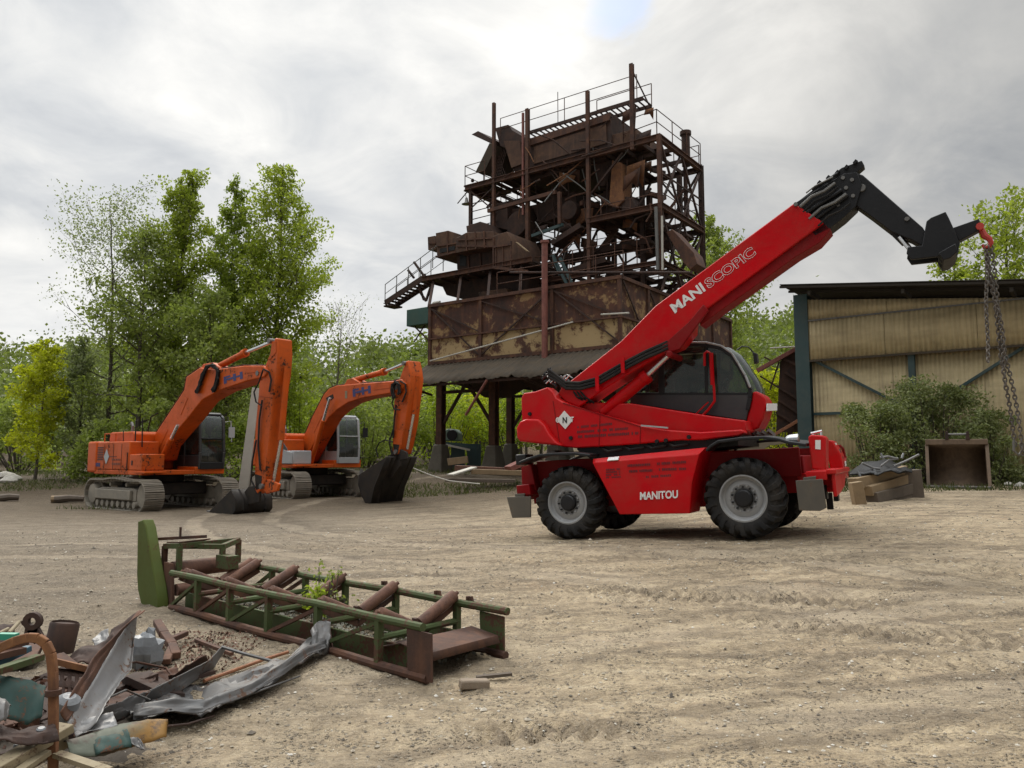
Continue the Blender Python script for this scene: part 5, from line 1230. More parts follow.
    # small clutter of pipes and rods in the dark interior
    for k in range(70):
        x = r.uniform(xl+1.5, xr-.4); z = r.uniform(zt+.2, zP-.6); y = r.uniform(y0+.6, y1-.4)
        d = r.choice([Vector((1,0,.25)), Vector((1,0,-.35)), Vector((0,0,1)), Vector((.3,.8,0)), Vector((.6,.2,.8))]).normalized()*r.uniform(.7,2.4)
        m = MB(); w = r.choice([.06,.09,.14,.22]); m.beam(Vector((x,y,z))-d*.5, Vector((x,y,z))+d*.5, w, w*r.uniform(.5,1.3)); part(m, 'beam', r.choice([rd, rd, ru, rb]))
    for k in range(10):
        x = r.uniform(xl+2.0, xr-2.8); z = r.uniform(zt+.6, zP-.8); y = r.uniform(y0+1.2, y1-.8); s = r.uniform(.5,1.3)
        m = MB(); m.slab([(x,y,z),(x+s,y+.1,z+.3*r.uniform(-1,1)),(x+s*.9,y+.2,z+s*.8),(x+.1,y+.1,z+s*.7)], (0,.08,0)); part(m, 'plate', rd)
    # ---- the rusty machine casings out to the left
    def casing(pts, ya, yb, mat=rb, bev=.02): m = MB(); m.prism([q(a, b, ya) for a, b in pts], ya, yb); return part(m, 'casing', mat, T, bev)
    ya = 1.7
    casing([(427.5,237),(435,235.5),(436,249.5),(428,250)], ya+.2, ya+1.4)
    casing([(435.6,233),(448,230.5),(459,234),(459,250),(456.5,252),(437,258)], ya, ya+2.0)
    casing([(456,238),(466,232.5),(493,231),(495,247),(473,249.5),(456,253)], ya-.2, ya+2.2)
    casing([(466,226),(480,221.5),(489,224),(492,231),(467,233)], ya+1, ya+2.6, rd)
    casing([(493,236),(507,231.5),(512,240),(511.5,269),(493.5,268)], ya-.5, ya+1.9)
    casing([(456.5,253),(493,250),(493,268.5),(457,269.5)], ya+.5, ya+2.4, rd)
    casing([(490,205),(507,201),(508,230),(490,226)], ya+1.8, ya+3.0, rd)
    casing([(508,210),(528,206),(530,236),(512,238)], ya+2.2, ya+3.4, rd)
    m = MB(); m.prism([q(a, b, ya-.55) for a, b in ((493.5,246),(511.5,243),(511.5,245),(493.5,248))], ya-.58, ya-.5); part(m, 'casing_band', ru)
    m = MB(); m.prism([q(a, b, ya-.55) for a, b in ((494,266),(528,270),(528,272),(494,269))], ya-.58, ya-.5); part(m, 'casing_band', ru)
    for px in (496,503): 
        m = MB(); m.beam(q(px,247,ya-.52), q(px,268,ya-.52), .05, .05, up=(0,1,0)); part(m, 'casing_band', ru)
    # flanges, bolts strips and stiffeners on the casings
    for (a, b, yy) in (((437,246),(458,243),ya-.03),((436,257),(456,252),ya-.03),((458,240),(493,238),ya-.23),((457,246),(494,246.5),ya-.23),((475,232),(476,249),ya-.23),((466,234),(467,251),ya-.23),((447,231),(448,255),ya-.03),((484,231),(485,248),ya-.23),((468,254),(469,269),ya+.46),((480,252),(481,268),ya+.46),((493.5,237),(493.5,268),ya-.53),((511,241),(511,268),ya-.53),((429,243),(436,243),ya+.17)):
        m = MB(); m.beam(q(*a, yy), q(*b, yy), .07, .06, up=(0,1,0)); part(m, 'flange', ru)
    for (pts, yy) in (([(440,249),(455,246),(455,250),(440,253)], ya-.01),([(460,254),(466,253.6),(466,266),(460,266)], ya+.49),([(514,246),(528,250),(528,266),(514,266)], ya+1.4)):
        m = MB(); m.slab([q(a, b, yy) for a, b in pts], (0,-.02,0)); part(m, 'opening', M['black'])
    m = MB(); m.lathe([(.5,0),(.62,.02),(.62,.3),(.5,.32)], q(520,225,ya+2.1), (0,-1,0), 20); part(m, 'fan_casing', rd)
    m = MB(); m.lathe([(.35,0),(.45,.02),(.45,.4),(.35,.42)], q(573,212,y0+.9), (0,-1,0), 20); part(m, 'pulley', rd)
    for k in range(9):
        x = xl+1.2+k*.95; m = MB(); m.tube((x,y0+.9,zM-.1), (x+r.uniform(-.3,.3),y0+.9,zP-.3), .03, n=5); part(m, 'hanger_rod', rd)
    rail([(xl+.6,y1-.2,zP+.1),(xr,y1-.2,zP+.1)], 1.05, 2, 1.2); rail([(xl+2,y1-.2,zM),(xr-.2,y1-.2,zM)], 1.05, 2, 1.0); rail([(-9.2,y0-.1,zL+.1),(-6.3,y0-.1,zL+.1)], 1.0, 2, .9)
    m = MB(); m.beam(q(517,242.5,ya-.9), q(528,251.5,ya-.9), .22, .03); part(m, 'board', M['wood'])
    # machine platform under them
    zpf = (F.pl(493,271.5,ya-.5).z+F.pl(424,274,ya-.5).z)/2; xa, xbb = F.pl(422,274,ya-.5).x, F.pl(532,270,ya-.5).x
    m = MB(); m.ibeam((xa,ya-.5,zpf), (xbb,ya-.5,zpf), .16, .24); dk = part(m, 'machine_deck', ru)
    m = MB(); m.box(xa, xbb, ya-.4, ya+2.5, zpf-.1, zpf-.02); part(m, 'floor_plate', rd, dk)
    for k in range(8): m = MB(); x = xa+.3+(xbb-xa-.4)*k/7; m.beam((x,ya-.5,zpf-.1), (x,ya+2.6,zpf-.1), .1, .2); part(m, 'joist', rd, dk)
    for k in range(4):
        x = xa+.6+k*1.8; m = MB(); m.beam((x,ya-.3,zpf-.15), (x+.7,.3,zt+.05), .12, .12); part(m, 'brace', rd)
        m = MB(); m.beam((x+.5,ya+1.6,zpf-.15), (x+.5,ya+1.6,zt-.1), .16, .16); part(m, 'post', rd)
    m = MB(); m.prism([q(a, b, ya+.6) for a, b in ((437,276),(530,275),(526,298),(480,303),(446,295))], ya+.6, ya+2.4); part(m, 'gear_case', rd, T, .05)
    m = MB(); m.prism([q(a, b, ya) for a, b in ((478,292),(506,288),(510,300),(482,308))], ya, ya+1.4); part(m, 'casing', rb, T, .04)
    # staircase down to the left with its handrails
    s0, s1 = q(385,303,ya-.2), q(426,276,ya-.2); m = MB()
    for yy in (ya-.2, ya+.6): m.beam(Vector((s0.x,yy,s0.z)), Vector((s1.x,yy,s1.z)), .05, .30)
    m.box(s0.x-.1, s0.x+.5, ya-.2, ya+.6, s0.z-.2, s0.z-.12)
    for k in range(12): p = s0.lerp(s1, k/11); m.box(p.x-.12, p.x+.14, ya-.2, ya+.6, p.z-.02, p.z+.02)
    part(m, 'staircase', rd)
    for yy in (ya-.2, ya+.6):
        m = MB(); up = Vector((0,0,1.0)); a = Vector((s0.x,yy,s0.z)); b = Vector((s1.x+.7,yy,s1.z+.45)); m.tube(a+up, b+up, .022, n=5); m.tube(a+up*.5, b+up*.5, .018, n=5)
        for k in range(5): p = a.lerp(b, k/4.3); m.tube(p, p+up, .024, n=5)
        part(m, 'stair_rail', M['steelw'])
    for (a, b) in (((408,270),(414,278)),((414,262),(424,276)),((420,292),(426,301)),((426,301),(433,280)),((418,283),(424,300))):
        xb(q(*a, ya), q(*b, ya), .10)
    # work lamp on a bracket
    m = MB(); m.beam(q(457.5,203.5), q(468,191), .04, .04); m.tube(q(465,193), q(466.5,198), .015, n=5); lm = part(m, 'lamp_bracket', rd)
    m = MB(); m.lathe([(.03,.0),(.06,-.02),(.10,-.22),(.16,-.32),(.26,-.36)], q(466.5,197.5), (0,0,1), 14); part(m, 'lamp_shade', M['steelw'], lm)
    m = MB(); m.lathe([(.07,0),(.09,.06),(.07,.16)], q(472.5,182), (0,0,1), 10); part(m, 'floodlight', rd)
make_plant()

# ================================================================== shed
def make_shed():
    F = SH; T = thing('shed', 'open-sided teal framed shed clad in stained yellow corrugated sheets', 'shed', F)
    q = lambda a, b, y=0: F.pl(a, b, y); LX = 11.0
    m, nt = new_mat('stained yellow fibreglass sheet'); g = N(nt); c = g.coord()
    st = g.noise(g.coord(scale=(.6,.6,2.5)), .9, 6, .6); n2 = g.noise(c, 2, 6, .65); ru = g.noise(g.coord(scale=(7,7,.3)), 1, 5, .6)
    w = g.n('ShaderNodeTexBrick'); mp = g.coord(rot=(pi/2,0,0)); g.l(mp, w.inputs[0]); 
    col = g.ramp(st, [(.25,(.34,.27,.155)),(.55,(.52,.425,.245)),(.75,(.57,.47,.28))])
    col = g.mix(g.maprange(ru, .48, .75, 0, .45), col, (.19,.15,.09)); col = g.mix(g.maprange(n2, .55, .8, 0, .35), col, (.13,.10,.06))
    g.finish(col, .6, 0, spec=.3); YS = m
    def sheet(x0, x1, z0, z1, y, name, pitch=.15, top=None):
        nx = int((x1-x0)/pitch*6); rows = []
        for j in range(2): rows.append([Vector((x0+(x1-x0)*i/nx, y+.018*sin(2*pi*i/6), z0 if j == 0 else (z1 if top is None else top(x0+(x1-x0)*i/nx)))) for i in range(nx+1)])
        b = MB(); b.grid(rows); return b.build(name, YS, T, solid=.004, smooth=60)
    zg = q(806,362).z; zmid = q(806,322).z; zl = q(815,414,.1).z
    z_e = lambda x: q(800,294).z - .115*x
    w = F.w(0,0,0)
    for k in range(4):                                      # upper cladding, two courses of sheets, overlapped
        x0 = .15+k*2.75; 
        sheet(x0, x0+2.74, zmid-.05, 0, -.14-.006*(k % 2), 'cladding_sheet', top=lambda x: z_e(x)-.25); sheet(x0-.1, x0+2.64, zg+.02, zmid+.03, -.175-.006*(k % 2), 'cladding_sheet')
    for k in range(4):
        x0 = .25+k*2.7; sheet(x0, x0+2.69, -.5, zg+.05, .10, 'lower_cladding', .14)
    for z in (zg, zmid):
        b = MB(); b.beam((.1,-.21,z), (LX,-.21,z), .03, .07 if z == zg else .05); b.build('girt', M['steelw'] if z != zg else M['awning'], T)
    b = MB(); b.beam((.25,.05,zl), (1.6,.05,zl), .06, .1); b.build('girt', M['teal'], T)
    b = MB(); b.ibeam((0,0,-.6), (0,0,q(800,293).z-.1), .50, .46, .05, up=(0,1,0)); b.build('corner_post', M['teal'], T, .01)
    xm = q(912.5,380).x
    for x in (xm, xm+(xm), 10.4):
        b = MB(); b.ibeam((x,0,-.6), (x,0,zg+.2), .2, .2, .03, up=(0,1,0)); b.build('post', M['teal'], T)
    for a, e in (((812,359.5),(886,397)), ((1024,347),(940,400))):
        A, E = q(*a), q(*e); d = E-A; b = MB(); b.beam(A, A+d*1.6, .09, .12, up=(0,1,0)); b.build('brace', M['teal'], T)
    # roof: a sheet that falls to the right, overhanging the wall, with purlins beneath
    ya, yb = -1.3, 14
    rows = []
    for y in (ya, 0, yb): rows.append([Vector((x, y, z_e(x)+.12)) for x in (-.38, 3, 7, LX+1)])
    b = MB(); b.grid(rows); b.build('roof', M['roofd'], T, solid=.03)
    for y in (ya+.06,-.25, 1.5, 4):
        b = MB(); b.beam((-.4,y,z_e(-.4)+.04), (LX+.9,y,z_e(LX+.9)+.04), .08, .08); b.build('purlin', M['roofd'], T)
    for x in (.6, 3.6, 6.6, 9.4):
        b = MB(); b.beam((x,ya+.1,z_e(x)-.17), (x,.1,z_e(x)-.17), .10, .14); b.build('bracket', M['roofd'], T)
    for y in (5, 10, 13.8):
        b = MB(); b.ibeam((0,y,-.4), (0,y,z_e(0)-.1), .3, .3, .04, up=(0,1,0)); b.build('post', M['teal'], T)
    b = MB(); b.slab([(.2,13.9,-.3),(LX,13.9,-.3),(LX,13.9,z_e(LX)),(.2,13.9,z_e(0))], (0,.05,0)); b.build('rear_wall', YS, T)
make_shed()

# ---- dark ribbed steel trough leaning beside the shed, with its props
def trough():
    D = 30.0; F = Frame(at_depth(790, 440, D), yaw_R(20)); F.o.z = gz(F.o.x, F.o.y)
    T = thing('steel_trough', 'dark rusty ribbed steel trough tipped up beside the teal shed post', 'trough', F)
    q = lambda a, b, y=0: F.pl(a, b, y)
    b = MB(); b.prism([q(*p) for p in ((780,361),(798,349),(803,349),(803,432),(776,432),(778,400))], 0, .25); body = b.build('trough_side', M['rust_dark'], T, .01)
    for (a, e) in (((785,372),(803,384)),((777,386),(803,402)),((779,400),(803,416)),((776,412),(795,424)),((782,358),(802,368))):
        b = MB(); b.beam(q(*a,-.05), q(*e,-.05), .10, .14, up=(0,1,0)); b.build('rib', M['rust_dark'], T)
    b = MB(); b.beam(q(757,371,-.1), q(797,348.5,-.1), .16, .26, up=(0,1,0)); b.build('top_flange', M['red_pipe'], T, .01)
    b = MB(); b.beam(q(772,436,-.3), q(801,419,-.3), .12, .22, up=(0,1,0)); b.build('foot_rail', M['copper'], T, .01)
    for a, e in (((779,362),(770,390)),((764,357),(774,362)),((760,376),(779,388))):
        b = MB(); b.beam(q(*a,-.05), q(*e,-.05), .06, .08, up=(0,1,0)); b.build('stay', M['rust_dark'], T)
    b = MB(); b.tube(q(770,348,.1), q(799,346.5,.1), .03, n=6); b.build('pole', M['polepale'], T)
    b = MB(); b.beam(q(790,430,.1), (q(790,430,.1).x, .1, -.1), .2, .2); b.build('stand', M['rust_dark'], T)
trough()
# ================================================================== overturned-looking green roller conveyor in the foreground
def make_conveyor():
    A = on_ground(428, 683); B = on_ground(171, 610); C = on_ground(503, 659)
    ux_ = (A-B).normalized(); vy = (C-A); vy -= ux_*vy.dot(ux_); Wd = vy.length; vy.normalize(); uz_ = ux_.cross(vy).normalized()
    F = Frame(B, Matrix((ux_, vy, uz_)).transposed()); L = (A-B).length
    T = thing('roller_conveyor', 'green and rusty steel conveyor frame with brown troughing rollers lying in the yard', 'conveyor', F)
    q = lambda a, b, y=0: F.pl(a, b, y)
    gr, ru = M['green'], M['rust']; H = q(418, 626).z; r = random.Random(5)
    def P(mb, nm, mt, par=T, bev=0): return mb.build(nm, mt, par, bev)
    xs = [L*t for t in (.0,.14,.30,.47,.66,.86)]
    # rails: the two upper and two lower long tubes
    for y, z, x0, x1, m_ in ((0,H,-.02,L*.985,M['green']),(Wd,H,-.05,L*1.005,M['green']),(0,.03,.0,L,M['rust']),(Wd,.03,0,L,M['rust'])):
        b = MB(); b.path([(x0+(x1-x0)*k/6, y, z+.006*sin(k*2)) for k in range(7)], .030 if z > .1 else .034, 9); P(b, 'rail', m_)
    for y in (.10, Wd-.10):
        b = MB(); b.box(.1, L*.93, y-.012, y+.012, .02, .17); P(b, 'side_board', gr, T, .004)
    for k, x in enumerate(xs[1:]):
        for y in (0, Wd):
            b = MB(); b.beam((x,y,.03), (x,y,H-.01), .045, .05, up=(0,1,0)); P(b, 'upright', gr)
        b = MB(); b.tube((x,0,.21), (x,Wd,.21), .026, n=8); P(b, 'cross_tube', gr)
    for k in range(5):
        for y in (0, Wd):
            a, e = (xs[k],y,.04), (xs[k+1],y,H-.03); b = MB(); b.beam(a, e, .028, .035, up=(0,1,0)); P(b, 'diagonal', ru if k % 2 else gr)
    # V idlers: two rollers on a bracket
    for k, px in enumerate((227,259,296,343,395,454)):
        py = (560,566,572,581,590,600)[k]; x = q(px, py, Wd).x; x = min(max(x, .15), L*.97); mid = (x-.05, Wd*.5, H-.10)
        for y0_, s in ((.06,1),(Wd-.02,-1)):
            z0_ = H+.015 if s > 0 else H+.06; z1_ = H-.12
            a = Vector((x-.04 if s > 0 else x+.03, y0_, z0_)); e = Vector((x-.02, Wd*.5-s*.05, z1_)); d = (e-a).normalized()
            b = MB(); b.lathe([(.016,-.03),(.016,.0),(.043,.004),(.047,.02),(.047,(e-a).length-.02),(.043,(e-a).length-.004),(.016,(e-a).length),(.016,(e-a).length+.02)], a, d, 14); P(b, 'roller', M['brown_roller'])
        b = MB(); b.beam((x,0,H-.03), (x,Wd*.5,H-.21), .03, .045); b.beam((x,Wd*.5,H-.21), (x,Wd,H-.03), .03, .045); b.beam((x-.02,Wd*.5,H-.2), (x-.02,Wd*.5,H-.07), .04, .03, up=(0,1,0)); P(b, 'idler_bracket', ru)
    for px, py in ((383,588),(436,598),(468,604)):
        p = q(px, py, Wd+.02); b = MB(); b.beam(p, p+Vector((.0,.0,.06)), .02, .03); b.beam(p+Vector((.05,0,0)), p+Vector((.03,0,.06)), .02, .03); P(b, 'clip', ru)
    # end plates and the tray between them
    pl = [q(a, b, -.02) for a, b in ((406.5,628.5),(431,634),(431.5,683),(407.5,678.5))]
    b = MB(); b.slab(pl, (0,.015,0)); P(b, 'end_plate', ru)
    pl = [q(a, b, Wd) for a, b in ((479.5,611),(503.5,617),(504,659),(481,657))]
    b = MB(); b.slab(pl, (0,.015,0)); P(b, 'end_plate', M['green'])
    x0, x1 = L*.84, L*.985
    b = MB(); b.grid([[Vector((x0,y,.12+.02*sin(y*8))) for y in np.linspace(.03,Wd-.03,6)], [Vector((x0+(x1-x0)*.5,y,.20)) for y in np.linspace(.03,Wd-.03,6)], [Vector((x1,y,.17)) for y in np.linspace(.03,Wd-.03,6)], [Vector((x1+.02,y,.12)) for y in np.linspace(.03,Wd-.03,6)]]); t = b.build('tray', M['rust'], T, solid=.008)
    # belt guard at the far end: tall tapered plate case
    g0 = [(137.6,521.5),(143,519.5),(146,528),(151,560),(156,586),(158,600),(158,609),(153,612),(147,611),(141,605),(137.5,590),(136.6,574)]
    G = [q(a, b, -.05) for a, b in g0]; b = MB(); b.slab(G, (.02,.10,.0)); P(b, 'belt_guard', M['greenp'], T, .012)
    b = MB(); b.slab([q(a, b_, .05) for a, b_ in ((164,562),(171,564),(172,606),(165,608))], (0,.03,0)); P(b, 'head_plate', ru)
    b = MB(); a = q(172,570,.12); b.tube(a, a+Vector((0,Wd-.1,0)), .085, n=16); P(b, 'drum', M['brown_roller'])
    b = MB(); a = q(176,590,.1); b.tube(a, a+Vector((0,Wd-.15,0)), .06, n=14); P(b, 'drum', M['brown_roller'])
    # raised frame above the drive end
    yn = .12
    top = [q(163,545,yn), q(179.5,535,yn+.28), q(240,528,Wd), q(223,537,Wd-.3)]; zt_ = max(p.z for p in top)
    c0 = q(165,546,yn); c1 = q(223,538,Wd-.25); c2 = q(239,529,Wd+.1)
    lx = c0.x; zT = c0.z; c3 = Vector((lx+.0, yn, zT))
    Q = [Vector((c0.x, c0.y, zT)), Vector((c0.x+.28, c0.y+.02, zT+.02)), Vector((c2.x+.0, c2.y, zT+.01)), Vector((c1.x, c1.y, zT-.01))]
    for i in range(4):
        b = MB(); b.beam(Q[i], Q[(i+1) % 4], .045, .05); P(b, 'top_bar', gr)
        b = MB(); e = Q[i].copy(); e.z = H-.02 if i else .25; b.beam(Q[i], e, .04, .05, up=(0,1,0)); P(b, 'upright', ru if i == 0 else gr)
    b = MB(); b.slab([Q[0].lerp(Q[1],.1)+Vector((0,0,.03)), Q[1]+Vector((0,0,.03)), Q[1].lerp(Q[2],.5)+Vector((0,0,.035)), Q[0].lerp(Q[3],.5)+Vector((0,0,.03))], (0,0,.012)); P(b, 'cover_plate', ru)
    b = MB(); p = Q[1]+Vector((-.1,.05,.06)); b.beam(p+Vector((-.35,-.1,-.02)), p+Vector((.25,.15,.03)), .02, .03); b.tube(p, p+Vector((0,0,.12)), .012, n=6); P(b, 'lever', ru)
    b = MB(); p = Q[3]; b.box(p.x-.02, p.x+.22, p.y-.06, p.y+.06, H, H+.13); P(b, 'bracket_plate', gr)
    return F, L, Wd, H
CF, CL, CW, CH = make_conveyor()

# ================================================================== scrap heap at the lower left: every piece a thing of its own
def on_pile(px, py, lift=0.): return on_ground(px, py, lift)
def spt(px, py, d):                                   # a point at ground distance d
    return at_depth(px, py, d)
def scrap(name, label, cat, mb, mat, solid=0, bev=0, group=None, smooth=35):
    v = np.array(mb.v); c = Vector((v[:,0].mean(), v[:,1].mean(), v[:,2].min()))
    mb.v = [tuple(Vector(p)-c) for p in mb.v]
    o = mb.build(name, mat, None, bev, smooth, loc=c, solid=solid); tag(o, label, cat, group); return o
def crumple(rows, amp, seed):
    r = random.Random(seed); return [[p + Vector((r.uniform(-1,1), r.uniform(-1,1), r.uniform(-1,1)))*amp for p in row] for row in rows]
def strip(left, right, k=3, amp=.006, seed=1, bow=.0):
    """torn sheet between two ragged edges: creases kept, small dents and buckles added"""
    rows = []; k = 13; left = [Vector(p) for p in left]; right = [Vector(p) for p in right]; nl = len(left); r = random.Random(seed)
    jag = [r.uniform(-1,1) for _ in range(200)]
    for i in range((nl-1)*7+1):
        f = i/7; j = min(int(f), nl-2); a = left[j].lerp(left[j+1], f-j); b = right[j].lerp(right[j+1], f-j); W = (b-a).length
        row = []
        for t in range(k):
            u = t/(k-1); e = (.06*jag[i] if t == 0 else (.06*jag[i+70] if t == k-1 else 0))
            p = a.lerp(b, u+e*min(1,.05/max(W,.02))) + Vector((0,0,-bow*sin(pi*u)))
            n = vnoise(np.array([f*1.7+seed*3.1]), np.array([u*3.0+seed]), seed)[0]; n2 = vnoise(np.array([f*5+seed]), np.array([u*8.0]), seed+5)[0]
            p += Vector((.4,-.5,1.0))*(amp*3.2*n+amp*1.1*n2); row.append(p)
        rows.append(row)
    return MB().grid(rows)
def make_scrap():
    G = lambda px, py, h=0.: on_ground(px, py, h)
    # bent rusty flat bar standing in the heap, collar and bolt on it
    D = 3.55; pts = [spt(a, b, D) for a, b in ((53.5,790),(53.3,740),(53.5,700),(53,672),(51,654),(46,643.5),(38,638),(28,637.5),(15,641),(0,648),(-14,655))]
    pts[0].z = min(pts[0].z, gz(pts[0].x, D)-.05)
    root = thing('bent_bar', 'ochre rusty bar bent like a walking stick, standing at the front of the heap', 'scrap bar', loc=pts[0]); loc = [p-pts[0] for p in pts]
    b = MB()
    for a, c in zip(loc, loc[1:]): b.beam(a, c+(c-a)*.04, .040, .024, up=(0,1,0))
    b.build('bar', M['rust_orange'], root, .004)
    b = MB(); c = spt(53.5,692,D)-pts[0]; b.lathe([(.034,-.012),(.034,.012)], c, (0,0,1), 12); b.build('collar', M['rust'], root)
    # eye lug
    D = 3.75; outer = []; b = MB(); c = spt(33,621,D)
    n = 14; vs = []; fs = []
    for k in range(n):
        a = 2*pi*k/n; 
        for rr in (.042, .018):
            for dy in (-.012, .012): vs.append(c+Vector((rr*cos(a)*1.05, dy, rr*sin(a))))
    for k in range(n):
        i, j = k*4, ((k+1) % n)*4; fs += [(i,j,j+1,i+1),(i+2,i+3,j+3,j+2),(i,i+2,j+2,j),(i+1,j+1,j+3,i+3)]
    b.add(vs, fs); b.beam(spt(33,626,D), spt(30,642,D), .06, .02, up=(0,1,0)); b.beam(spt(33,628,D), spt(40,641,D), .05, .02, up=(0,1,0)); b.beam(spt(29,620,D), spt(22.5,623,D), .02, .02)
    scrap('eye_lug', 'small dark rusty lug with a round eye on top of the heap', 'metal lug', b, M['rust_dark'])
    # short rusty drum
    b = MB(); a = G(50,664,.0); b.lathe([(.0,0),(.098,.0),(.10,.01),(.10,.20),(.09,.215),(.09,.20)], a+Vector((0,.1,.06)), (.12,.1,1), 18); scrap('drum', 'dark rusty drum standing behind the bent bar', 'drum', b, M['rust_dark'])
    # big folded galvanised channel
    tip = spt(143,612,4.6); low = spt(68,722,3.75)
    L_ = [spt(67,723,3.75), spt(82,699,3.9), spt(100,668,4.15), spt(118,639,4.4), spt(137,613,4.6)]
    R_ = [spt(97,722,3.75), spt(107,702,3.95), spt(120,683,4.15), spt(132,668,4.35), spt(134,636,4.55)]
    scrap('folded_sheet', 'long grey sheet folded into a channel, propped up at a slant on the heap', 'sheet metal', strip(L_, R_, 5, .004, 3, .05), M['galv'], .004, smooth=25)
    L2 = [p+Vector((0,.0,.004)) for p in L_]; U = [p+Vector((-.02,-.03,.06)) for p in L_]; U[-1] = spt(145,610,4.55); U[-2] = spt(126,625,4.4)
    scrap('rusty_flange', 'brown rusty flange torn off along the slanted folded sheet', 'sheet metal', strip(L2, U, 3, .006, 4), M['rust'], .005)
    Lf = [spt(70,656,4.55), spt(84,644,4.65), spt(106,642,4.7), spt(112,629,4.75), spt(141,611,4.75)]; Rt = [spt(74,664,4.5), spt(96,663,4.5), spt(108,655,4.55), spt(118,640,4.6), spt(138,615,4.65)]
    scrap('torn_sheet', 'dark jagged steel sheet behind the slanted folded sheet', 'sheet metal', strip(Lf, Rt, 4, .012, 5), M['rust_dark'], .006)
    # crumpled plastic
    rng = random.Random(2); c = G(146,652,.10); b = MB(); n, m_ = 14, 9; rows = []
    for i in range(m_):
        ph = pi*i/(m_-1)*.95+.05; rows.append([c+Vector((.105*sin(ph)*cos(2*pi*j/n), .10*sin(ph)*sin(2*pi*j/n), .14*cos(ph)))*(1+rng.uniform(-.28,.28)) for j in range(n)]); rows[-1].append(rows[-1][0])
    b.grid(rows); scrap('plastic_sack', 'crumpled pale blue grey plastic sack beside the slanted sheet', 'sack', b, M['polyth'], smooth=20)
    b = strip([spt(92,640,4.9), spt(100,632,5.0), spt(108,630,5.0)], [spt(95,646,4.85), spt(104,642,4.9), spt(109,640,4.9)], 3, .006, 7); scrap('sheet_scrap', 'small light grey scrap peeping out behind the dark jagged sheet', 'sheet metal', b, M['galv'], .003)
    # perforated plate and box bits
    P0, P1_, P2_, P3 = spt(52,668,4.2), spt(98,672,4.35), spt(92,708,4.2), spt(56,706,4.05); b = MB(); nx, ny = 12, 6; vs = []; fs = []
    for j in range(ny+1):
        for i in range(nx+1): vs.append(P0.lerp(P1_, i/nx).lerp(P3.lerp(P2_, i/nx), j/ny))
    for j in range(ny):
        for i in range(nx):
            if not (i % 2 == 1 and j % 2 == 1): a = j*(nx+1)+i; fs.append((a,a+1,a+nx+2,a+nx+1))
    b.add(vs, fs); scrap('perforated_plate', 'dark rusty plate punched with holes, leaning under the folded sheet', 'metal plate', b, M['rust_dark'], .006)
    b = MB(); b.beam(spt(54,661,4.2), spt(98,671.5,4.35), .05, .03); scrap('flat_bar', 'orange rusty flat bar lying across the punched plate', 'scrap bar', b, M['rust_orange'])
    b = MB(); b.beam(spt(58,655,4.5), spt(75,668,4.4), .06, .02); scrap('flat_bar', 'short brown flat bar beside the drum', 'scrap bar', b, M['rust'])
    # teal sheets on the left
    b = strip([spt(-20,672,3.7), spt(10,676,3.75), spt(34,683,3.8), spt(46,686,3.85)], [spt(-20,712,3.55), spt(10,720,3.6), spt(28,724,3.65), spt(42,716,3.7)], 5, .004, 9, -.03); scrap('teal_sheet', 'curved dark teal steel sheet at the left edge of the heap', 'sheet metal', b, M['tealp'], .006)
    b = MB(); b.beam(spt(-15,668,3.75), spt(26,648,4.0), .07, .03); scrap('blue_bar', 'blue painted bar above the curved teal sheet', 'scrap bar', b, M['bluep'], bev=.004)
    b = MB(); b.beam(spt(-12,674,3.6), spt(40,657,3.95), .05, .03); scrap('green_bar', 'faded green grey bar just below the blue painted bar', 'scrap bar', b, M['green'])
    b = MB(); b.beam(spt(-10,636,3.9), spt(17,636.5,3.9), .035, .03); scrap('turquoise_strip', 'bright turquoise strip at the left edge near the eye lug', 'scrap strip', b, plain('turquoise paint', (.03,.28,.18), .5))
    b = MB(); b.beam(spt(-12,650,3.8), spt(26,641,3.95), .06, .03); b.beam(spt(-10,658,3.75), spt(24,650,3.9), .04, .03); scrap('angle_iron', 'pair of brown angle irons lying behind the bent end of the bar', 'scrap bar', b, M['rust'])
    b = MB(); b.tube(spt(9,633,3.95), spt(19,622,4.1), .010); scrap('rod', 'thin pale rod poking up left of the eye lug', 'rod', b, M['cream'])
    b = MB(); b.tube(spt(-2,634,3.9), spt(8,629,4.0), .010); scrap('rod', 'short pale rod at the left edge above the turquoise strip', 'rod', b, M['cream'])
    b = strip([spt(-10,625,4.4), spt(15,624,4.45)], [spt(-10,648,4.3), spt(14,648,4.3)], 3, .01, 12); scrap('rusty_plate', 'dark plate standing at the left edge behind the pale rods', 'metal plate', b, M['rust_dark'], .01)
    b = strip([spt(-14,694,3.45), spt(5,699,3.5), spt(11,706,3.5)], [spt(-14,725,3.4), spt(3,722,3.4), spt(8,716,3.45)], 4, .008, 13, -.03); scrap('crumpled_tin', 'crumpled whitish tin at the left edge below the teal sheet', 'sheet metal', b, M['galv'], .004)
    b = MB(); b.lathe([(.055,0),(.055,.12),(.03,.14)], spt(63,722,3.85), (.3,-.2,1), 14); scrap('can', 'pale grey can behind the standing rusty bar', 'can', b, M['polyth'])
    # cream beams with knobs
    root = thing('knobbed_beam', 'cream painted beam with three round knobs at the front of the heap', 'beam', loc=spt(35,745,3.45)); o_ = root.location.copy()
    b = MB(); A, Bq = spt(-14,774,3.30)-o_, spt(67,727,3.65)-o_; b.beam(A, Bq, .09, .04); b.beam(A+Vector((0,.0,-.05)), Bq+Vector((0,0,-.05)), .03, .08); b.build('beam', M['cream'], root, .004)
    for px, py in ((18,748),(31,741),(41,732)):
        b = MB(); c = spt(px, py, 3.5)-o_; b.lathe([(.016,-.03),(.020,-.01),(.020,.014),(.014,.02)], c, (.1,-.1,1), 12); b.build('knob', M['polyth'], root)
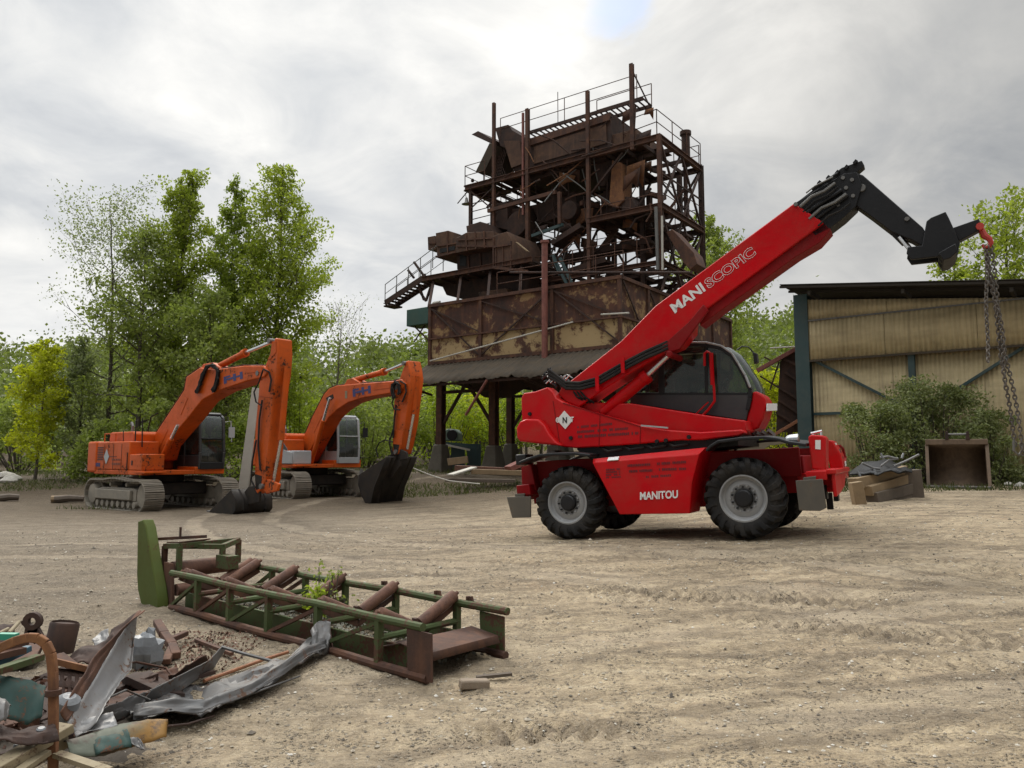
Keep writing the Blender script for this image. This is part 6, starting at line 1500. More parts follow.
    b = MB(); b.beam(spt(18,772,3.35), spt(47,752,3.5), .045, .02); scrap('pale_strip', 'short pale green white strip below the knobbed beam', 'scrap strip', b, M['cream'])
    b = MB(); b.beam(spt(57,754,3.55), spt(108,771,3.4), .045, .02); scrap('pale_strip', 'pale strip running right from the standing rusty bar at the front', 'scrap strip', b, M['cream'])
    b = strip([spt(60,748,3.65), spt(95,735,3.8), spt(120,725,3.9), spt(148,723,4.0), spt(168,725,4.05)], [spt(70,756,3.55), spt(95,757,3.6), spt(118,750,3.65), spt(146,742,3.8), spt(166,738,3.9)], 5, .006, 15, -.05)
    m_, nt = new_mat('two tone worn sheet'); g = N(nt); c = g.coord(); sx = g.n('ShaderNodeSeparateXYZ'); g.l(c, sx.inputs[0]); n1 = g.noise(c, 9, 6, .7)
    f = g.maprange(g.math('ADD', sx.outputs[0], g.math('MULTIPLY', g.math('SUBTRACT', n1, .5), .25)), .02, .10)
    col = g.mix(f, (.085,.095,.07), (.24,.13,.035)); col = g.mix(g.ramp(n1, [(.5,0),(.6,.8)]), col, (.06,.04,.03)); g.finish(col, .65, 0, g.bump(n1, .3, .01), spec=.3)
    scrap('curved_plate', 'curved plate fading from teal to ochre at the front right of the heap', 'sheet metal', b, m_, .005, smooth=60)
    b = strip([spt(88,742,3.72), spt(112,732,3.8), spt(124,730,3.8)], [spt(96,756,3.6), spt(122,749,3.65), spt(132,746,3.7)], 4, .006, 16, -.03); scrap('teal_offcut', 'grey teal offcut lying on the ochre curved plate', 'sheet metal', b, M['tealp'], .004)
    b = strip([spt(126,736,3.75), spt(136,735,3.8), spt(141,741,3.75)], [spt(134,746,3.7), spt(140,749,3.7), spt(145,751,3.68)], 3, .005, 18); scrap('grey_offcut', 'small grey green curl lying in front of the ochre plate', 'sheet metal', b, M['galv_dark'], .004)
    # long flat sheet torn along the ground
    Ls = [G(128,714,.05), G(150,704,.04), G(174,695,.03), G(194,681,.04), G(228,675,.04), G(262,669,.06), G(290,652,.09), G(312,632,.15)]
    Rs = [G(134,716,.10), G(170,712,.10), G(203,711,.08), G(219,705,.07), G(252,692,.07), G(284,673,.09), G(309,654,.10), G(327,648,.07)]
    rim = [p+Vector((.005,-.015,.0)) for p in Rs]; scrap('torn_strip', 'bent rusty rim along the front edge of the long torn sheet', 'sheet metal', strip(rim, [p+Vector((-.02,.05,.05)) for p in Rs], 3, .006, 41), M['galv_dark'], .004)
    scrap('long_sheet', 'long torn grey zinc sheet lying flat towards the conveyor', 'sheet metal', strip(Ls, Rs, 6, .030, 21, .015), M['galv_dark'], .004, smooth=18)
    Ls = [G(222,647,.14), G(208,662,.14), G(190,671,.15), G(174,679,.15), G(152,690,.14), G(143,699,.10)]
    Rs = [G(226,648,.10), G(214,668,.06), G(202,676,.05), G(184,690,.05), G(165,700,.04), G(150,706,.03)]
    scrap('bent_strip', 'upright grey strip of sheet curling behind the long torn sheet', 'sheet metal', strip(Ls, Rs, 4, .006, 22), M['galv_dark'], .004, smooth=30)
    b = MB(); b.path([G(222,647,.14), G(245,654,.12), G(268,660,.09), G(286,666,.06)], .012, 6); scrap('wire', 'grey bent wire leading from the upright strip to the right', 'wire', b, M['galv_dark'])
    b = strip([G(311,629,.20), G(318,622,.23), G(331,621,.24)], [G(312,652,.06), G(320,655,.05), G(329,650,.05)], 5, .016, 23); scrap('crumpled_end', 'crumpled shiny sheet against the near side of the conveyor frame', 'sheet metal', b, M['galv'], .004, smooth=20)
    b = strip([G(322,622,.22), G(330,619,.24)], [G(327,652,.03), G(333,651,.03)], 4, .010, 24); scrap('rusty_offcut', 'brown offcut standing beside the crumpled shiny sheet', 'sheet metal', b, M['rust'], .005)
    b = MB(); b.path([G(204,681,.03), G(232,671,.03), G(262,660,.03), G(288,652,.03)], .013, 7); scrap('orange_rod', 'thin orange rusty rod on the gravel inside the torn sheets', 'rod', b, M['copper'])
    # more torn sheets between the slanted one and the conveyor
    scrap('torn_sheet', 'grey torn sheet lying low between the slanted sheet and the upright strip', 'sheet metal', strip([G(96,714,.16), G(118,702,.15), G(140,692,.13), G(160,684,.12)], [G(112,722,.06), G(134,712,.05), G(152,700,.04), G(172,690,.04)], 4, .014, 51), M['galv_dark'], .004, smooth=25)
    scrap('torn_sheet', 'brown buckled sheet standing behind the upright grey strip', 'sheet metal', strip([G(168,676,.17), G(186,664,.19), G(206,655,.16)], [G(172,684,.03), G(192,674,.02), G(212,662,.02)], 4, .014, 52), M['rust'], .005, smooth=25)
    scrap('torn_sheet', 'dark buckled sheet under the curved teal sheet', 'sheet metal', strip([spt(-12,722,3.5), spt(20,727,3.5), spt(52,722,3.55)], [spt(-12,742,3.4), spt(22,745,3.4), spt(60,738,3.45)], 4, .012, 53), M['rust_dark'], .006, smooth=25)
    scrap('torn_sheet', 'grey sheet scrap bent up at the foot of the folded sheet', 'sheet metal', strip([spt(72,724,3.8), spt(92,716,3.85), spt(112,713,3.9)], [spt(76,738,3.7), spt(98,730,3.75), spt(118,724,3.8)], 4, .010, 54), M['galv'], .004, smooth=25)
    for (a, e, h1, h2, mt, lb) in (((150,690),(214,672),.10,.05,'rust_dark','thin dark bar across the rust flake bed'),((60,700),(120,690),.22,.2,'rust_dark','dark bar under the slanted sheet'),((100,668),(128,652),.10,.12,'rust','brown bar leaning on the plastic sack'),((196,640),(232,654),.03,.03,'rust','thin brown rod lying near the conveyor'),((0,756),(48,742),.12,.14,'rust_dark','dark bar below the knobbed beam')):
        b = MB(); b.beam(G(*a, h1), G(*e, h2), .03, .025); scrap('bar', lb, 'scrap bar', b, M[mt])
    for (pts, rr, mt, lb) in (([(20,690,.28),(45,676,.30),(78,690,.26),(96,716,.10)],.006,'rust_dark','thin dark wire looping over the punched plate'),([(64,735,.12),(90,706,.24),(126,690,.22),(150,700,.10)],.006,'galv_dark','grey wire looping over the foot of the slanted sheet'),([(110,668,.22),(136,662,.24),(166,668,.12),(182,690,.05)],.007,'rust','brown wire bent over the plastic sack'),([(0,700,.22),(30,690,.28),(58,700,.22)],.008,'rust_dark','dark rod across the curved teal sheet'),([(120,740,.06),(150,728,.10),(188,724,.05),(214,716,.02)],.006,'rust_dark','dark wire trailing right of the ochre plate'),([(236,700,.02),(262,690,.06),(300,676,.02)],.006,'galv_dark','thin grey wire on the gravel below the long torn sheet')):
        b = MB(); b.path([G(*p) for p in pts], rr, 6); scrap('wire', lb, 'wire', b, M[mt], smooth=60)
    # forked rusty bracket
    b = MB(); S_ = [G(157,622,.14), G(164,634,.10), G(172,645,.06), G(176,656,.03)]
    for a, c in zip(S_, S_[1:]): b.beam(a, c, .06, .05, w2=.07)
    b.beam(G(170,640,.08), G(186,633,.08), .05, .04); b.beam(G(172,648,.05), G(166,662,.02), .06, .04); scrap('forked_bracket', 'forked rusty bracket standing by the bed of rust flakes', 'bracket', b, M['rust'], bev=.006)
    b = strip([G(120,682,.10), G(150,676,.10), G(176,668,.07)], [G(110,700,.04), G(150,694,.03), G(184,682,.02)], 4, .012, 26); scrap('rust_slab', 'flat brown rusty slab under the upright grey strip', 'metal plate', b, M['rust'], .02)
    # rusted bits: many low plates filling the heap underneath
    r = random.Random(31); names = [('left of','near the bent bar')]
    spots = [(20,706,'under the curved teal sheet'),(34,728,'between the knobbed beam and the teal sheet'),(78,738,'behind the curved ochre plate'),(110,716,'at the foot of the folded sheet'),(128,698,'right of the folded sheet foot'),(66,690,'below the punched plate'),(22,664,'between the blue bar and the drum'),(90,724,'beside the pale grey can'),(150,700,'under the long torn sheet end'),(4,738,'at the left edge above the knobbed beam')]
    for k, (px, py, where) in enumerate(spots):
        c = G(px, py, .0); b = MB(); s = r.uniform(.14,.24); a = r.uniform(0,3.1); R = Matrix.Rotation(a, 3, 'Z') @ Matrix.Rotation(r.uniform(-.35,.35), 3, 'X')
        p = [c+Vector((0,0,.08))+R@Vector(v) for v in ((-s,-s*.5,0),(s*r.uniform(.7,1.1),-s*.6,r.uniform(-.05,.08)),(s,s*.4,0),(r.uniform(-.1,.1),s*.7,.04),(-s*.9,s*.4,0))]
        b.slab(p, (0,0,-.05)); scrap('rusty_chunk', 'dark rusty steel chunk ' + where, 'scrap metal', b, M['rust_dark'] if k % 3 else M['rust'], bev=.004)
    # bed of rust flakes and leaf litter (uncountable)
    rng = np.random.default_rng(5); n = 2600; x = rng.normal(size=n); y = rng.normal(size=n); c = G(196,650); c2 = G(80,722); pick = rng.random(n) < .45
    x = np.clip(x,-1.5,1.5); y = np.clip(y,-1.5,1.5); X = np.where(pick, c.x+.28*x, c2.x+.22*x); Y = np.where(pick, c.y+.38*y, c2.y+.30*y); Z = ghigh(X, Y)+.008+.03*rng.random(n)*(~pick)
    n = 650; x = np.clip(rng.normal(size=n),-1.2,1.2); y = np.clip(rng.normal(size=n),-1.2,1.2); X2 = c2.x-.12+.34*x; Y2 = c2.y+.34*y; kp = X2 < c2.x+.22; X2, Y2 = X2[kp], Y2[kp]; n = len(X2)
    Q = leaf_quads(np.stack([X2,Y2,ghigh(X2,Y2)+.05+.07*rng.random(n)],-1), .030, rng, .45, .6)
    o = quick_mesh('scrap_litter', Q, 4, M['rust']); kind(o, 'stuff', 'small torn rusty bits filling the scrap heap')
    o = quick_mesh('rust_flakes', leaf_quads(np.stack([X,Y,Z],-1), .013, rng, .6, 1.5), 4, rust('rust flakes', (.12,.05,.03), (.20,.09,.045), (.05,.035,.028), 9)); kind(o, 'stuff', 'brown rust flakes and litter strewn around the scrap')
    # heap core of dark earth
    b = MB(); rows = []
    for i in range(16):
        t = i/15; rows.append([])
        for j in range(12):
            s = j/11; p = G(-60+230*t, 768-(768-672)*s); p.z += .10*sin(pi*s)**.7*sin(pi*min(1,t*.9+.15))**.6*(1+.5*vnoise(np.array([t*9.]), np.array([s*7.]), 5)[0]) - .03; rows[-1].append(p)
    b.grid(rows); scrap('earth_mound', '', '', b, plain('dark heap earth', (.075,.06,.045), .95, 0, 8, .5, .6)); 
    o = bpy.data.objects['earth_mound']; del o['label']; del o['category']; kind(o, 'structure', 'low mound of dark earth under the scrap')
make_scrap()

# small debris by the conveyor and weeds in it
def odds():
    p = on_ground(474, 687); b = MB(); b.box(-.10,.10,-.035,.035,-.01,.05); o = b.build('brick_fragment', plain('old brick', (.24,.19,.14), .9, 0, 14, .4, .5), None, .012); o.location = p; o.rotation_euler = (.05,.1,.4); tag(o, 'broken brick fragment on the gravel near the conveyor end', 'brick')
    p = on_ground(494, 679); b = MB(); b.beam((-.12,0,.01), (.12,.05,.02), .04, .02); o = b.build('wood_stick', M['wood_dark'], None); o.location = p; tag(o, 'short weathered stick beside the brick fragment', 'stick')
    w = CF.w(CL*.60, CW*.18, .0); shrub('weed', 'bright green weed growing through the near rail of the conveyor', (w.x,w.y,w.z), .10, .10, .42, 220, .022, 4, M['leaf_bright'], 9, 'weed', spread=.12, floor=.5)
    w = CF.w(CL*.52, CW*.55, .0); shrub('weed', 'sparse weed with thin stalks between the rollers', (w.x,w.y,w.z), .22, .22, .55, 160, .018, 6, M['leaf_mid'], 12, 'weed', spread=.10, floor=.3)
    rng = np.random.default_rng(9); n = 1500; u = rng.random(n)*CL*.95; v = .1+rng.random(n)*(CW-.2); Wp = np.array([CF.w(a, b, .02+.05*c)[:] for a, b, c in zip(u, v, rng.random(n))])
    o = quick_mesh('litter', leaf_quads(Wp, .022, rng, .7, 1.0), 4, plain('mixed litter', (.17,.165,.13), .8, 0, 5, .6, .1)); kind(o, 'stuff', 'dry leaves and grit caught inside the conveyor frame')
# ================================================================== vegetation
M['leaf_poplar'] = leaf_mat('poplar leaves', (.18,.225,.030), (.42,.47,.085), .58)
M['leaf_dark'] = leaf_mat('dark leaves', (.15,.20,.030), (.34,.40,.075), .55)
M['leaf_grey'] = leaf_mat('grey green leaves', (.16,.185,.10), (.34,.38,.21), .5)
M['leaf_yellow'] = leaf_mat('yellow green leaves', (.30,.32,.016), (.54,.55,.045), .58)
M['leaf_bright'] = leaf_mat('bright green leaves', (.19,.25,.024), (.42,.48,.075), .58)
M['leaf_mid'] = leaf_mat('mid green leaves', (.16,.20,.048), (.36,.41,.12), .52)
M['leaf_olive'] = leaf_mat('olive shrub leaves', (.150,.175,.070), (.34,.375,.17), .42)
M['leaf_far'] = leaf_mat('far wood leaves', (.095,.125,.034), (.26,.30,.095), .45, sc_=.12)
def base_at(px, D):
    x = at_depth(px, 456, D).x; return (x, D, gz(x, D)-.05)
def vegetation():
    # left row of tall young trees
    tree('birch_tree', 'tall thin tree with sparse grey leaves, leftmost of the row behind the excavators', base_at(107, 38), 14.2, 3.2, .22, 7500, .065, 11, M['leaf_grey'], 'bark', .14, 30, (-.035,0), (15,60), 'loose', 'row of tall trees behind the excavators', spread=.22)
    tree('ash_tree', 'slim tree with grey green foliage right of the sparse leftmost tree', base_at(136, 37), 12.8, 2.4, .2, 9000, .088, 12, M['leaf_mid'], 'bark', .15, 36, (-.005,0), (20,60), 'oval', 'row of tall trees behind the excavators')
    tree('ash_tree', 'full bright green tree with a pointed top above the left excavator boom', base_at(166, 39), 16.4, 3.2, .10, 24000, .088, 13, M['leaf_poplar'], 'bark', .2, 60, (.012,0), (38,66), 'oval', 'row of tall trees behind the excavators', spread=.14)
    tree('ash_tree', 'narrow darker green tree between the two fullest trees', base_at(226, 41), 16.6, 2.7, .10, 17000, .088, 14, M['leaf_dark'], 'bark', .17, 50, (0,0), (40,68), 'oval', 'row of tall trees behind the excavators', spread=.14)
    tree('ash_tree', 'broad tall green tree at the right end of the row above the boom elbow', base_at(272, 40), 17.2, 3.4, .12, 24000, .088, 15, M['leaf_poplar'], 'bark', .2, 60, (.0,0), (30,62), 'oval', 'row of tall trees behind the excavators', spread=.14)
    tree('ash_tree', 'lower leafy tree filling in behind the first excavator cab', base_at(205, 36), 9.5, 2.8, .08, 12000, .090, 16, M['leaf_mid'], 'bark', .14, 40, (0,0), (20,60), 'oval', 'row of tall trees behind the excavators')
    tree('bare_tree', 'nearly leafless slender tree between the two excavator booms', base_at(338, 44), 9.2, 2.6, .35, 800, .06, 17, M['leaf_grey'], 'bark_pale', .09, 30, (.02,0), (30,65), 'loose', spread=.25)
    tree('sapling', 'yellow green sapling at the far left edge of the yard', base_at(36, 36), 6.9, 1.6, .08, 6000, .085, 18, M['leaf_yellow'], 'bark', .07, 30, (0,0), (25,60), 'oval', cat='tree')
    tree('willow_tree', 'greyish bushy tree between the yellow sapling and the left excavator', base_at(78, 38), 7.2, 1.9, .08, 6000, .085, 19, M['leaf_grey'], 'bark', .09, 36, (0,0), (30,65), 'oval')
    # behind tower and shed
    tree('maple_tree', 'round topped green tree showing between the plant and the red boom', base_at(716, 52), 17.5, 3.6, .3, 9000, .14, 21, M['leaf_mid'], 'bark', .2, 40, (0,0), (15,60), 'oval')
    tree('maple_tree', 'loose leafy tree above the shed roof at the right edge', base_at(1014, 41), 13.9, 3.0, .4, 5200, .12, 22, M['leaf_poplar'], 'bark', .2, 40, (0,0), (20,60), 'loose', spread=.15)
    tree('maple_tree', 'smaller leafy tree just left of the right edge behind the hanging chain', base_at(963, 43), 13.3, 2.3, .4, 4200, .11, 23, M['leaf_poplar'], 'bark', .14, 30, (0,0), (20,60), 'oval', spread=.15)
    # thickets round the plant and behind the machines
    spec = [(112,35,1.9,2.6,'leaf_mid','grey green shrub behind the left excavator counterweight'),(240,35.5,2.2,2.6,'leaf_dark','dark shrub behind the first excavator arm'),(300,40,2.6,4.2,'leaf_bright','bright shrub behind the second excavator boom foot'),
            (365,43,2.6,3.6,'leaf_mid','rounded shrub right of the second excavator cab'),(440,48,2.8,4.6,'leaf_bright','bright green shrub seen past the left plant leg'),(478,50,2.8,4.4,'leaf_yellow','yellow green shrub seen under the plant hopper'),(512,47,2.4,4.0,'leaf_bright','green shrub seen left of the telehandler counterweight'),
            (20,44,2.4,3.8,'leaf_mid','dull green shrub at the left edge of the picture behind the sapling'),(745,44,2.6,5.6,'leaf_bright','light green shrub above the telehandler cab'),(772,40,2.0,4.9,'leaf_yellow','yellow green shrub left of the ribbed trough'),(400,46,2.4,3.8,'leaf_mid','shrub behind the second excavator arm')]
    for k, (px, D, rx, h, mt, lb) in enumerate(spec):
        shrub('shrub', lb, base_at(px, D), rx, rx*.8, h, 3600, .10, 40+k, M[mt], 26, group='shrubs round the yard', spread=.13)
    # the olive shrubs along the shed
    shrub('broad_shrub', 'tall olive shrub in front of the middle post of the shed', base_at(935, 24.2), 2.3, 1.3, 3.1, 13000, .052, 61, M['leaf_olive'], 60, group='olive shrubs along the shed', spread=.085)
    shrub('broad_shrub', 'olive shrub at the left end of the shed wall behind the timber pile', base_at(876, 24.0), 1.9, 1.2, 2.5, 10000, .052, 62, M['leaf_olive'], 48, group='olive shrubs along the shed', spread=.085)
    shrub('broad_shrub', 'low olive shrub behind the steel bucket towards the hanging chain', base_at(988, 23.6), 1.6, 1.1, 2.15, 6500, .052, 63, M['leaf_olive'], 36, group='olive shrubs along the shed', spread=.085)
    # far wood on the hill: one mass
    rng = np.random.default_rng(77); V = []; tb = MB()
    P = []
    for k in range(900):
        D = rng.uniform(54, 150); px = rng.uniform(-260, 1290); x = at_depth(px, 456, D).x; P.append((x, D))
    for k in range(60):
        px = rng.uniform(-150, 560); D = rng.uniform(52, 60); P.append((at_depth(px, 456, D).x, D))
    for k in range(26):
        px = rng.uniform(690, 830); D = rng.uniform(56, 78); P.append((at_depth(px, 456, D).x, D))
    for k, (x, D) in enumerate(P):
        z = gz(x, D); h = (rng.uniform(5, 8.5)*(1 if D > 64 else .75)*(1.1 if x > 12 else 1) if k < 960 else rng.uniform(8, 11.5)); rr = h*rng.uniform(.28,.42); ncl = 9
        cl = rng.normal(size=(ncl,3)); cl /= np.linalg.norm(cl, axis=1)[:,None]; cl = cl*np.array([rr*.75,rr*.75,h*.30])+np.array([x,D,z+h*.58])
        nl = int(230 if D < 80 else 170); idx = rng.integers(0, ncl, nl); c = cl[idx]+rng.normal(size=(nl,3))*rr*.30
        V.append(leaf_quads(c, .20 if D < 80 else .30, rng, .7))
        if D < 75: tb.tube((x,D,z-.2), (x+rng.normal()*.2,D,z+h*.7), .09, .04, 4, False)
    wd = quick_mesh('far_wood', np.concatenate(V), 4, M['leaf_far']); kind(wd, 'stuff', 'wooded hillside closing the yard behind the machines')
    to = tb.build('far_trunks', M['bark'], None, smooth=60); kind(to, 'stuff', 'thin trunks at the edge of the wooded hillside')
    # grass and weeds at the edges of the yard
    n = 75000; px = rng.uniform(-60, 1090, n); D = rng.uniform(17, 44, n); x = (px-512)/FPX*D
    m1 = (D > 34.5 - 1.5*np.sin(px*.02)) & (vnoise(x*.5, D*.5, 33) > -.12) & (px < 560); m2 = (px > 820) & (D > 20.6) & (D < 25); m3 = (px < 90) & (D > 25) & (vnoise(x*.35, D*.35, 9) > .08); m4 = (px > 395) & (px < 540) & (D > 24) & (vnoise(x*.4, D*.4, 12) > -.05); m5 = (vnoise(x*.3, D*.3, 14) > .30) & (px < 420) & (D > 24)
    k = m1 | m2 | m3 | m4 | m5; x, D = x[k], D[k]; n = len(x); z = ghigh(x, D); hgt = rng.uniform(.04,.20,n); a = rng.random(n)*6.28; w = .014+.012*rng.random(n)
    A = np.stack([x-w*np.cos(a), D-w*np.sin(a), z-.02],-1); B = np.stack([x+w*np.cos(a), D+w*np.sin(a), z-.02],-1); C = np.stack([x+rng.normal(size=n)*.07, D+rng.normal(size=n)*.07, z+hgt],-1)
    gm = leaf_mat('grass blades', (.045,.060,.018), (.14,.15,.05), .3); g = quick_mesh('grass', np.stack([A,B,C],1).reshape(-1,3), 3, gm); kind(g, 'stuff', 'rough grass at the edges of the yard')
vegetation(); odds()

# ================================================================== smaller things round the yard
def yard_things():
    # steel bucket by the shed
    D = 22.0; o = Vector((at_depth(959, 487, D).x, D, 0)); o.z = gz(o.x, D); F = Frame(o, yaw_R(29)); q = lambda a, b, y=0: F.pl(a, b, y)
    T = thing('digger_bucket', 'wide rusty steel digger bucket with pale worn edges, set down by the olive shrubs', 'bucket', F)
    x0, x1 = q(927,480,-.35).x, q(991,480,-.35).x; zt = q(958,444).z; z0 = 0
    prof = [(-.35,.02),(.25,.0),(.62,.22),(.72,.6),(.55,zt-.12),(.1,zt)]
    b = MB(); b.ribbon([Vector((x0,y,z)) for y, z in prof], [Vector((x1,y,z)) for y, z in prof]); sh = b.build('shell', M['rust_tan'], T, solid=.03, smooth=60)
    for x in (x0, x1-.06):
        b = MB(); b.add([Vector((x+dx,y,z)) for dx in (0,.06) for y, z in prof], [tuple(range(6)), tuple(range(11,5,-1))]+[(i,(i+1)%6,(i+1)%6+6,i+6) for i in range(6)]); b.build('cheek', M['rust_tan'], T, .008)
        b = MB(); b.beam((x+.03,-.36,0), (x+.03,.09,zt), .09, .05, up=(0,1,0)); b.build('worn_edge', M['rust_tan'], T, .01)
    b = MB(); b.box(x0,x1,.02,.16,zt-.02,zt+.14); b.build('top_lip', M['rust_tan'], T, .015)
    b = MB(); b.box(x0-.02,x1+.02,-.42,-.30,.0,.06); lip = b.build('cutting_edge', M['steelw'], T, .01)
    for k in range(5):
        x = x0+.12+(x1-x0-.24)*k/4; b = MB(); b.beam((x,-.34,.05), (x,-.50,.03), .10, .05, w2=.08, h2=.02); b.build('tooth', M['padsteel'], T)
    for x in (q(947,440).x, q(968,440).x):
        b = MB(); b.prism([(x-.05,zt+.12),(x+.05,zt+.12),(x+.03,zt+.36),(x-.03,zt+.36)], .0, .5); b.build('ear', M['rust_dark'], T, .01)
    b = MB(); b.tube((q(946,436).x,.2,zt+.28), (q(969,436).x,.2,zt+.28), .035, n=9); b.build('ear_pin', M['steelw'], T)
    # timber baulks beside the telehandler nose
    D = 17.2; ts = [((851,485),(868,497),'short sawn timber baulk standing on end at the front of the pile',.42,.34), ((853,484),(903,471),'long squared timber on top of the pile next to the telehandler',.26,.26), ((867,491),(906,478),'lower squared timber in the middle of the pile',.24,.22), ((872,498),(910,488),'dark squared timber lying lowest in the pile',.26,.24)]
    def at(px, py, d=D): return at_depth(px, py, d)
    b = MB(); a = at(859.5,500,16.8); a.z = gz(a.x, 16.8); top = at(855,482,16.8); b.beam(a-Vector((0,0,.03)), top, .24, .22, up=(0,1,0)); o = scrap('timber_baulk', ts[0][2], 'timber', b, M['wood'], bev=.012)
    for i, (p, e, lb, w, h) in enumerate(ts[1:]):
        dz = (0, .0, .0)[i]; b = MB(); A = at(*p, D); E = at(*e, D+1.0); b.beam(A, E, w, h); scrap('timber_baulk', lb, 'timber', b, M['wood'] if i < 2 else M['wood_dark'], bev=.012, group='squared timbers beside the telehandler')
    b = MB(); A = at(907,470,D+1.0); b.beam(A, Vector((A.x+.05,A.y,gz(A.x,A.y)-.02)), .5, .35, up=(0,1,0)); scrap('timber_block', 'dark upright block closing the right end of the timber pile', 'timber', b, M['wood_dark'], bev=.015)
    b = MB(); A = at(870,500,D+.3); b.beam(Vector((A.x,A.y,gz(A.x,A.y)+.12)), Vector((A.x+1.1,A.y+.8,gz(A.x+1.1,A.y+.8)+.1)), .6, .22); scrap('timber_block', 'flat dark bearer underneath the timber pile', 'timber', b, M['wood_dark'], bev=.015)
    # black rubber sheet heap with pale pipes on top
    r = random.Random(6); rows = []
    for i in range(10):
        t = i/9; rows.append([])
        for j in range(7):
            s = j/6; px = 850+62*t; py = 479-16*sin(pi*min(1,t*.9+.05))**.8*s-6*t*(1-s)-3; p = at(px, py, D+.1+1.3*s); p.z += r.uniform(-.06,.06); rows[-1].append(p)
    b = MB(); b.grid(rows); scrap('rubber_sheet', 'crumpled black rubber sheet draped over the timber pile', 'rubber sheet', b, M['blackp'], .03, smooth=30)
    for (pts, lb) in (([(862,463),(873,468),(880,469)],'thin bent grey pipe at the left of the black rubber'),([(881,466),(889,460),(898,458.5)],'curved grey pipe arching over the black rubber'),([(894,466),(906,461),(919,454.5)],'straight pale pipe pointing up to the right off the pile'),([(880,457.5),(888,456.5),(898,459)],'light grey hose along the top of the black rubber')):
        b = MB(); b.path([at(a, c, D+.35) for a, c in pts], .025, 6); scrap('pipe', lb, 'pipe', b, M['galv'], group='pipes on the timber pile')
    for px, py, lb in ((882,456,'small pale stub sticking up left on the black rubber'),(902.5,456,'small pale stub sticking up right on the black rubber'),(859,474,'white rag at the left end of the timber pile'),(875,472,'white rag in the middle of the timber pile')):
        b = MB(); c = at(px, py, D+.1); b.lathe([(.025,-.06),(.028,0),(.02,.07)], c, (r.uniform(-.5,.5),.2,1), 8); scrap('rag' if 'rag' in lb else 'pipe_stub', lb, 'rag' if 'rag' in lb else 'pipe', b, M['polyth'])
    # planks and beams lying before the plant
    for k, (a, e, d0, d1, w, h, mt, lb) in enumerate([((450,475),(474,467.5),27.2,28.6,.28,.06,'polepale','pale plank tilted up in front of the plant footings'),((456,468),(522,471),29,28.6,.5,.20,'brown_roller','reddish wide board lying before the plant'),((472,471.5),(523,473),28.4,28.0,.35,.18,'wood','light brown board below the reddish one'),((446,480),(515,481),27.4,27.2,.30,.12,'wood_dark','dark beam lying lowest in front of the plant'),((508,469),(523,462),28.2,28.6,.4,.20,'red_pipe','reddish block beside the telehandler rear lamp'),((448,462),(468,459.5),33,33,.5,.30,'wood','rubble coloured beam behind the plank under the hopper')]):
        b = MB(); A = at_depth(*a, d0); E = at_depth(*e, d1)
        for P_ in (A, E): P_.z = max(P_.z, gz(P_.x, P_.y)+.04)
        b.beam(A, E, w, h); scrap('plank', lb, 'plank', b, M[mt], bev=.01, group='boards lying before the plant')
    # rope across the grass
    b = MB(); b.path([at_depth(408,466,27), at_depth(425,473,27.2), at_depth(436,477,27), at_depth(450,481,26.6), at_depth(480,484,26.4)], .02, 5); scrap('rope', 'pale slack rope lying on the grass by the plant leg', 'rope', b, M['polepale'])
    # green crusher machine under the plant
    D = 39; o = Vector((at_depth(452,440,D).x, D, 0)); o.z = gz(o.x, D); F = Frame(o, yaw_R(10)); q = lambda a, b, y=0: F.pl(a, b, y)
    T = thing('pump_unit', 'pale green engine unit on a teal frame standing under the plant', 'machine', F)
    b = MB(); b.prism([q(*p) for p in ((441,441),(441,437),(445,431),(450,429),(457,429.5),(460,433),(460,441)) ], -.4, .5); b.build('hood', plain('pale green hood', (.13,.19,.15), .6), T, .05)
    b = MB(); c = q(452,435,-.42); b.lathe([(.28,0),(.26,.03)], c, (0,-1,0), 14); b.build('inlet', M['black'], T)
    b = MB(); b.beam(q(436,443,-.5), q(478,447,-.5), .14, .22); b.beam(q(436,443,.5), q(478,447,.5), .14, .22); b.build('frame', M['teal'], T)
    for px in (440,458,474):
        b = MB(); a = q(px,444,0); b.beam(a, (a.x,0,-.1), .7, .10); b.build('leg', M['teal'], T)
    b = MB(); b.beam(q(440,443.5,-.62), q(470,450,-.62), .06, .10); b.build('lever', M['polepale'], T)
    # pale board leaning behind the first excavator arm, and its mate
    b = MB(); A = at_depth(243,466,27.5); E = at_depth(256,388,27.5); A.z = gz(A.x, 27.5)-.05; b.beam(A, E, .38, .08, up=(0,1,0), w2=.26); scrap('leaning_board', 'pale weathered board leaning up behind the first excavator arm', 'board', b, M['polepale'], bev=.01)
    # low bank of logs left of the first excavator
    for k, (a, e, lb) in enumerate((((52,489),(82,489.5),'pale log lying left of the first excavator track'),((55,494),(84,495),'brown log in front of the pale log by the track'),((0,484),(20,483),'grey log at the far left edge of the yard'),((58,480),(80,478.5),'dark log behind the pale log by the track'))):
        b = MB(); A, E = at_depth(*a, 26.5), at_depth(*e, 26.8); A.z = gz(A.x, A.y)+.10; E.z = gz(E.x, E.y)+.12; b.path([A, A.lerp(E,.5)+Vector((0,0,.03)), E], [.13,.12,.10], 8); scrap('log', lb, 'log', b, M['wood'] if k in (0,) else M['wood_dark'], group='logs left of the first excavator')
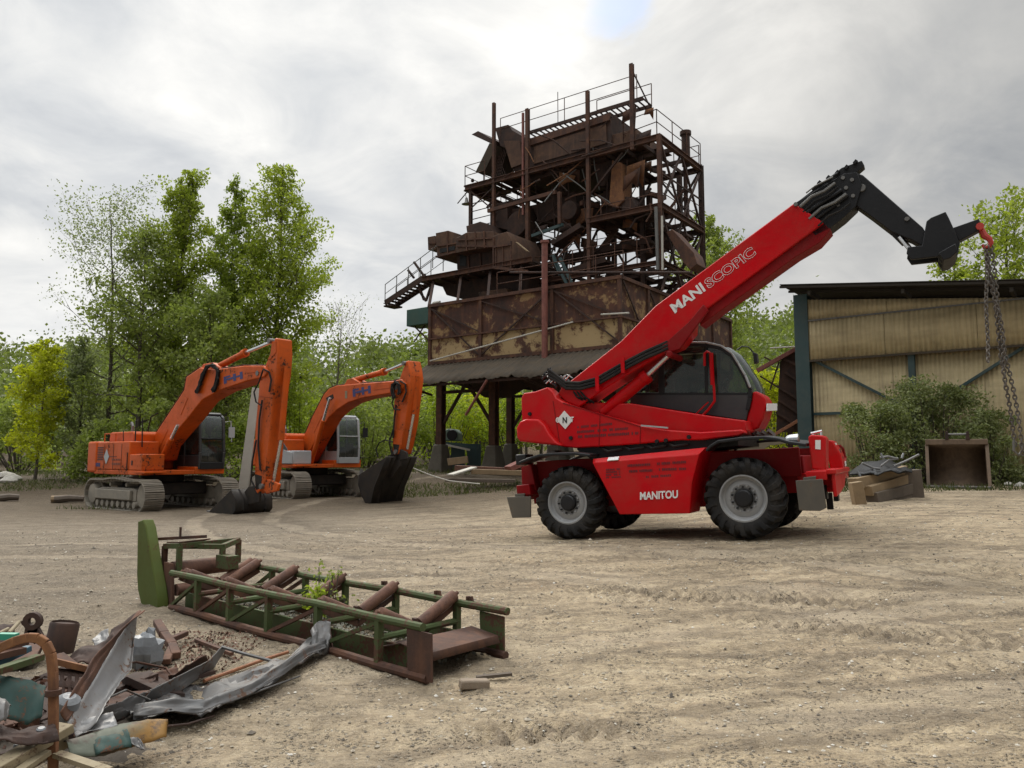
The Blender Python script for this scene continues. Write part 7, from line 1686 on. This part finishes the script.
    # pale stones at the far left, loose stones by the bucket
    for k, (px, py, d, s, lb) in enumerate(((6,458,36,.5,'pale boulder at the far left edge by the sapling'),(14,461,35,.4,'second pale boulder next to the sapling foot'),(10,465,34,.35,'flat pale boulder lowest at the far left edge'),(1008,486,22.5,.14,'white stone in the grass right of the bucket'),(1021,487,22,.16,'white stone at the right edge of the yard'),(911,492,20,.16,'dull stone between the timber pile and the bucket'))):
        p = at_depth(px, py, d); p.z = gz(p.x, d); r = random.Random(k); b = MB(); b.lathe([(s*.4,-.2*s),(s*.9,.05*s),(s,.3*s),(s*.7,.6*s),(s*.25,.75*s)], (0,0,0), (0,0,1), 9); b.v = [(x*r.uniform(.8,1.2), y*r.uniform(.8,1.2), z*r.uniform(.85,1.15)) for x, y, z in b.v]
        o = b.build('boulder', plain('pale stone', (.36,.34,.30), .9, 0, 5, .3, .4) if k == 0 else bpy.data.materials['pale stone'], None, smooth=40, loc=p); tag(o, lb, 'stone')
yard_things()
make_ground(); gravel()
# ------------------------------------------------------------------ world, sun, camera
def world():
    w = bpy.data.worlds.new("World"); sc.world = w; w.use_nodes = True; nt = w.node_tree; nt.nodes.clear(); g = N(nt)
    SUN_AZ, SUN_EL = rad(-28), rad(38)      # to the left of straight ahead
    sd = Vector((sin(SUN_AZ)*cos(SUN_EL), cos(SUN_AZ)*cos(SUN_EL), sin(SUN_EL)))
    sky = g.n('ShaderNodeTexSky', sky_type='NISHITA'); sky.sun_disc = False; sky.sun_elevation = SUN_EL; sky.sun_rotation = SUN_AZ
    t = g.n('ShaderNodeTexCoord'); d = t.outputs['Generated']
    s = g.n('ShaderNodeSeparateXYZ'); g.l(d, s.inputs[0]); z = g.math('MAXIMUM', s.outputs[2], 0.0)
    k = g.math('ADD', z, .22)
    cb = g.n('ShaderNodeCombineXYZ'); g.l(g.math('DIVIDE', s.outputs[0], k), cb.inputs[0]); g.l(g.math('DIVIDE', s.outputs[1], k), cb.inputs[1]); g.l(g.math('MULTIPLY', z, .8), cb.inputs[2])
    n1 = g.noise(cb.outputs[0], 1.1, 7, .55, .35); n2 = g.noise(cb.outputs[0], 3.0, 7, .6, .6); n3 = g.noise(cb.outputs[0], .45, 3, .5)
    f = g.math('ADD', g.math('MULTIPLY', n1, .5), g.math('ADD', g.math('MULTIPLY', n2, .33), g.math('MULTIPLY', n3, .3)))
    col = g.ramp(f, [(.43, (.43,.45,.48)), (.52, (.555,.568,.58)), (.58, (.66,.662,.655)), (.63, (.745,.74,.72)), (.70, (.90,.885,.85))])
    dt = g.n('ShaderNodeVectorMath', operation='DOT_PRODUCT'); g.l(d, dt.inputs[0]); gd = Vector((sin(rad(-24))*cos(rad(33)), cos(rad(-24))*cos(rad(33)), sin(rad(33)))); dt.inputs[1].default_value = gd
    glow = g.maprange(dt.outputs['Value'], .70, 1.0, 0, 1, True)
    glow2 = g.math('POWER', g.math('MAXIMUM', dt.outputs['Value'], 0), 3)
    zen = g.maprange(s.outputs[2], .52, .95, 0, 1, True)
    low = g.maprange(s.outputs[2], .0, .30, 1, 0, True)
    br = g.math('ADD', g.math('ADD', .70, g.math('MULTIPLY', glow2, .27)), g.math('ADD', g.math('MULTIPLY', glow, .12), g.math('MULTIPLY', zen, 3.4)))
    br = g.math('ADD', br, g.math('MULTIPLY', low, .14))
    bk = g.maprange(s.outputs[1], .0, -.8, 0, -.38, True)    # unseen sky behind the camera dimmed, added to darken fronts facing it
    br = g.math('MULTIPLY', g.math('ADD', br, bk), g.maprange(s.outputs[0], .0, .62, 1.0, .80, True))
    col = g.mix(g.math('MULTIPLY', low, .55), col, (.70,.705,.70))
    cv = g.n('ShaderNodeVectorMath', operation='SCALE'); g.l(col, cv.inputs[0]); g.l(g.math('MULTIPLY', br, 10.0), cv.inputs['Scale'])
    # gap of blue between the clouds, high above the plant
    hd = ray(622, 16).normalized(); dh = g.n('ShaderNodeVectorMath', operation='DOT_PRODUCT'); g.l(d, dh.inputs[0]); dh.inputs[1].default_value = hd
    hole = g.maprange(g.math('ADD', dh.outputs['Value'], g.math('MULTIPLY', g.math('SUBTRACT', n2, .5), .006)), .9993, 1.0006, 0, .62, True)
    skb = g.n('ShaderNodeVectorMath', operation='SCALE'); g.l(sky.outputs[0], skb.inputs[0]); skb.inputs['Scale'].default_value = 1.6
    fin = g.mix(hole, cv.outputs[0], skb.outputs[0])
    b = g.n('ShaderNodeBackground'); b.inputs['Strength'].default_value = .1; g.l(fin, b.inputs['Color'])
    o = g.n('ShaderNodeOutputWorld'); g.l(b.outputs[0], o.inputs[0])
    l = bpy.data.lights.new('sun', 'SUN'); l.energy = 1.5; l.angle = rad(11); l.color = (1, .94, .84)
    lo = bpy.data.objects.new('sun', l); COL.objects.link(lo); lo.rotation_euler = (-sd).to_track_quat('-Z', 'Y').to_euler(); lo.location = (-20, 30, 40)
world()
cam = bpy.data.cameras.new('camera'); cam.sensor_width = 36; cam.lens = FPX/1024*36; cam.clip_start = .05; cam.clip_end = 2000
co = bpy.data.objects.new('camera', cam); COL.objects.link(co); co.location = CAM; co.rotation_euler = (pi/2 + PITCH, 0, 0); sc.camera = co
sc.view_settings.view_transform = 'Standard'; sc.view_settings.look = 'None'; sc.view_settings.exposure = .31; sc.view_settings.gamma = 1; sc.view_settings.use_curve_mapping = False
sc.cycles.max_bounces = 8; sc.cycles.transparent_max_bounces = 12; sc.cycles.use_denoising = True
